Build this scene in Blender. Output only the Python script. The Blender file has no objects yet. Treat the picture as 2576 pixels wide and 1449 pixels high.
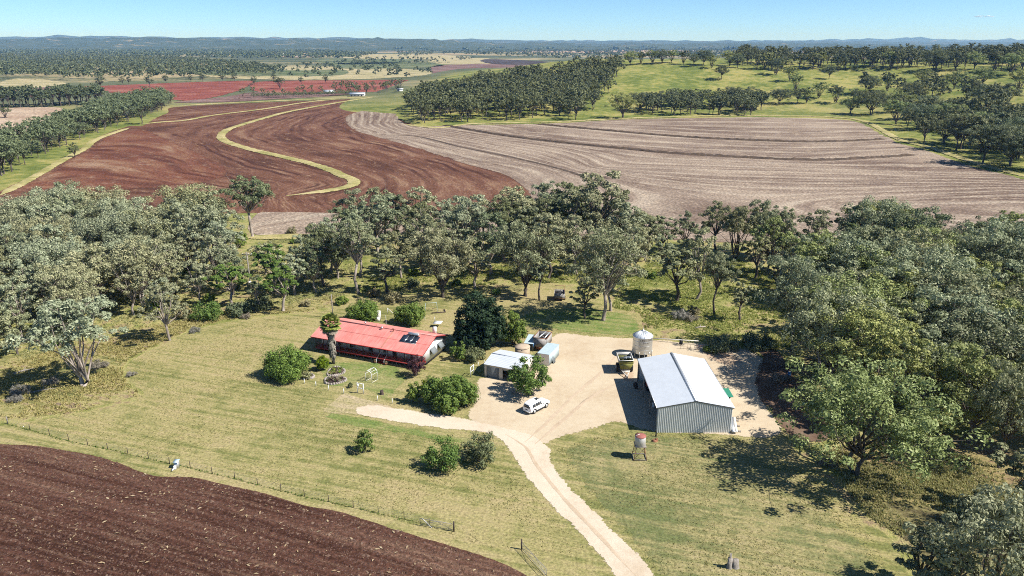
import bpy, math, random
import numpy as np
from mathutils import Vector, Matrix, Euler
from mathutils.geometry import delaunay_2d_cdt

# ------------------------------------------------------------------ camera, sky, sun, exposure
SC = bpy.context.scene
COL = SC.collection
FPX, PITCH, CAMH = 1848.0, math.radians(18.47), 60.0      # focal length in reference pixels of a 2576 px wide view
cam_data = bpy.data.cameras.new('camera')
cam_data.sensor_width = 36.0
cam_data.lens = FPX / 2576.0 * 36.0
cam_data.clip_start = 0.5
cam_data.clip_end = 90000.0
cam = bpy.data.objects.new('camera', cam_data)
cam.location = (0, 0, CAMH)
cam.rotation_euler = (math.pi / 2 - PITCH, 0, 0)
COL.objects.link(cam)
SC.camera = cam

SUN_EL, SUN_AZ = math.radians(47.5), math.radians(104.0)   # azimuth clockwise from the view direction (+Y)
world = bpy.data.worlds.new('World')
SC.world = world
world.use_nodes = True
wt = world.node_tree
wt.nodes.clear()
w_out = wt.nodes.new('ShaderNodeOutputWorld')
w_bg = wt.nodes.new('ShaderNodeBackground')
w_sky = wt.nodes.new('ShaderNodeTexSky')
w_sky.sky_type = 'NISHITA'
w_sky.sun_disc = False
w_sky.sun_elevation = SUN_EL
w_sky.sun_rotation = SUN_AZ
w_sky.altitude = 400.0
w_sky.air_density = 0.5
w_sky.dust_density = 0.25
w_sky.ozone_density = 4.0
w_tint = wt.nodes.new('ShaderNodeMix')
w_tint.data_type = 'RGBA'
w_tint.blend_type = 'MULTIPLY'
w_tint.inputs[0].default_value = 1.0
w_tint.inputs[7].default_value = (0.82, 1.0, 1.04, 1)
w_bg.inputs['Strength'].default_value = 0.094
wt.links.new(w_sky.outputs[0], w_tint.inputs[6])
wt.links.new(w_tint.outputs[2], w_bg.inputs['Color'])
wt.links.new(w_bg.outputs[0], w_out.inputs['Surface'])

sun_data = bpy.data.lights.new('sun', 'SUN')
sun_data.energy = 5.0
sun_data.angle = math.radians(0.53)
sun_data.color = (1.0, 0.955, 0.88)
sun = bpy.data.objects.new('sun', sun_data)
sun_dir = Vector((math.cos(SUN_EL) * math.sin(SUN_AZ), math.cos(SUN_EL) * math.cos(SUN_AZ), math.sin(SUN_EL)))
sun.rotation_euler = sun_dir.to_track_quat('Z', 'Y').to_euler()
sun.location = (60, -20, 120)
COL.objects.link(sun)

SC.view_settings.view_transform = 'Standard'
SC.view_settings.look = 'None'
SC.view_settings.exposure = 0.76
SC.view_settings.gamma = 1.0
SC.view_settings.use_curve_mapping = False
SC.render.engine = 'CYCLES'
SC.cycles.use_denoising = False
SC.cycles.filter_width = 1.0
SC.cycles.max_bounces = 5
SC.cycles.diffuse_bounces = 3
SC.cycles.glossy_bounces = 2
SC.cycles.transmission_bounces = 3
SC.cycles.volume_bounces = 0
SC.cycles.transparent_max_bounces = 24
SC.cycles.caustics_reflective = False
SC.cycles.caustics_refractive = False

RNG = np.random.default_rng(7)
random.seed(7)

# ------------------------------------------------------------------ helpers
def at(u, v, z=0.0):
    """Ground point (X, Y) that a reference pixel sees at height z."""
    x = (u - 1288.0) / FPX
    y = -(v - 724.5) / FPX
    dy = math.cos(PITCH) + y * math.sin(PITCH)
    dz = -math.sin(PITCH) + y * math.cos(PITCH)
    t = (z - CAMH) / dz
    return (x * t, dy * t)

def ats(pts, z=0.0):
    return [at(u, v, z) for u, v in pts]

def sstep(a, b, x):
    t = np.clip((x - a) / (b - a), 0, 1)
    return t * t * (3 - 2 * t)

HILL_FOOT = [(-900, 700), (-300, 690), (-110, 640)] + ats([(1100, 316), (1190, 309), (1392, 304), (1559, 296), (1717, 291), (1917, 288), (2105, 293), (2190, 306), (2270, 348), (2350, 370), (2410, 390), (2480, 413)]) + [(262, 330), (330, 250), (700, 150)]
HILL_FOOT = np.array(HILL_FOOT)
def hill_h(X, Y):
    """Height of the green hill that rises behind the pale field."""
    X = np.asarray(X, float); Y = np.asarray(Y, float); shp = X.shape
    x = X.ravel(); y = Y.ravel()
    foot = np.where(x < 262, np.interp(x, [-900, -300, -110], [700, 690, 640]), 330.0)
    d = np.full(x.shape, 1e9)
    for a, b in zip(HILL_FOOT[:-1], HILL_FOOT[1:]):
        e = b - a; L = e @ e
        t = np.clip(((x - a[0]) * e[0] + (y - a[1]) * e[1]) / L, 0, 1)
        d = np.minimum(d, np.hypot(x - a[0] - t * e[0], y - a[1] - t * e[1]))
    # inside the flat land = on the camera's side of the foot line
    P = np.concatenate([HILL_FOOT, [(700, -60000), (-60000, -60000), (-60000, 700)]])
    ins = np.zeros(x.shape, bool)
    for a, b in zip(P, np.roll(P, -1, 0)):
        c = (a[1] > y) != (b[1] > y)
        den = b[1] - a[1]
        ins ^= c & (x < (b[0] - a[0]) * (y - a[1]) / (den if abs(den) > 1e-9 else 1e-9) + a[0])
    d = np.where(ins, 0.0, d)
    fade = sstep(-190, 150, x) * (1 - sstep(1150, 2000, y)) * (1 - sstep(1100, 1900, x))
    h = 36.0 * sstep(0, 360, d) * fade
    h = h + (2.0 * np.sin(x / 61.0 + 1.0) * np.sin(y / 83.0) + 1.2 * np.sin(x / 29.0 + y / 37.0)) * sstep(20, 160, d) * fade
    return h.reshape(shp)

def new_mesh(name, V, F, smooth=False):
    """V: (n,3) array; F: list of index arrays, each (k, m) with one polygon size m."""
    V = np.asarray(V, np.float32)
    me = bpy.data.meshes.new(name)
    F = [np.asarray(f, np.int32) for f in F if len(f)]
    loops = np.concatenate([f.ravel() for f in F]) if F else np.zeros(0, np.int32)
    tot = np.concatenate([np.full(len(f), f.shape[1], np.int32) for f in F]) if F else np.zeros(0, np.int32)
    start = np.concatenate([[0], np.cumsum(tot)[:-1]]).astype(np.int32) if len(tot) else tot
    me.vertices.add(len(V)); me.vertices.foreach_set('co', V.ravel())
    me.loops.add(len(loops)); me.loops.foreach_set('vertex_index', loops)
    me.polygons.add(len(tot)); me.polygons.foreach_set('loop_start', start)
    try:
        me.polygons.foreach_set('loop_total', tot)
    except Exception:
        pass
    if smooth:
        me.polygons.foreach_set('use_smooth', np.ones(len(tot), bool))
    me.update(calc_edges=True)
    return me

class MB:
    """Collects simple solids; build() makes them one mesh object."""
    def __init__(s):
        s.V = []; s.F = {}; s.n = 0
    def add(s, verts, faces):
        verts = np.asarray(verts, float).reshape(-1, 3)
        for f in faces:
            s.F.setdefault(len(f), []).append([i + s.n for i in f])
        s.V.append(verts); s.n += len(verts)
        return s
    def addq(s, verts, quads):
        verts = np.asarray(verts, float).reshape(-1, 3)
        q = np.asarray(quads) + s.n
        s.F.setdefault(q.shape[1], []).extend(q.tolist())
        s.V.append(verts); s.n += len(verts)
        return s
    def box(s, x0, x1, y0, y1, z0, z1):
        v = [(x, y, z) for z in (z0, z1) for y in (y0, y1) for x in (x0, x1)]
        return s.add(v, [(0, 2, 3, 1), (4, 5, 7, 6), (0, 1, 5, 4), (2, 6, 7, 3), (0, 4, 6, 2), (1, 3, 7, 5)])
    def hexa(s, b, t):
        """Bottom ring b and top ring t, four corners each, counter-clockwise."""
        v = list(b) + list(t)
        return s.add(v, [(3, 2, 1, 0), (4, 5, 6, 7), (0, 1, 5, 4), (1, 2, 6, 5), (2, 3, 7, 6), (3, 0, 4, 7)])
    def prism(s, prof, x0, x1, axis=0):
        """Profile of (a, b) pairs, extruded along axis 0 (x) with a=y, b=z, or axis 1 (y) with a=x, b=z, or axis 2 (z) a=x, b=y."""
        n = len(prof)
        def P(a, b, c):
            return (c, a, b) if axis == 0 else ((a, c, b) if axis == 1 else (a, b, c))
        v = [P(a, b, x0) for a, b in prof] + [P(a, b, x1) for a, b in prof]
        f = [tuple(range(n))[::-1], tuple(range(n, 2 * n))]
        f += [(i, (i + 1) % n, n + (i + 1) % n, n + i) for i in range(n)]
        return s.add(v, f)
    def tube(s, pts, rad, n=6, cap=True):
        pts = [np.asarray(p, float) for p in pts]
        rad = list(rad) if hasattr(rad, '__len__') else [rad] * len(pts)
        rings = []
        for i, p in enumerate(pts):
            a = pts[max(i - 1, 0)]; b = pts[min(i + 1, len(pts) - 1)]
            d = b - a
            d = d / (np.linalg.norm(d) + 1e-9)
            up = np.array((0, 0, 1.0)) if abs(d[2]) < 0.9 else np.array((1.0, 0, 0))
            e1 = np.cross(d, up); e1 /= np.linalg.norm(e1)
            e2 = np.cross(d, e1)
            rings.append([p + rad[i] * (math.cos(t) * e1 + math.sin(t) * e2) for t in np.arange(n) * 2 * math.pi / n])
        v = [q for r in rings for q in r]
        f = [(k * n + i, k * n + (i + 1) % n, (k + 1) * n + (i + 1) % n, (k + 1) * n + i) for k in range(len(pts) - 1) for i in range(n)]
        if cap:
            f += [tuple(range(n))[::-1], tuple((len(pts) - 1) * n + i for i in range(n))]
        return s.add(v, f)
    def lathe(s, prof, n=24, c=(0, 0, 0)):
        v = [(c[0] + r * math.cos(t), c[1] + r * math.sin(t), c[2] + z) for r, z in prof for t in np.arange(n) * 2 * math.pi / n]
        f = [(k * n + i, k * n + (i + 1) % n, (k + 1) * n + (i + 1) % n, (k + 1) * n + i) for k in range(len(prof) - 1) for i in range(n)]
        f += [tuple(range(n))[::-1], tuple((len(prof) - 1) * n + i for i in range(n))]
        return s.add(v, f)
    def bar(s, a, b, w, h=None):
        """Rectangular bar from a to b."""
        h = h or w
        a = np.asarray(a, float); b = np.asarray(b, float)
        d = (b - a) / (np.linalg.norm(b - a) + 1e-9)
        up = np.array((0, 0, 1.0)) if abs(d[2]) < 0.95 else np.array((1.0, 0, 0))
        e1 = np.cross(d, up); e1 /= np.linalg.norm(e1); e2 = np.cross(e1, d)
        o = [(-w / 2, -h / 2), (w / 2, -h / 2), (w / 2, h / 2), (-w / 2, h / 2)]
        v = [a + x * e1 + y * e2 for x, y in o] + [b + x * e1 + y * e2 for x, y in o]
        return s.add(v, [(3, 2, 1, 0), (4, 5, 6, 7), (0, 1, 5, 4), (1, 2, 6, 5), (2, 3, 7, 6), (3, 0, 4, 7)])
    def mesh(s, name, smooth=False):
        return new_mesh(name, np.concatenate(s.V), [np.array(f) for f in s.F.values()], smooth)
    def build(s, name, mat, parent=None, smooth=False):
        return obj(name, s.mesh(name, smooth), mat, parent)

def obj(name, me, mat=None, parent=None):
    o = bpy.data.objects.new(name, me)
    if mat is not None and len(me.materials) == 0:
        me.materials.append(mat)
    COL.objects.link(o)
    if parent is not None:
        o.parent = parent
    return o

def tag(o, label=None, cat=None, group=None, kind=None):
    if label: o['label'] = label
    if cat: o['category'] = cat
    if group: o['group'] = group
    if kind: o['kind'] = kind
    return o

def thing(name, label, cat, loc=(0, 0, 0), rz=0.0, group=None):
    o = bpy.data.objects.new(name, None)
    o.empty_display_size = 0.3
    COL.objects.link(o)
    o.location = loc
    o.rotation_euler = (0, 0, rz)
    return tag(o, label, cat, group)

def copy_tree(o, parent=None):
    c = o.copy(); COL.objects.link(c)
    c.parent = parent
    for ch in list(o.children):
        copy_tree(ch, c)
    return c

# ------------------------------------------------------------------ node material helpers
class NT:
    def __init__(s, name):
        s.m = bpy.data.materials.new(name); s.m.use_nodes = True
        s.t = s.m.node_tree; s.t.nodes.clear()
        s.out = s.t.nodes.new('ShaderNodeOutputMaterial')
    def n(s, kind, **kw):
        k = s.t.nodes.new(kind)
        for a, b in kw.items(): setattr(k, a, b)
        return k
    def l(s, a, b): s.t.links.new(a, b)
    def put(s, sock, val):
        if isinstance(val, bpy.types.NodeSocket): s.l(val, sock)
        elif isinstance(val, (tuple, list)): sock.default_value = (*val, 1) if len(val) == 3 and len(sock.default_value) == 4 else val
        else: sock.default_value = val
    def coord(s, scale=(1, 1, 1)):
        c = s.n('ShaderNodeTexCoord')
        if scale == (1, 1, 1): return c.outputs['Object']
        m = s.n('ShaderNodeMapping'); m.inputs['Scale'].default_value = scale
        s.l(c.outputs['Object'], m.inputs['Vector'])
        return m.outputs[0]
    def noise(s, scale, detail=3.0, vec=None, rough=0.55, dist=0.0):
        k = s.n('ShaderNodeTexNoise')
        k.inputs['Scale'].default_value = scale; k.inputs['Detail'].default_value = detail
        k.inputs['Roughness'].default_value = rough; k.inputs['Distortion'].default_value = dist
        s.l(vec if vec is not None else s.coord(), k.inputs['Vector'])
        return k.outputs['Fac']
    def voro(s, scale, vec=None, out='Distance', rnd=1.0):
        k = s.n('ShaderNodeTexVoronoi'); k.inputs['Scale'].default_value = scale
        k.inputs['Randomness'].default_value = rnd
        s.l(vec if vec is not None else s.coord(), k.inputs['Vector'])
        return k.outputs[out]
    def math(s, op, a, b=0.0, clamp=False):
        k = s.n('ShaderNodeMath', operation=op); k.use_clamp = clamp
        s.put(k.inputs[0], a); s.put(k.inputs[1], b)
        return k.outputs[0]
    def ramp(s, fac, stops, interp='LINEAR'):
        k = s.n('ShaderNodeValToRGB'); k.color_ramp.interpolation = interp
        e = k.color_ramp.elements
        while len(e) > 1: e.remove(e[-1])
        for i, (p, c) in enumerate(stops):
            q = e[0] if i == 0 else e.new(p)
            q.position = p; q.color = (*c, 1) if not isinstance(c, (int, float)) else (c, c, c, 1)
        s.put(k.inputs[0], fac)
        return k.outputs[0]
    def mix(s, fac, a, b, mode='MIX'):
        k = s.n('ShaderNodeMix', data_type='RGBA', blend_type=mode)
        s.put(k.inputs[0], fac); s.put(k.inputs[6], a); s.put(k.inputs[7], b)
        return k.outputs[2]
    def attr(s, name, out='Fac'):
        k = s.n('ShaderNodeAttribute'); k.attribute_name = name
        return k.outputs[out]
    def comb(s, x, y, z):
        k = s.n('ShaderNodeCombineXYZ')
        s.put(k.inputs[0], x); s.put(k.inputs[1], y); s.put(k.inputs[2], z)
        return k.outputs[0]
    def xyz(s):
        k = s.n('ShaderNodeSeparateXYZ'); s.l(s.coord(), k.inputs[0])
        return k.outputs
    def bump(s, h, strength=0.5, dist=0.1):
        k = s.n('ShaderNodeBump'); k.inputs['Strength'].default_value = strength; k.inputs['Distance'].default_value = dist
        s.l(h, k.inputs['Height'])
        return k.outputs[0]
    def prin(s, col, rough=0.9, metal=0.0, spec=0.2, normal=None):
        k = s.n('ShaderNodeBsdfPrincipled')
        s.put(k.inputs['Base Color'], col); s.put(k.inputs['Roughness'], rough)
        s.put(k.inputs['Metallic'], metal); k.inputs['Specular IOR Level'].default_value = spec
        if normal is not None: s.l(normal, k.inputs['Normal'])
        return k.outputs[0]
    def done(s, shader):
        s.l(shader, s.out.inputs['Surface'])
        return s.m
    def edge_done(s, shader, nscale=1.2, rag=0.6):
        """Ragged border: where the mesh attribute 'edge' runs out, what lies below shows through."""
        nz = s.math('ADD', s.math('MULTIPLY', s.noise(nscale * 0.35, 4.0, rough=0.6), 0.5), s.math('MULTIPLY', s.noise(nscale * 1.8, 5.0, rough=0.7), 0.5))
        val = s.math('ADD', s.math('MULTIPLY', s.attr('edge'), 0.7 + rag), s.math('MULTIPLY', s.math('SUBTRACT', nz, 0.72), rag * 3.0))
        mask = s.math('GREATER_THAN', val, 0.18)
        tr = s.n('ShaderNodeBsdfTransparent'); mx = s.n('ShaderNodeMixShader')
        s.l(mask, mx.inputs[0]); s.l(tr.outputs[0], mx.inputs[1]); s.l(shader, mx.inputs[2])
        return s.done(mx.outputs[0])

def plain(name, col, rough=0.7, metal=0.0, spec=0.3, var=0.12, scale=2.0, bump=0.0, stain=None):
    k = NT(name)
    nz = k.noise(scale, 5.0)
    lo = tuple(c * (1 - var) for c in col); hi = tuple(min(1, c * (1 + var)) for c in col)
    c = k.ramp(nz, [(0.3, lo), (0.7, hi)])
    if stain:
        c = k.mix(k.ramp(k.noise(scale * 0.6, 6.0, rough=0.7), [(0.56, 0.0), (0.72, 0.75)]), c, stain)
    nrm = k.bump(k.noise(scale * 8, 3.0), bump, 0.02) if bump else None
    return k.done(k.prin(c, rough, metal, spec, nrm))
# ------------------------------------------------------------------ land materials
def m_ground():
    k = NT('pasture')
    far = k.attr('far'); hill = k.attr('hill')
    big = k.noise(0.035, 4.0); mid = k.noise(0.35, 5.0, rough=0.65); fine = k.noise(3.2, 4.0, rough=0.7)
    t = k.math('ADD', k.math('MULTIPLY', mid, 0.6), k.math('MULTIPLY', big, 0.4))
    near = k.ramp(t, [(0.38, (0.13, 0.15, 0.04)), (0.46, (0.215, 0.22, 0.07)), (0.53, (0.32, 0.285, 0.12)), (0.60, (0.25, 0.185, 0.11)), (0.66, (0.16, 0.115, 0.075))])
    hl = k.ramp(k.math('ADD', k.math('MULTIPLY', k.noise(0.02, 5.0, rough=0.6), 0.6), k.math('MULTIPLY', k.noise(0.15, 5.0), 0.4)),
                [(0.42, (0.105, 0.135, 0.032)), (0.5, (0.185, 0.20, 0.055)), (0.57, (0.29, 0.26, 0.09))])
    fr = k.ramp(k.noise(0.0016, 6.0, rough=0.62), [(0.40, (0.07, 0.085, 0.045)), (0.50, (0.12, 0.13, 0.07)), (0.56, (0.30, 0.25, 0.14)), (0.62, (0.35, 0.28, 0.17)), (0.70, (0.22, 0.12, 0.08))])
    c = k.mix(hill, near, hl); c = k.mix(far, c, fr)
    c = k.mix(1.0, c, k.ramp(fine, [(0.3, 0.6), (0.7, 1.35)]), 'MULTIPLY')
    return k.done(k.prin(c, 0.95, 0, 0.1, k.bump(k.math('ADD', fine, k.math('MULTIPLY', mid, 2.0)), 0.6, 0.35)))

def m_lawn(name, stops, rows=None, rag=0.6):
    k = NT(name)
    big = k.noise(0.045, 4.0, rough=0.6); mid = k.noise(0.5, 5.0, rough=0.62); fine = k.noise(2.6, 5.0, rough=0.7)
    x, y, z = k.xyz()
    row = k.math('ADD', k.math('MULTIPLY', x, 0.30), k.math('MULTIPLY', y, 0.954))
    strp = k.noise(1.0, 2.0, k.comb(k.math('MULTIPLY', row, 1.1), k.math('MULTIPLY', x, 0.03), 0.0))
    t = k.math('ADD', k.math('ADD', k.math('MULTIPLY', big, 0.42), k.math('MULTIPLY', mid, 0.28)), k.math('MULTIPLY', strp, 0.30))
    t = k.math('ADD', k.math('MULTIPLY', k.math('SUBTRACT', t, 0.5), 1.75), 0.5)
    c = k.ramp(t, stops)
    c = k.mix(1.0, c, k.ramp(fine, [(0.3, 0.5), (0.5, 0.95), (0.70, 1.4)]), 'MULTIPLY')
    hgt = k.math('ADD', fine, k.math('MULTIPLY', mid, 0.7))
    return k.edge_done(k.prin(c, 0.95, 0, 0.1, k.bump(hgt, 0.75, 0.10)), 1.4, rag)

def m_gravel(name, a, b, c3, scale=0.09):
    k = NT(name)
    big = k.noise(scale, 5.0, rough=0.6); fine = k.noise(6.0, 5.0, rough=0.7); mid = k.noise(0.9, 5.0, rough=0.65)
    c = k.ramp(k.math('ADD', k.math('MULTIPLY', big, 0.65), k.math('MULTIPLY', mid, 0.35)), [(0.35, a), (0.5, b), (0.66, c3)])
    c = k.mix(k.ramp(k.noise(1.7, 6.0, rough=0.75), [(0.62, 0.0), (0.72, 0.55)]), c, tuple(q * 0.62 for q in b))
    c = k.mix(1.0, c, k.ramp(fine, [(0.28, 0.78), (0.72, 1.14)]), 'MULTIPLY')
    return k.edge_done(k.prin(c, 0.92, 0, 0.15, k.bump(k.math('ADD', fine, mid), 0.45, 0.04)), 0.9, 0.7)

def m_rows(name, stops, rowfreq, bands, clod=3.0, straw=None, fleck=0.0, bump=0.6, tracks=None, rag=0.45, patchs=0.02, bdist=0.15, swath=None, fscale=1.5):
    """Worked soil: streaks follow the mesh attribute 'row' (metres across the working direction)."""
    k = NT(name)
    row = k.attr('row'); x, y, z = k.xyz()
    lx = k.math('MULTIPLY', x, 0.022); ly = k.math('MULTIPLY', y, 0.022)
    s1 = k.noise(1.0, 3.0, k.comb(k.math('MULTIPLY', row, rowfreq), lx, ly), 0.6)
    s2 = k.noise(1.0, 3.0, k.comb(k.math('MULTIPLY', row, bands), k.math('MULTIPLY', x, 0.008), k.math('MULTIPLY', y, 0.008)), 0.6)
    p = k.noise(patchs, 5.0, rough=0.6); cl = k.noise(clod, 5.0, rough=0.72)
    t = k.math('ADD', k.math('MULTIPLY', s1, 0.38), k.math('ADD', k.math('MULTIPLY', s2, 0.30), k.math('MULTIPLY', p, 0.32)))
    t = k.math('ADD', k.math('MULTIPLY', k.math('SUBTRACT', t, 0.5), 1.75), 0.5)
    c = k.ramp(t, stops)
    if swath:
        wv = k.noise(0.012, 3.0); ph = k.math('FRACT', k.math('ADD', k.math('MULTIPLY', row, 1.0 / swath[0]), k.math('MULTIPLY', wv, 0.9)))
        ln = k.ramp(ph, [(0.0, 0.0), (0.10, 1.0), (0.26, 0.9), (0.40, 0.0), (0.60, 0.0), (0.66, 0.35), (0.74, 0.0)])
        ln = k.math('MULTIPLY', ln, k.ramp(k.noise(0.05, 4.0, rough=0.7), [(0.36, 0.15), (0.56, 1.0)]))
        c = k.mix(k.math('MULTIPLY', ln, 0.62), c, swath[1])
    if straw:
        s3 = k.noise(1.0, 4.0, k.comb(k.math('MULTIPLY', row, rowfreq * 1.6), k.math('MULTIPLY', x, 0.12), k.math('MULTIPLY', y, 0.12)), 0.7)
        c = k.mix(k.ramp(s3, [(0.56, 0.0), (0.68, 0.75)]), c, straw)
    if tracks:
        w = k.noise(0.02, 2.0)
        rr = k.math('ADD', k.math('MULTIPLY', row, tracks[0]), k.math('MULTIPLY', w, 0.6))
        fr = k.math('FRACT', rr)
        tr = k.ramp(fr, [(0.0, 0.0), (0.05, 1.0), (0.12, 1.0), (0.16, 0.0), (0.26, 0.0), (0.30, 0.8), (0.36, 0.8), (0.4, 0.0)])
        tr = k.math('MULTIPLY', tr, k.ramp(k.noise(0.018, 3.0), [(0.44, 0.0), (0.56, 0.9)]))
        c = k.mix(tr, c, tracks[1])
    c = k.mix(1.0, c, k.ramp(cl, [(0.32, 0.40), (0.5, 0.92), (0.68, 1.75)]), 'MULTIPLY')
    if fleck:
        f = k.noise(fscale, 6.0, rough=0.8)
        c = k.mix(k.ramp(f, [(0.645, 0.0), (0.69, fleck)]), c, (0.42, 0.30, 0.19))
    h = k.math('ADD', cl, k.math('MULTIPLY', s1, 1.2))
    return k.edge_done(k.prin(c, 0.95, 0, 0.08, k.bump(h, bump, bdist)), 0.5, rag)

M = {}
M['ground'] = m_ground()
M['lawn'] = m_lawn('mown_grass', [(0.36, (0.1512, 0.1581, 0.0533)), (0.44, (0.223, 0.2081, 0.0822)), (0.52, (0.2907, 0.2538, 0.1136)), (0.64, (0.3186, 0.2621, 0.1331))])
M['lawn_green'] = m_lawn('garden_grass', [(0.38, (0.11, 0.165, 0.04)), (0.5, (0.175, 0.20, 0.065)), (0.62, (0.25, 0.235, 0.10))])
M['lawn_pale'] = m_lawn('dry_grass', [(0.38, (0.2392, 0.2208, 0.0966)), (0.5, (0.3312, 0.2806, 0.1518)), (0.62, (0.3864, 0.3128, 0.2024))], rag=0.7)
M['lawn_olive'] = m_lawn('front_grass', [(0.38, (0.1248, 0.1426, 0.0552)), (0.48, (0.1783, 0.1749, 0.0755)), (0.56, (0.2585, 0.2301, 0.1058)), (0.66, (0.2942, 0.2485, 0.1289))])
M['tussock'] = m_lawn('rank_grass', [(0.36, (0.14, 0.155, 0.045)), (0.48, (0.24, 0.235, 0.075)), (0.60, (0.34, 0.285, 0.125))], rag=0.8)
M['gravel'] = m_gravel('yard_gravel', (0.4154, 0.3207, 0.2169), (0.483, 0.3983, 0.284), (0.5313, 0.45, 0.3304))
M['tan_gravel'] = m_gravel('worn_gravel', (0.342, 0.247, 0.1662), (0.418, 0.3087, 0.2137), (0.475, 0.3657, 0.2612), 0.3)
M['track_gravel'] = m_gravel('track_gravel', (0.4048, 0.3128, 0.2208), (0.46, 0.3634, 0.2622), (0.4968, 0.4002, 0.2944), 0.3)
M['drive'] = m_gravel('drive_gravel', (0.463, 0.3758, 0.2748), (0.537, 0.4556, 0.3526), (0.5741, 0.498, 0.3939))
M['litter'] = m_gravel('bark_litter', (0.092, 0.0561, 0.0388), (0.1426, 0.0918, 0.0632), (0.2024, 0.1479, 0.102), 0.25)
M['plough'] = m_rows('ploughed_soil', [(0.36, (0.0469, 0.0213, 0.0144)), (0.48, (0.0774, 0.0368, 0.0258)), (0.58, (0.1033, 0.054, 0.0376)), (0.66, (0.1642, 0.1012, 0.0692))], 0.85, 0.16, 1.9, straw=(0.1408, 0.0862, 0.0574), fleck=0.9, bump=1.0, rag=0.6)
M['brown'] = m_rows('brown_soil', [(0.36, (0.0764, 0.0352, 0.0232)), (0.47, (0.1148, 0.0534, 0.0342)), (0.57, (0.1475, 0.0728, 0.0473)), (0.67, (0.2184, 0.1309, 0.0826))], 0.16, 0.045, 1.1, straw=(0.2621, 0.1649, 0.1057), tracks=(0.035, (0.0546, 0.0228, 0.0162)), bump=0.5, patchs=0.012)
M['red'] = m_rows('red_soil', [(0.36, (0.096, 0.0402, 0.0268)), (0.48, (0.1466, 0.0593, 0.0369)), (0.58, (0.1819, 0.0916, 0.0559)), (0.67, (0.2527, 0.162, 0.1061))], 0.12, 0.05, 1.0, straw=(0.2527, 0.1676, 0.1173), tracks=(0.03, (0.0758, 0.0279, 0.019)), bump=0.5, patchs=0.014)
M['stubble'] = m_rows('stubble_soil', [(0.32, (0.12, 0.0816, 0.0624)), (0.45, (0.1798, 0.1332, 0.1026)), (0.55, (0.2399, 0.1848, 0.1428)), (0.68, (0.3038, 0.2406, 0.183))], 0.22, 0.075, 1.0, straw=(0.3679, 0.2922, 0.2142), bump=0.5, patchs=0.011, swath=(11.5, (0.3999, 0.3353, 0.2589)))
M['farred'] = m_rows('far_red_soil', [(0.36, (0.1679, 0.0547, 0.04)), (0.5, (0.2196, 0.0669, 0.048)), (0.62, (0.2583, 0.1155, 0.0801))], 0.05, 0.02, 0.4, bump=0.2)
M['farplum'] = m_rows('far_plum_soil', [(0.36, (0.11, 0.065, 0.056)), (0.5, (0.16, 0.098, 0.085)), (0.62, (0.21, 0.14, 0.12))], 0.05, 0.02, 0.4, bump=0.2)
M['fartan'] = m_rows('far_tan_soil', [(0.36, (0.30, 0.21, 0.15)), (0.5, (0.36, 0.27, 0.195)), (0.62, (0.41, 0.32, 0.235))], 0.05, 0.02, 0.4, bump=0.2)
M['fargreen'] = m_rows('far_crop', [(0.36, (0.075, 0.11, 0.045)), (0.5, (0.12, 0.14, 0.07)), (0.62, (0.19, 0.19, 0.10))], 0.05, 0.02, 0.4, bump=0.2)
M['farstraw'] = m_rows('far_pasture', [(0.36, (0.25, 0.23, 0.12)), (0.5, (0.33, 0.29, 0.16)), (0.62, (0.39, 0.33, 0.20))], 0.05, 0.02, 0.4, bump=0.2)
M['fardark'] = m_rows('far_fallow', [(0.36, (0.035, 0.03, 0.03)), (0.5, (0.06, 0.048, 0.045)), (0.62, (0.10, 0.075, 0.065))], 0.05, 0.03, 0.4, bump=0.2)
M['rough'] = m_lawn('rough_grass', [(0.34, (0.095, 0.08, 0.04)), (0.46, (0.17, 0.15, 0.065)), (0.56, (0.25, 0.205, 0.09)), (0.66, (0.20, 0.135, 0.085))], rag=0.8)
M['scrub'] = m_lawn('scrub_grass', [(0.34, (0.12, 0.125, 0.045)), (0.45, (0.20, 0.19, 0.07)), (0.54, (0.31, 0.27, 0.12)), (0.62, (0.24, 0.175, 0.11)), (0.7, (0.15, 0.12, 0.085))], rag=0.8)
M['bankgrass'] = m_lawn('bank_grass', [(0.36, (0.22, 0.21, 0.07)), (0.5, (0.34, 0.30, 0.13)), (0.64, (0.43, 0.36, 0.19))], rag=0.8)
M['bankdark'] = plain('bank_weeds', (0.075, 0.052, 0.036), 0.95, var=0.5, scale=0.35, bump=0.6)

def m_leaf(name, stops, trans=0.20, rough=0.6, spec=0.15, objvar=0.3):
    k = NT(name)
    mean = [sum(c[i] for _, c in stops) / len(stops) for i in range(3)]
    stops = [(p, tuple(m + (q - m) * 0.85 for q, m in zip(c, mean))) for p, c in stops]
    g = k.n('ShaderNodeNewGeometry'); oi = k.n('ShaderNodeObjectInfo')
    c = k.ramp(g.outputs['Random Per Island'], stops)
    v = k.math('ADD', k.math('MULTIPLY', oi.outputs['Random'], objvar), 1.0 - objvar * 0.5)
    c = k.mix(1.0, c, k.comb(v, v, v), 'MULTIPLY')
    # warm / cool drift between trees
    r2 = k.math('FRACT', k.math('MULTIPLY', oi.outputs['Random'], 7.31))
    c = k.mix(1.0, c, k.ramp(r2, [(0.0, (1.03, 1.0, 0.86)), (0.5, (0.96, 1, 0.93)), (1.0, (0.90, 1.0, 1.0))]), 'MULTIPLY')
    p = k.prin(c, rough, 0, spec)
    tl = k.n('ShaderNodeBsdfTranslucent'); k.put(tl.inputs[0], c)
    mx = k.n('ShaderNodeMixShader'); mx.inputs[0].default_value = trans
    k.l(p, mx.inputs[1]); k.l(tl.outputs[0], mx.inputs[2])
    return k.done(mx.outputs[0])

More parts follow.
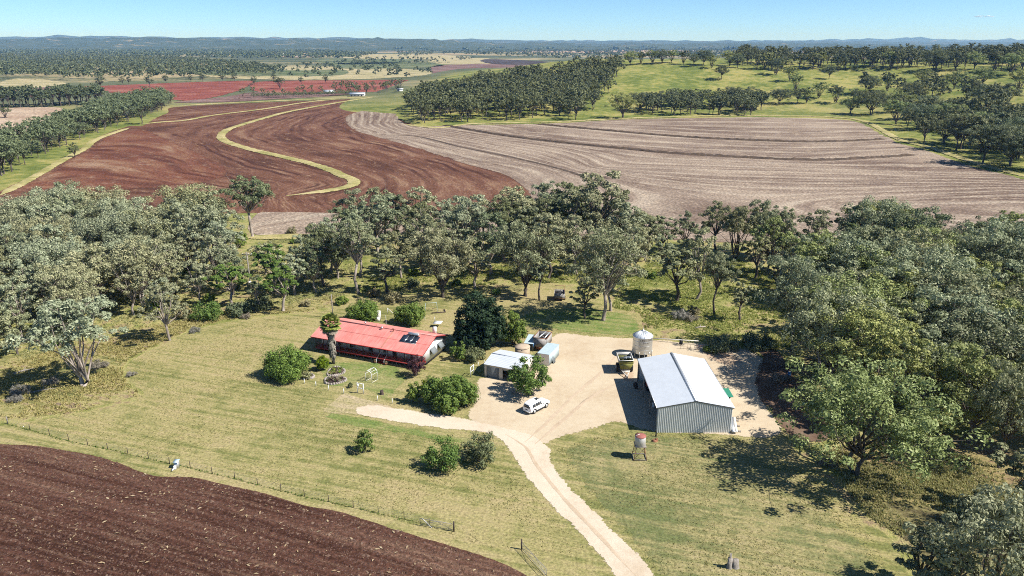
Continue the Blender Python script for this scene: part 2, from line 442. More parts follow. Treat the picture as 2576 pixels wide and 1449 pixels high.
M['leaf_silver'] = m_leaf('leaf_silver', [(0, (0.1722, 0.1852, 0.1078)), (0.45, (0.2892, 0.2988, 0.1873)), (0.85, (0.4185, 0.4123, 0.2725)), (1, (0.5292, 0.5019, 0.3406))])
M['leaf_grey'] = m_leaf('leaf_grey', [(0, (0.1403, 0.1571, 0.0821)), (0.5, (0.2338, 0.2488, 0.1431)), (0.85, (0.354, 0.3536, 0.2178)), (1, (0.4808, 0.4452, 0.2861))])
M['leaf_olive'] = m_leaf('leaf_olive', [(0, (0.1403, 0.169, 0.0518)), (0.5, (0.2472, 0.2769, 0.0972)), (0.85, (0.3676, 0.3849, 0.162)), (1, (0.4811, 0.4728, 0.2333))])
M['leaf_dark'] = m_leaf('leaf_dark', [(0, (0.0902, 0.1095, 0.0541)), (0.5, (0.1481, 0.1674, 0.0876)), (1, (0.2447, 0.2576, 0.1417))], trans=0.15)
M['leaf_far'] = m_leaf('leaf_far', [(0, (0.0719, 0.0934, 0.0517)), (0.5, (0.1222, 0.1466, 0.0834)), (1, (0.2013, 0.2228, 0.1294))], trans=0.12)
M['leaf_bush'] = m_leaf('leaf_bush', [(0, (0.0791, 0.1265, 0.0259)), (0.5, (0.1438, 0.2084, 0.0431)), (1, (0.2444, 0.309, 0.0719))], objvar=0.15)
M['leaf_bright'] = m_leaf('leaf_bright', [(0, (0.10, 0.15, 0.008)), (0.5, (0.16, 0.215, 0.012)), (1, (0.23, 0.29, 0.03))], objvar=0.1)
M['leaf_fig'] = m_leaf('leaf_fig', [(0, (0.018, 0.032, 0.015)), (0.55, (0.033, 0.055, 0.026)), (1, (0.06, 0.09, 0.045))], trans=0.15, rough=0.6, spec=0.12, objvar=0.1)
M['leaf_purple'] = m_leaf('leaf_purple', [(0, (0.045, 0.018, 0.022)), (0.5, (0.085, 0.036, 0.042)), (1, (0.14, 0.07, 0.075))], objvar=0.1)
M['leaf_citrus'] = m_leaf('leaf_citrus', [(0, (0.0661, 0.1125, 0.0264)), (0.5, (0.1256, 0.1917, 0.0423)), (1, (0.2248, 0.2909, 0.0794))], objvar=0.15)
M['leaf_pale'] = m_leaf('leaf_pale', [(0, (0.20, 0.17, 0.09)), (0.5, (0.30, 0.25, 0.14)), (1, (0.40, 0.34, 0.21))], objvar=0.2)
M['leaf_palm'] = m_leaf('leaf_palm', [(0, (0.0935, 0.1445, 0.034)), (0.5, (0.204, 0.255, 0.0595)), (1, (0.408, 0.408, 0.1275))], objvar=0.1)
M['grass_blade'] = m_leaf('grass_blade', [(0, (0.24, 0.235, 0.085)), (0.45, (0.36, 0.33, 0.14)), (0.8, (0.48, 0.42, 0.21)), (1, (0.56, 0.47, 0.28))], objvar=0.0, trans=0.4)
M['grass_green'] = m_leaf('grass_green', [(0, (0.22, 0.255, 0.055)), (0.5, (0.36, 0.37, 0.10)), (1, (0.50, 0.46, 0.19))], objvar=0.0, trans=0.4)
M['dead'] = m_leaf('dead_brush', [(0, (0.13, 0.115, 0.10)), (0.5, (0.22, 0.19, 0.165)), (1, (0.33, 0.29, 0.25))], objvar=0.2, trans=0.0)

def m_bark(name, a, b, c):
    k = NT(name)
    n = k.noise(1.2, 6.0, k.coord((1, 1, 0.25)), 0.65)
    col = k.ramp(n, [(0.35, a), (0.52, b), (0.68, c)])
    return k.done(k.prin(col, 0.9, 0, 0.1, k.bump(k.noise(9.0, 3.0, k.coord((1, 1, 0.2))), 0.5, 0.03)))
M['bark_pale'] = m_bark('bark_pale', (0.17, 0.14, 0.115), (0.32, 0.275, 0.24), (0.45, 0.40, 0.35))
M['bark_dark'] = m_bark('bark_dark', (0.055, 0.045, 0.038), (0.11, 0.092, 0.078), (0.19, 0.16, 0.14))
# ------------------------------------------------------------------ land
def crom(pts, closed=True, sub=6):
    """Catmull-Rom through pts."""
    P = [np.asarray(p, float) for p in pts]; n = len(P); out = []
    rng = range(n) if closed else range(n - 1)
    for i in rng:
        if closed: p0, p1, p2, p3 = P[i - 1], P[i], P[(i + 1) % n], P[(i + 2) % n]
        else: p0, p1, p2, p3 = P[max(i - 1, 0)], P[i], P[i + 1], P[min(i + 2, n - 1)]
        for t in np.arange(sub) / sub:
            out.append(0.5 * ((2 * p1) + (-p0 + p2) * t + (2 * p0 - 5 * p1 + 4 * p2 - p3) * t ** 2 + (-p0 + 3 * p1 - 3 * p2 + p3) * t ** 3))
    if not closed: out.append(P[-1])
    return np.array(out)

def seg_dist(Q, A, closed=True):
    """Distance of points Q (n,2) to polyline A (m,2)."""
    B = np.roll(A, -1, 0) if closed else A[1:]
    A0 = A if closed else A[:-1]
    best = np.full(len(Q), 1e9)
    for a, b in zip(A0, B):
        d = b - a; L = d @ d + 1e-12
        t = np.clip(((Q - a) @ d) / L, 0, 1)
        best = np.minimum(best, np.hypot(*(Q - a - t[:, None] * d).T))
    return best

def inside(Q, A):
    r = np.zeros(len(Q), bool)
    B = np.roll(A, -1, 0)
    for a, b in zip(A, B):
        c = (a[1] > Q[:, 1]) != (b[1] > Q[:, 1])
        with np.errstate(divide='ignore', invalid='ignore'):
            x = (b[0] - a[0]) * (Q[:, 1] - a[1]) / (b[1] - a[1]) + a[0]
        r ^= c & (Q[:, 0] < x)
    return r

def patch(name, pts, z, mat, edge=1.0, step=None, rowfn=None, smooth=True, sub=6, world=False, kind='structure', grow=0.0):
    P = np.array(pts if world else ats(pts))
    A = crom(P, True, sub) if smooth else P
    if grow:                                                    # make room for the ragged border
        T = np.roll(A, -1, 0) - np.roll(A, 1, 0)
        Nn = np.column_stack([-T[:, 1], T[:, 0]]) / (np.hypot(T[:, 0], T[:, 1])[:, None] + 1e-9)
        ar = np.sum(A[:, 0] * np.roll(A[:, 1], -1) - np.roll(A[:, 0], -1) * A[:, 1])
        A = A - Nn * grow * (1 if ar > 0 else -1)
    lo, hi = A.min(0), A.max(0)
    step = step or max(1.5, max(hi - lo) / 40.0)
    gx, gy = np.meshgrid(np.arange(lo[0], hi[0], step), np.arange(lo[1], hi[1], step))
    Q = np.column_stack([gx.ravel(), gy.ravel()])
    Q = Q + (RNG.random(Q.shape) - 0.5) * step * 0.3
    Q = Q[inside(Q, A)]
    dd = seg_dist(Q, A)
    Q = Q[dd > edge * 1.1]
    # a ring at the inner end of the ragged border
    T = np.roll(A, -1, 0) - np.roll(A, 1, 0)
    Nn = np.column_stack([-T[:, 1], T[:, 0]]) / (np.hypot(T[:, 0], T[:, 1])[:, None] + 1e-9)
    area = np.sum(A[:, 0] * np.roll(A[:, 1], -1) - np.roll(A[:, 0], -1) * A[:, 1])
    R = A + Nn * edge * (1 if area > 0 else -1)
    okr = inside(R, A)
    R = R[okr]; R = R[seg_dist(R, A) > edge * 0.85]
    allp = [Vector(p) for p in np.concatenate([A, R, Q])]
    n = len(A)
    v, e, f, *_ = delaunay_2d_cdt(allp, [(i, (i + 1) % n) for i in range(n)], [], 1, 1e-4)
    V2 = np.array([(p.x, p.y) for p in v])
    zz = z(V2[:, 0], V2[:, 1]) if callable(z) else np.full(len(V2), z)
    me = new_mesh(name, np.column_stack([V2, zz]), [np.array([list(t) for t in f if len(t) == 3])])
    # face up
    a = np.clip(seg_dist(V2, A) / edge, 0, 1)
    at_ = me.attributes.new('edge', 'FLOAT', 'POINT'); at_.data.foreach_set('value', a.astype(np.float32))
    if rowfn is not None:
        r = rowfn(V2)
        at_ = me.attributes.new('row', 'FLOAT', 'POINT'); at_.data.foreach_set('value', r.astype(np.float32))
    o = obj(name, me, mat)
    return tag(o, kind=kind)

class Rows:
    """A smooth scalar field whose level lines follow given curves (thin-plate spline)."""
    def __init__(s, curves, vals, lam=1e-2):
        P, W = [], []
        for c, v in zip(curves, vals):
            c = np.array(c)
            L = np.concatenate([[0], np.cumsum(np.hypot(*np.diff(c, axis=0).T))])
            m = 14
            P.append(np.column_stack([np.interp(np.linspace(0, L[-1], m), L, c[:, i]) for i in (0, 1)])); W += [v] * m
        P = np.concatenate(P); W = np.array(W, float)
        s.c = P.mean(0); s.k = 100.0
        p = (P - s.c) / s.k
        K = s.phi(p, p) + lam * np.eye(len(p)); T = np.column_stack([np.ones(len(p)), p])
        A = np.block([[K, T], [T.T, np.zeros((3, 3))]])
        s.w = np.linalg.solve(A, np.concatenate([W, np.zeros(3)])); s.p = p
    @staticmethod
    def phi(a, b):
        r = np.hypot(a[:, None, 0] - b[None, :, 0], a[:, None, 1] - b[None, :, 1])
        return r * r * np.log(r + 1e-9)
    def __call__(s, Q):
        q = (np.asarray(Q) - s.c) / s.k
        return s.phi(q, s.p) @ s.w[:-3] + np.column_stack([np.ones(len(q)), q]) @ s.w[-3:]

# the ground sheet, out to the horizon
def make_ground():
    front = np.linspace(math.radians(38), math.radians(142), 380)
    back = np.linspace(math.radians(142), math.radians(398), 110)[1:-1]
    ang = np.concatenate([front, back])
    rad = np.geomspace(4.0, 24000.0, 290)
    A, R = np.meshgrid(ang, rad)
    X = R * np.cos(A); Y = R * np.sin(A)
    Z = hill_h(X, Y)
    m, n = X.shape
    V = np.column_stack([X.ravel(), Y.ravel(), Z.ravel()])
    V = np.concatenate([V, [(0, 0, 0)]])
    i = np.arange(m - 1)[:, None] * n + np.arange(n)[None, :]
    j = np.arange(m - 1)[:, None] * n + (np.arange(n)[None, :] + 1) % n
    q = np.stack([i, i + n, j + n, j], -1).reshape(-1, 4)
    t = np.array([(len(V) - 1, k, (k + 1) % n) for k in range(n)])
    me = new_mesh('ground', V, [q, t], True)
    d = np.hypot(V[:, 0], V[:, 1])
    hl = np.maximum(sstep(0.5, 6, V[:, 2]), sstep(300, 420, d))
    fr = sstep(650, 1000, d) * (1 - sstep(0.5, 6, V[:, 2]))
    for nm, arr in (('hill', hl), ('far', fr)):
        a = me.attributes.new(nm, 'FLOAT', 'POINT'); a.data.foreach_set('value', arr.astype(np.float32))
    tag(obj('ground', me, M['ground']), kind='structure')
make_ground()

# --- around the homestead
LAWN = [(8, 1068), (60, 1060), (200, 1038), (300, 1018), (350, 1000), (352, 985), (322, 962), (312, 930), (332, 903), (400, 868), (470, 836), (560, 811), (680, 796), (790, 786), (850, 768),
        (885, 748), (960, 742), (1060, 735), (1070, 700), (1080, 672), (1105, 670), (1120, 700), (1140, 735), (1250, 722), (1330, 712), (1440, 720), (1490, 745), (1530, 772), (1608, 790), (1622, 830),
        (1640, 870), (1800, 880), (1900, 940), (1950, 1040), (2010, 1140), (2110, 1230), (2150, 1300), (2230, 1340), (2275, 1400), (2290, 1480), (2200, 1640), (1500, 1760), (700, 1700), (-150, 1500), (-160, 1160), (-100, 1085)]
patch('lawn', LAWN, 0.012, M['lawn'], 0.9, 4.0, sub=5)
patch('scrub_ground', [(-150, 1062), (10, 1060), (200, 1036), (345, 999), (349, 985), (318, 961), (308, 929), (328, 902), (397, 866), (467, 833), (557, 808), (677, 793), (787, 782), (845, 765), (820, 738), (700, 768), (560, 795), (400, 815), (200, 865), (-150, 925)], 0.018, M['scrub'], 1.2, 2.0)
patch('front_lawn', [(1390, 1128), (1470, 1098), (1580, 1080), (1700, 1086), (1860, 1095), (1990, 1150), (2080, 1230), (2140, 1310), (2200, 1360), (2240, 1420), (2230, 1530), (1800, 1600), (1650, 1480), (1560, 1370), (1450, 1240)], 0.02, M['lawn_olive'], 5.0, 2.5)
patch('house_lawn', [(868, 905), (790, 900), (800, 960), (835, 992), (880, 975), (960, 1012), (1010, 1018), (1010, 985), (1040, 950), (1010, 920), (950, 905)], 0.02, M['lawn_green'], 3.0, 1.5)
patch('lane_verge', [(1130, 1090), (1030, 1072), (940, 1052), (840, 1035), (800, 1045), (880, 1075), (1010, 1095), (1120, 1115), (1230, 1130), (1255, 1110)], 0.024, M['lawn_green'], 1.6, 1.2)
patch('dry_strip', [(806, 1038), (835, 1005), (868, 983), (900, 995), (970, 1014), (1010, 1030), (1060, 1050), (1100, 1078), (1000, 1062), (900, 1048)], 0.028, M['lawn_pale'], 1.4, 1.2)
patch('tree_lawn', [(1280, 815), (1330, 780), (1440, 770), (1530, 778), (1606, 794), (1620, 840), (1560, 850), (1440, 838), (1350, 830)], 0.02, M['lawn_green'], 3.5, 1.5)
patch('yard', [(1172, 1046), (1190, 1010), (1195, 960), (1215, 948), (1290, 930), (1350, 880), (1385, 845), (1420, 836), (1500, 845), (1600, 850), (1700, 858), (1800, 866), (1870, 876), (1930, 905), (1925, 950), (1920, 1000), (1950, 1045), (1975, 1085),
               (1930, 1106), (1870, 1100), (1750, 1092), (1655, 1090), (1600, 1078), (1550, 1064), (1480, 1085), (1415, 1102), (1375, 1120), (1290, 1120), (1220, 1085)], 0.034, M['gravel'], 2.6, 1.8, grow=0.7)
patch('driveway', [(1548, 1460), (1500, 1392), (1440, 1330), (1380, 1268), (1328, 1208), (1298, 1168), (1272, 1122), (1225, 1092), (1110, 1080), (1000, 1064), (915, 1048), (890, 1034), (900, 1022), (960, 1020), (1060, 1036), (1150, 1048), (1260, 1072), (1340, 1094), (1386, 1128), (1392, 1160), (1425, 1212), (1485, 1272),
                   (1545, 1332), (1602, 1388), (1660, 1452), (1760, 1560), (1700, 1640), (1620, 1560)], 0.042, M['drive'], 1.9, 1.2, grow=0.55)
patch('worn_yard', [(1385, 905), (1410, 930), (1420, 985), (1400, 1040), (1440, 1060), (1540, 1050), (1480, 1078), (1390, 1090), (1300, 1075), (1330, 1010), (1365, 960)], 0.038, M['tan_gravel'], 5.0, 2.0)
patch('worn_yard', [(1560, 925), (1600, 930), (1605, 965), (1580, 975), (1555, 950)], 0.038, M['tan_gravel'], 2.0, 1.2)
patch('worn_yard', [(1640, 862), (1760, 872), (1870, 890), (1880, 930), (1850, 960), (1780, 910), (1690, 885)], 0.038, M['tan_gravel'], 4.0, 1.6)
patch('bark_litter', [(1895, 890), (1880, 945), (1885, 995), (1915, 1030), (1945, 1080), (1985, 1105), (2050, 1125), (2110, 1110), (2130, 1060), (2080, 1000), (2020, 950), (1990, 900), (1940, 870), (1800, 858), (1790, 872), (1850, 885)], 0.05, M['litter'], 3.6, 1.6)
patch('rough_ground', [(2070, 1135), (2150, 1100), (2330, 1080), (2600, 1090), (2750, 1200), (2750, 1500), (2420, 1520), (2290, 1440), (2250, 1365), (2160, 1300), (2110, 1220)], 0.06, M['rough'], 4.0, 2.5)
patch('ploughed_field', [(-260, 1140), (-100, 1118), (0, 1116), (100, 1121), (233, 1143), (300, 1163), (353, 1183), (400, 1196), (483, 1199), (550, 1213), (667, 1239), (767, 1269), (859, 1286), (1000, 1330), (1150, 1376), (1250, 1408), (1335, 1452), (1420, 1540), (1500, 1700), (900, 1760), (0, 1640), (-260, 1500)],
      0.03, M['plough'], 0.55, 2.2, rowfn=lambda Q: (lambda a, b: ((Q - a) @ np.array((-(b - a)[1], (b - a)[0]))) / np.hypot(*(b - a)) + 0.0007 * ((Q - a) @ ((b - a) / np.hypot(*(b - a)))) ** 2)(np.array(at(0, 1266)), np.array(at(500, 1393))))

# --- middle fields
S_STRIP = ats([(950, 243), (859, 257), (733, 280), (667, 297), (600, 317), (567, 330), (556, 345), (573, 358), (633, 377), (733, 400), (817, 423), (859, 441), (886, 452), (889, 464), (862, 474), (800, 484), (720, 493)])
BP = ats([(872, 300), (862, 314), (885, 325), (935, 342), (1025, 367), (1159, 410), (1259, 437), (1309, 467), (1335, 500)])
C1 = ats([(935, 340), (1045, 343), (1159, 370), (1292, 397), (1425, 430), (1509, 463), (1560, 500)])
B2 = ats([(1112, 315), (1259, 340), (1392, 357), (1592, 377), (1717, 388), (2017, 403), (2184, 398), (2310, 390)])
B1 = ats([(1342, 312), (1459, 323), (1717, 345), (1984, 357), (2120, 356), (2237, 350)])
rows_brown = Rows([S_STRIP, BP, ats([(360, 312), (467, 304), (533, 291), (667, 274), (767, 258)]), ats([(250, 355), (330, 345), (420, 350), (470, 370), (560, 420), (700, 455), (800, 470)]), ats([(60, 460), (200, 440), (420, 470), (640, 500)])],
                  [0, 95, -55, -48, -105], 0.02)
rows_stub = Rows([BP, C1, B2, B1, ats([(1559, 301), (1717, 297), (1917, 295), (2100, 300)]),
                  ats([(2570, 482), (2300, 492), (2080, 500), (1985, 515), (1990, 532), (2090, 545), (2300, 556), (2560, 580)]),
                  ats([(1600, 530), (1720, 500), (1760, 530), (1700, 560)]), ats([(2570, 526), (2350, 524), (2150, 522)]), ats([(1600, 590), (1900, 592), (2300, 602), (2600, 620)]), ats([(1500, 420), (1800, 436), (2200, 446), (2570, 455)])],
                 [0, 26, 122, 160, 215, 30, 34, 4, 62, 82], 0.004)
patch('brown_field', [(-60, 520), (10, 474), (67, 447), (160, 395), (207, 368), (243, 345), (320, 318), (357, 316), (383, 300), (420, 283), (433, 270), (560, 262), (700, 256), (860, 250), (945, 246), (955, 252), (985, 268), (1010, 300), (1100, 330), (1200, 380), (1380, 440), (1480, 500), (1420, 550), (1000, 560), (700, 540), (400, 540), (100, 540)],
      0.05, M['brown'], 2.0, 9.0, rows_brown)
patch('red_field', [(18, 475), (70, 450), (160, 398), (208, 372), (250, 345), (330, 322), (380, 325), (430, 345), (480, 365), (560, 400), (600, 430), (560, 455), (420, 475), (250, 485), (100, 490)], 0.08, M['red'], 14.0, 7.0, rows_brown)
patch('stubble_field', [(868, 303), (875, 290), (925, 276), (985, 270), (1000, 290), (1012, 306), (1050, 318), (1185, 314), (1392, 310), (1559, 301), (1717, 297), (1917, 295), (2100, 300), (2167, 310), (2237, 345), (2262, 360), (2330, 378), (2385, 398), (2455, 421), (2580, 452), (2760, 520), (2760, 640), (2300, 640), (2000, 622), (1700, 605), (1450, 600), (1200, 590), (900, 590), (640, 592), (640, 540), (700, 533), (820, 535), (1000, 540), (1330, 530), (1335, 500), (1309, 467), (1259, 437), (1159, 410), (1025, 367), (935, 342), (885, 325)],
      0.11, M['stubble'], 1.6, 8.0, rows_stub)
patch('field_track', [(2000, 628), (2100, 622), (2240, 630), (2400, 640), (2400, 656), (2200, 652), (2040, 650)], 0.14, M['red'], 3.0, 4.0, lambda Q: Q[:, 1])

def ribbon(name, line, w, h, z, mat, n=90, jag=0.35, kind='structure'):
    """A low bank: an uneven ridge of width w and height h along a line."""
    L = crom(line, False, 8)
    S = np.concatenate([[0], np.cumsum(np.hypot(*np.diff(L, axis=0).T))])
    n = max(int(S[-1] / max(w * 0.45, 1.5)), 12)
    t = np.linspace(0, S[-1], n)
    C = np.column_stack([np.interp(t, S, L[:, i]) for i in (0, 1)])
    T = np.gradient(C, axis=0); N = np.column_stack([-T[:, 1], T[:, 0]]) / np.hypot(*T.T)[:, None]
    prof = [(-0.5, 0), (-0.32, 0.55), (-0.12, 0.9), (0.08, 1.0), (0.3, 0.6), (0.5, 0)]
    taper = np.clip(np.minimum(np.arange(n), n - 1 - np.arange(n)) / 4.0, 0.15, 1)
    V = []
    for a, b in prof:
        ww = w * (1 + (RNG.random(n) - 0.5) * jag) * taper
        P = C + N * (a * ww)[:, None]
        V.append(np.column_stack([P, z + b * h * (0.6 + 0.8 * RNG.random(n)) * taper]))
    V = np.stack(V, 1).reshape(-1, 3); m = len(prof)
    q = np.array([(i * m + k, (i + 1) * m + k, (i + 1) * m + k + 1, i * m + k + 1) for i in range(n - 1) for k in range(m - 1)])
    me = new_mesh(name, V, [q], True)
    a = me.attributes.new('edge', 'FLOAT', 'POINT'); a.data.foreach_set('value', np.tile([0.0, .8, 1, 1, .8, 0.0], n).astype(np.float32))
    return tag(obj(name, me, mat), kind=kind)

ribbon('grassed_waterway', S_STRIP, 7.5, 0.5, 0.10, M['bankgrass'])
ribbon('grassed_bank', ats([(350, 314), (400, 308), (467, 303), (533, 291), (667, 274), (767, 258), (850, 250)]), 7.0, 0.4, 0.10, M['bankgrass'])
ribbon('contour_bank', B2, 4.2, 0.9, 0.12, M['bankdark'])
ribbon('contour_bank', B1, 4.2, 0.9, 0.12, M['bankdark'])
ribbon('contour_bank', C1, 3.0, 0.15, 0.12, M['red'] if False else M['bankdark'])
ribbon('grassed_verge', ats([(0, 492), (70, 455), (165, 400), (212, 375), (245, 350), (325, 322)]), 6.0, 0.4, 0.10, M['bankgrass'])
ribbon('grassed_verge', ats([(430, 268), (560, 260), (700, 254), (860, 247), (950, 243)]), 12.0, 0.4, 0.10, M['bankgrass'])
ribbon('grassed_verge', ats([(1015, 312), (1100, 322), (1190, 312), (1392, 307), (1559, 299), (1717, 294), (1917, 291), (2105, 296), (2180, 308), (2260, 350), (2340, 372), (2400, 392), (2470, 415), (2600, 450)]), 7.0, 0.5, 0.10, M['bankgrass'])
ribbon('grassed_verge', ats([(560, 600), (680, 597), (800, 596), (900, 598)]), 8.0, 0.4, 0.14, M['bankgrass'])

# --- far fields (each a flat sheet on the plain)
def far(name, pts, mat, z, edge=6.0):
    patch(name, pts, z, mat, edge, None, lambda Q: Q[:, 1] + 0.3 * Q[:, 0], True, 4)
far('far_red_field', [(153, 221), (300, 214), (480, 207), (627, 203), (640, 210), (613, 226), (567, 240), (500, 252), (443, 253), (350, 240), (267, 233), (180, 228)], M['farred'], 0.25)
far('far_red_field', [(634, 208), (720, 203), (860, 202), (1000, 201), (1090, 205), (1040, 228), (850, 233), (720, 236), (632, 229)], M['farred'], 0.25)
far('far_plum_field', [(430, 258), (560, 244), (640, 232), (760, 236), (900, 234), (830, 243), (700, 250), (560, 258)], M['farplum'], 0.30)
far('far_plum_field', [(-80, 236), (40, 222), (150, 219), (240, 231), (180, 240), (60, 244)], M['farplum'], 0.27)
far('far_tan_field', [(-100, 292), (0, 274), (80, 270), (160, 272), (158, 290), (130, 310), (90, 330), (0, 346), (-100, 360)], M['fartan'], 0.2, 3)
far('far_green_field', [(490, 178), (600, 175), (760, 177), (870, 176), (860, 190), (700, 192), (560, 190), (480, 185)], M['fargreen'], 0.35)
far('far_straw_field', [(486, 172), (640, 168), (900, 168), (1060, 176), (1090, 188), (900, 200), (640, 200), (500, 190)], M['farstraw'], 0.30)
far('far_crop_field', [(800, 150), (880, 146), (1010, 147), (1050, 152), (980, 160), (860, 162), (800, 158)], M['fargreen'], 0.4)
far('far_crop_field', [(845, 160), (960, 157), (1120, 158), (1100, 168), (960, 173), (850, 172)], M['fargreen'], 0.4)
far('far_plum_field', [(1080, 168), (1130, 163), (1300, 160), (1390, 163), (1330, 172), (1180, 184), (1090, 187)], M['farplum'], 0.4)
far('far_fallow_field', [(1204, 154), (1225, 149), (1300, 151), (1400, 157), (1380, 162), (1260, 163)], M['fardark'], 0.5)
far('far_straw_field', [(850, 138), (900, 136), (1060, 137), (1180, 142), (1160, 150), (1000, 149), (860, 146)], M['farstraw'], 0.5)
far('far_straw_field', [(1080, 152), (1200, 146), (1250, 150), (1210, 160), (1110, 162)], M['farstraw'], 0.45)
far('far_straw_field', [(0, 205), (60, 196), (150, 204), (170, 214), (80, 222), (0, 220)], M['farstraw'], 0.3)
for q in ([(310, 114), (420, 110), (560, 116), (585, 119), (450, 117)], [(630, 140), (760, 134), (830, 139), (760, 145)], [(0, 113), (90, 111), (180, 116), (60, 118)], [(400, 128), (540, 124), (600, 129), (480, 131)], [(940, 128), (1010, 124), (1100, 126), (1060, 130)], [(1280, 128), (1450, 124), (1700, 126), (1760, 131), (1500, 134)], [(1100, 120), (1200, 118), (1300, 121), (1180, 123)], [(240, 120), (330, 119), (380, 121), (300, 123)], [(1850, 131), (2000, 128), (2150, 131), (2000, 134)], [(560, 112), (700, 111), (760, 113), (640, 114)]):
    far('far_straw_field', q, M['fartan'], 0.8, 20.0)

ribbon('drive_centre', ats([(1600, 1450), (1545, 1390), (1490, 1330), (1430, 1268), (1380, 1208), (1346, 1165), (1322, 1125), (1270, 1092)]), 0.7, 0.012, 0.046, M['track_gravel'], jag=0.6)
ribbon('yard_tracks', ats([(1322, 1112), (1390, 1050), (1450, 990), (1520, 930), (1560, 880)]), 0.9, 0.01, 0.046, M['track_gravel'], jag=0.8)
ribbon('yard_tracks', ats([(1345, 1118), (1420, 1055), (1485, 1000), (1560, 960)]), 0.9, 0.01, 0.046, M['track_gravel'], jag=0.8)
# ------------------------------------------------------------------ trees and shrubs
def unit(a):
    return a / (np.linalg.norm(a, axis=-1, keepdims=True) + 1e-9)

def leaf_quads(rng, C, Rr, per, size, flat=0.75, zmin=-0.5, inward=0.4, aspect=0.55, outw=0.9):
    """Leaf-sized faces spread through clumps with centres C and radii Rr."""
    C = np.asarray(C, float); Rr = np.asarray(Rr, float)
    idx = np.repeat(np.arange(len(C)), per)
    d = unit(rng.normal(size=(len(idx), 3)))
    low = d[:, 2] < zmin
    d[low, 2] *= -1
    rr = Rr[idx] * (1 - inward * rng.random(len(idx)) ** 1.4)
    p = C[idx] + d * rr[:, None] * np.array((1, 1, flat))
    nrm = unit(d * outw + np.array((0, 0, 0.25)) + rng.normal(size=d.shape) * 0.55)
    t = unit(np.cross(nrm, rng.normal(size=d.shape)))
    b = np.cross(nrm, t)
    L = size * (0.55 + 0.9 * rng.random(len(idx)))
    W = L * aspect * (0.7 + 0.6 * rng.random(len(idx)))
    V = np.stack([p + t * L[:, None] * .5, p + b * W[:, None] * .5, p - t * L[:, None] * .5, p - b * W[:, None] * .5], 1).reshape(-1, 3)
    return V, np.arange(len(V)).reshape(-1, 4)

def gum_parts(seed, H, R, ngroups=8, nsub=7, per=120, leaf=0.40, fork=None, lean=0.0, stems=1, zlow=0.52, sides=6, open_=1.0):
    rng = np.random.default_rng(seed)
    mb = MB()
    zf = H * (fork if fork else rng.uniform(0.22, 0.38))
    r0 = H * 0.017 + 0.05
    heads = []
    for s in range(stems):
        a = rng.uniform(0, 6.28)
        lx, ly = (math.cos(a) * lean * H, math.sin(a) * lean * H)
        base = np.array((0.35 * math.cos(a) * (stems > 1), 0.35 * math.sin(a) * (stems > 1), -0.25))
        top = np.array((lx, ly, zf)) + base * 0.5
        mid = (base + top) / 2 + np.append(rng.normal(size=2) * 0.02 * H, 0)
        mb.tube([base, base + (mid - base) * 0.15 + (0, 0, 0.1), mid, top], [r0 * 1.55, r0 * 1.1, r0 * 0.95, r0 * 0.82], 8 if sides > 5 else 5)
        heads.append(top)
    gc = []
    a0 = rng.uniform(0, 6.28)
    zc, hz = H * (zlow + 0.93) / 2, H * (0.93 - zlow) / 2
    for g in range(ngroups):
        w = 1 - (g + 0.5) / ngroups * 1.62            # from the top of the crown down to its underside
        a = a0 + g * 2.39996 + rng.normal() * 0.3
        f = rng.uniform(0.55, 1.06)
        c = np.array((math.cos(a) * R * 0.80 * f * math.sqrt(max(1 - w * w, 0.02)), math.sin(a) * R * 0.80 * f * math.sqrt(max(1 - w * w, 0.02)), zc + hz * (w * rng.uniform(0.72, 1.1) + rng.normal() * 0.10)))
        gc.append(c)
    C, Rr = [], []
    for g, c in enumerate(gc):
        h = heads[g % len(heads)]
        m = h + (c - h) * 0.5 + np.array((rng.normal() * 0.05 * R, rng.normal() * 0.05 * R, 0.06 * H * rng.uniform(-0.6, 1)))
        m2 = h + (c - h) * 0.8 + np.append(rng.normal(size=2) * 0.05 * R, 0)
        mb.tube([h - (0, 0, 0.3), m, m2, c], [r0 * 0.58, r0 * 0.40, r0 * 0.26, r0 * 0.13], 5 if sides > 5 else 3, False)
        for k in range(nsub):
            d = rng.normal(size=3) * np.array((1, 1, 0.62)) * R * 0.225 * open_
            if k == 0: d *= 0.3
            s = c + d
            s[2] = min(s[2], H * 0.985)
            C.append(s); Rr.append(R * rng.uniform(0.10, 0.205))
            if sides > 5:
                mb.tube([c - (c - m2) * 0.3, (c + s) / 2 + (0, 0, -0.1), s], [r0 * 0.15, r0 * 0.10, r0 * 0.04], 3, False)
    if sides > 5:                                               # a few bare dead limbs
        for k in range(4):
            a = rng.uniform(0, 6.28); h = heads[k % len(heads)]
            e = np.array((math.cos(a) * R * rng.uniform(0.7, 1.12), math.sin(a) * R * rng.uniform(0.7, 1.12), H * rng.uniform(0.5, 1.02)))
            m = (h + e) / 2 + rng.normal(size=3) * 0.06 * R
            mb.tube([h, m, e], [r0 * 0.34, r0 * 0.2, r0 * 0.04], 4, False)
            mb.tube([m, m + (e - m) * 0.6 + rng.normal(size=3) * 0.12 * R], [r0 * 0.14, r0 * 0.03], 3, False)
    V, q = leaf_quads(rng, C, Rr, per, leaf, 0.8, -0.45, 0.5, outw=1.2)
    return mb, V, q

def finish(prefix, parts):
    mb, V, q = parts
    tm = mb.mesh(prefix + '_trunk', True)
    cm = new_mesh(prefix + '_crown', V, [q])
    cm.materials.append(M['leaf_grey']); tm.materials.append(M['bark_pale'])
    return tm, cm

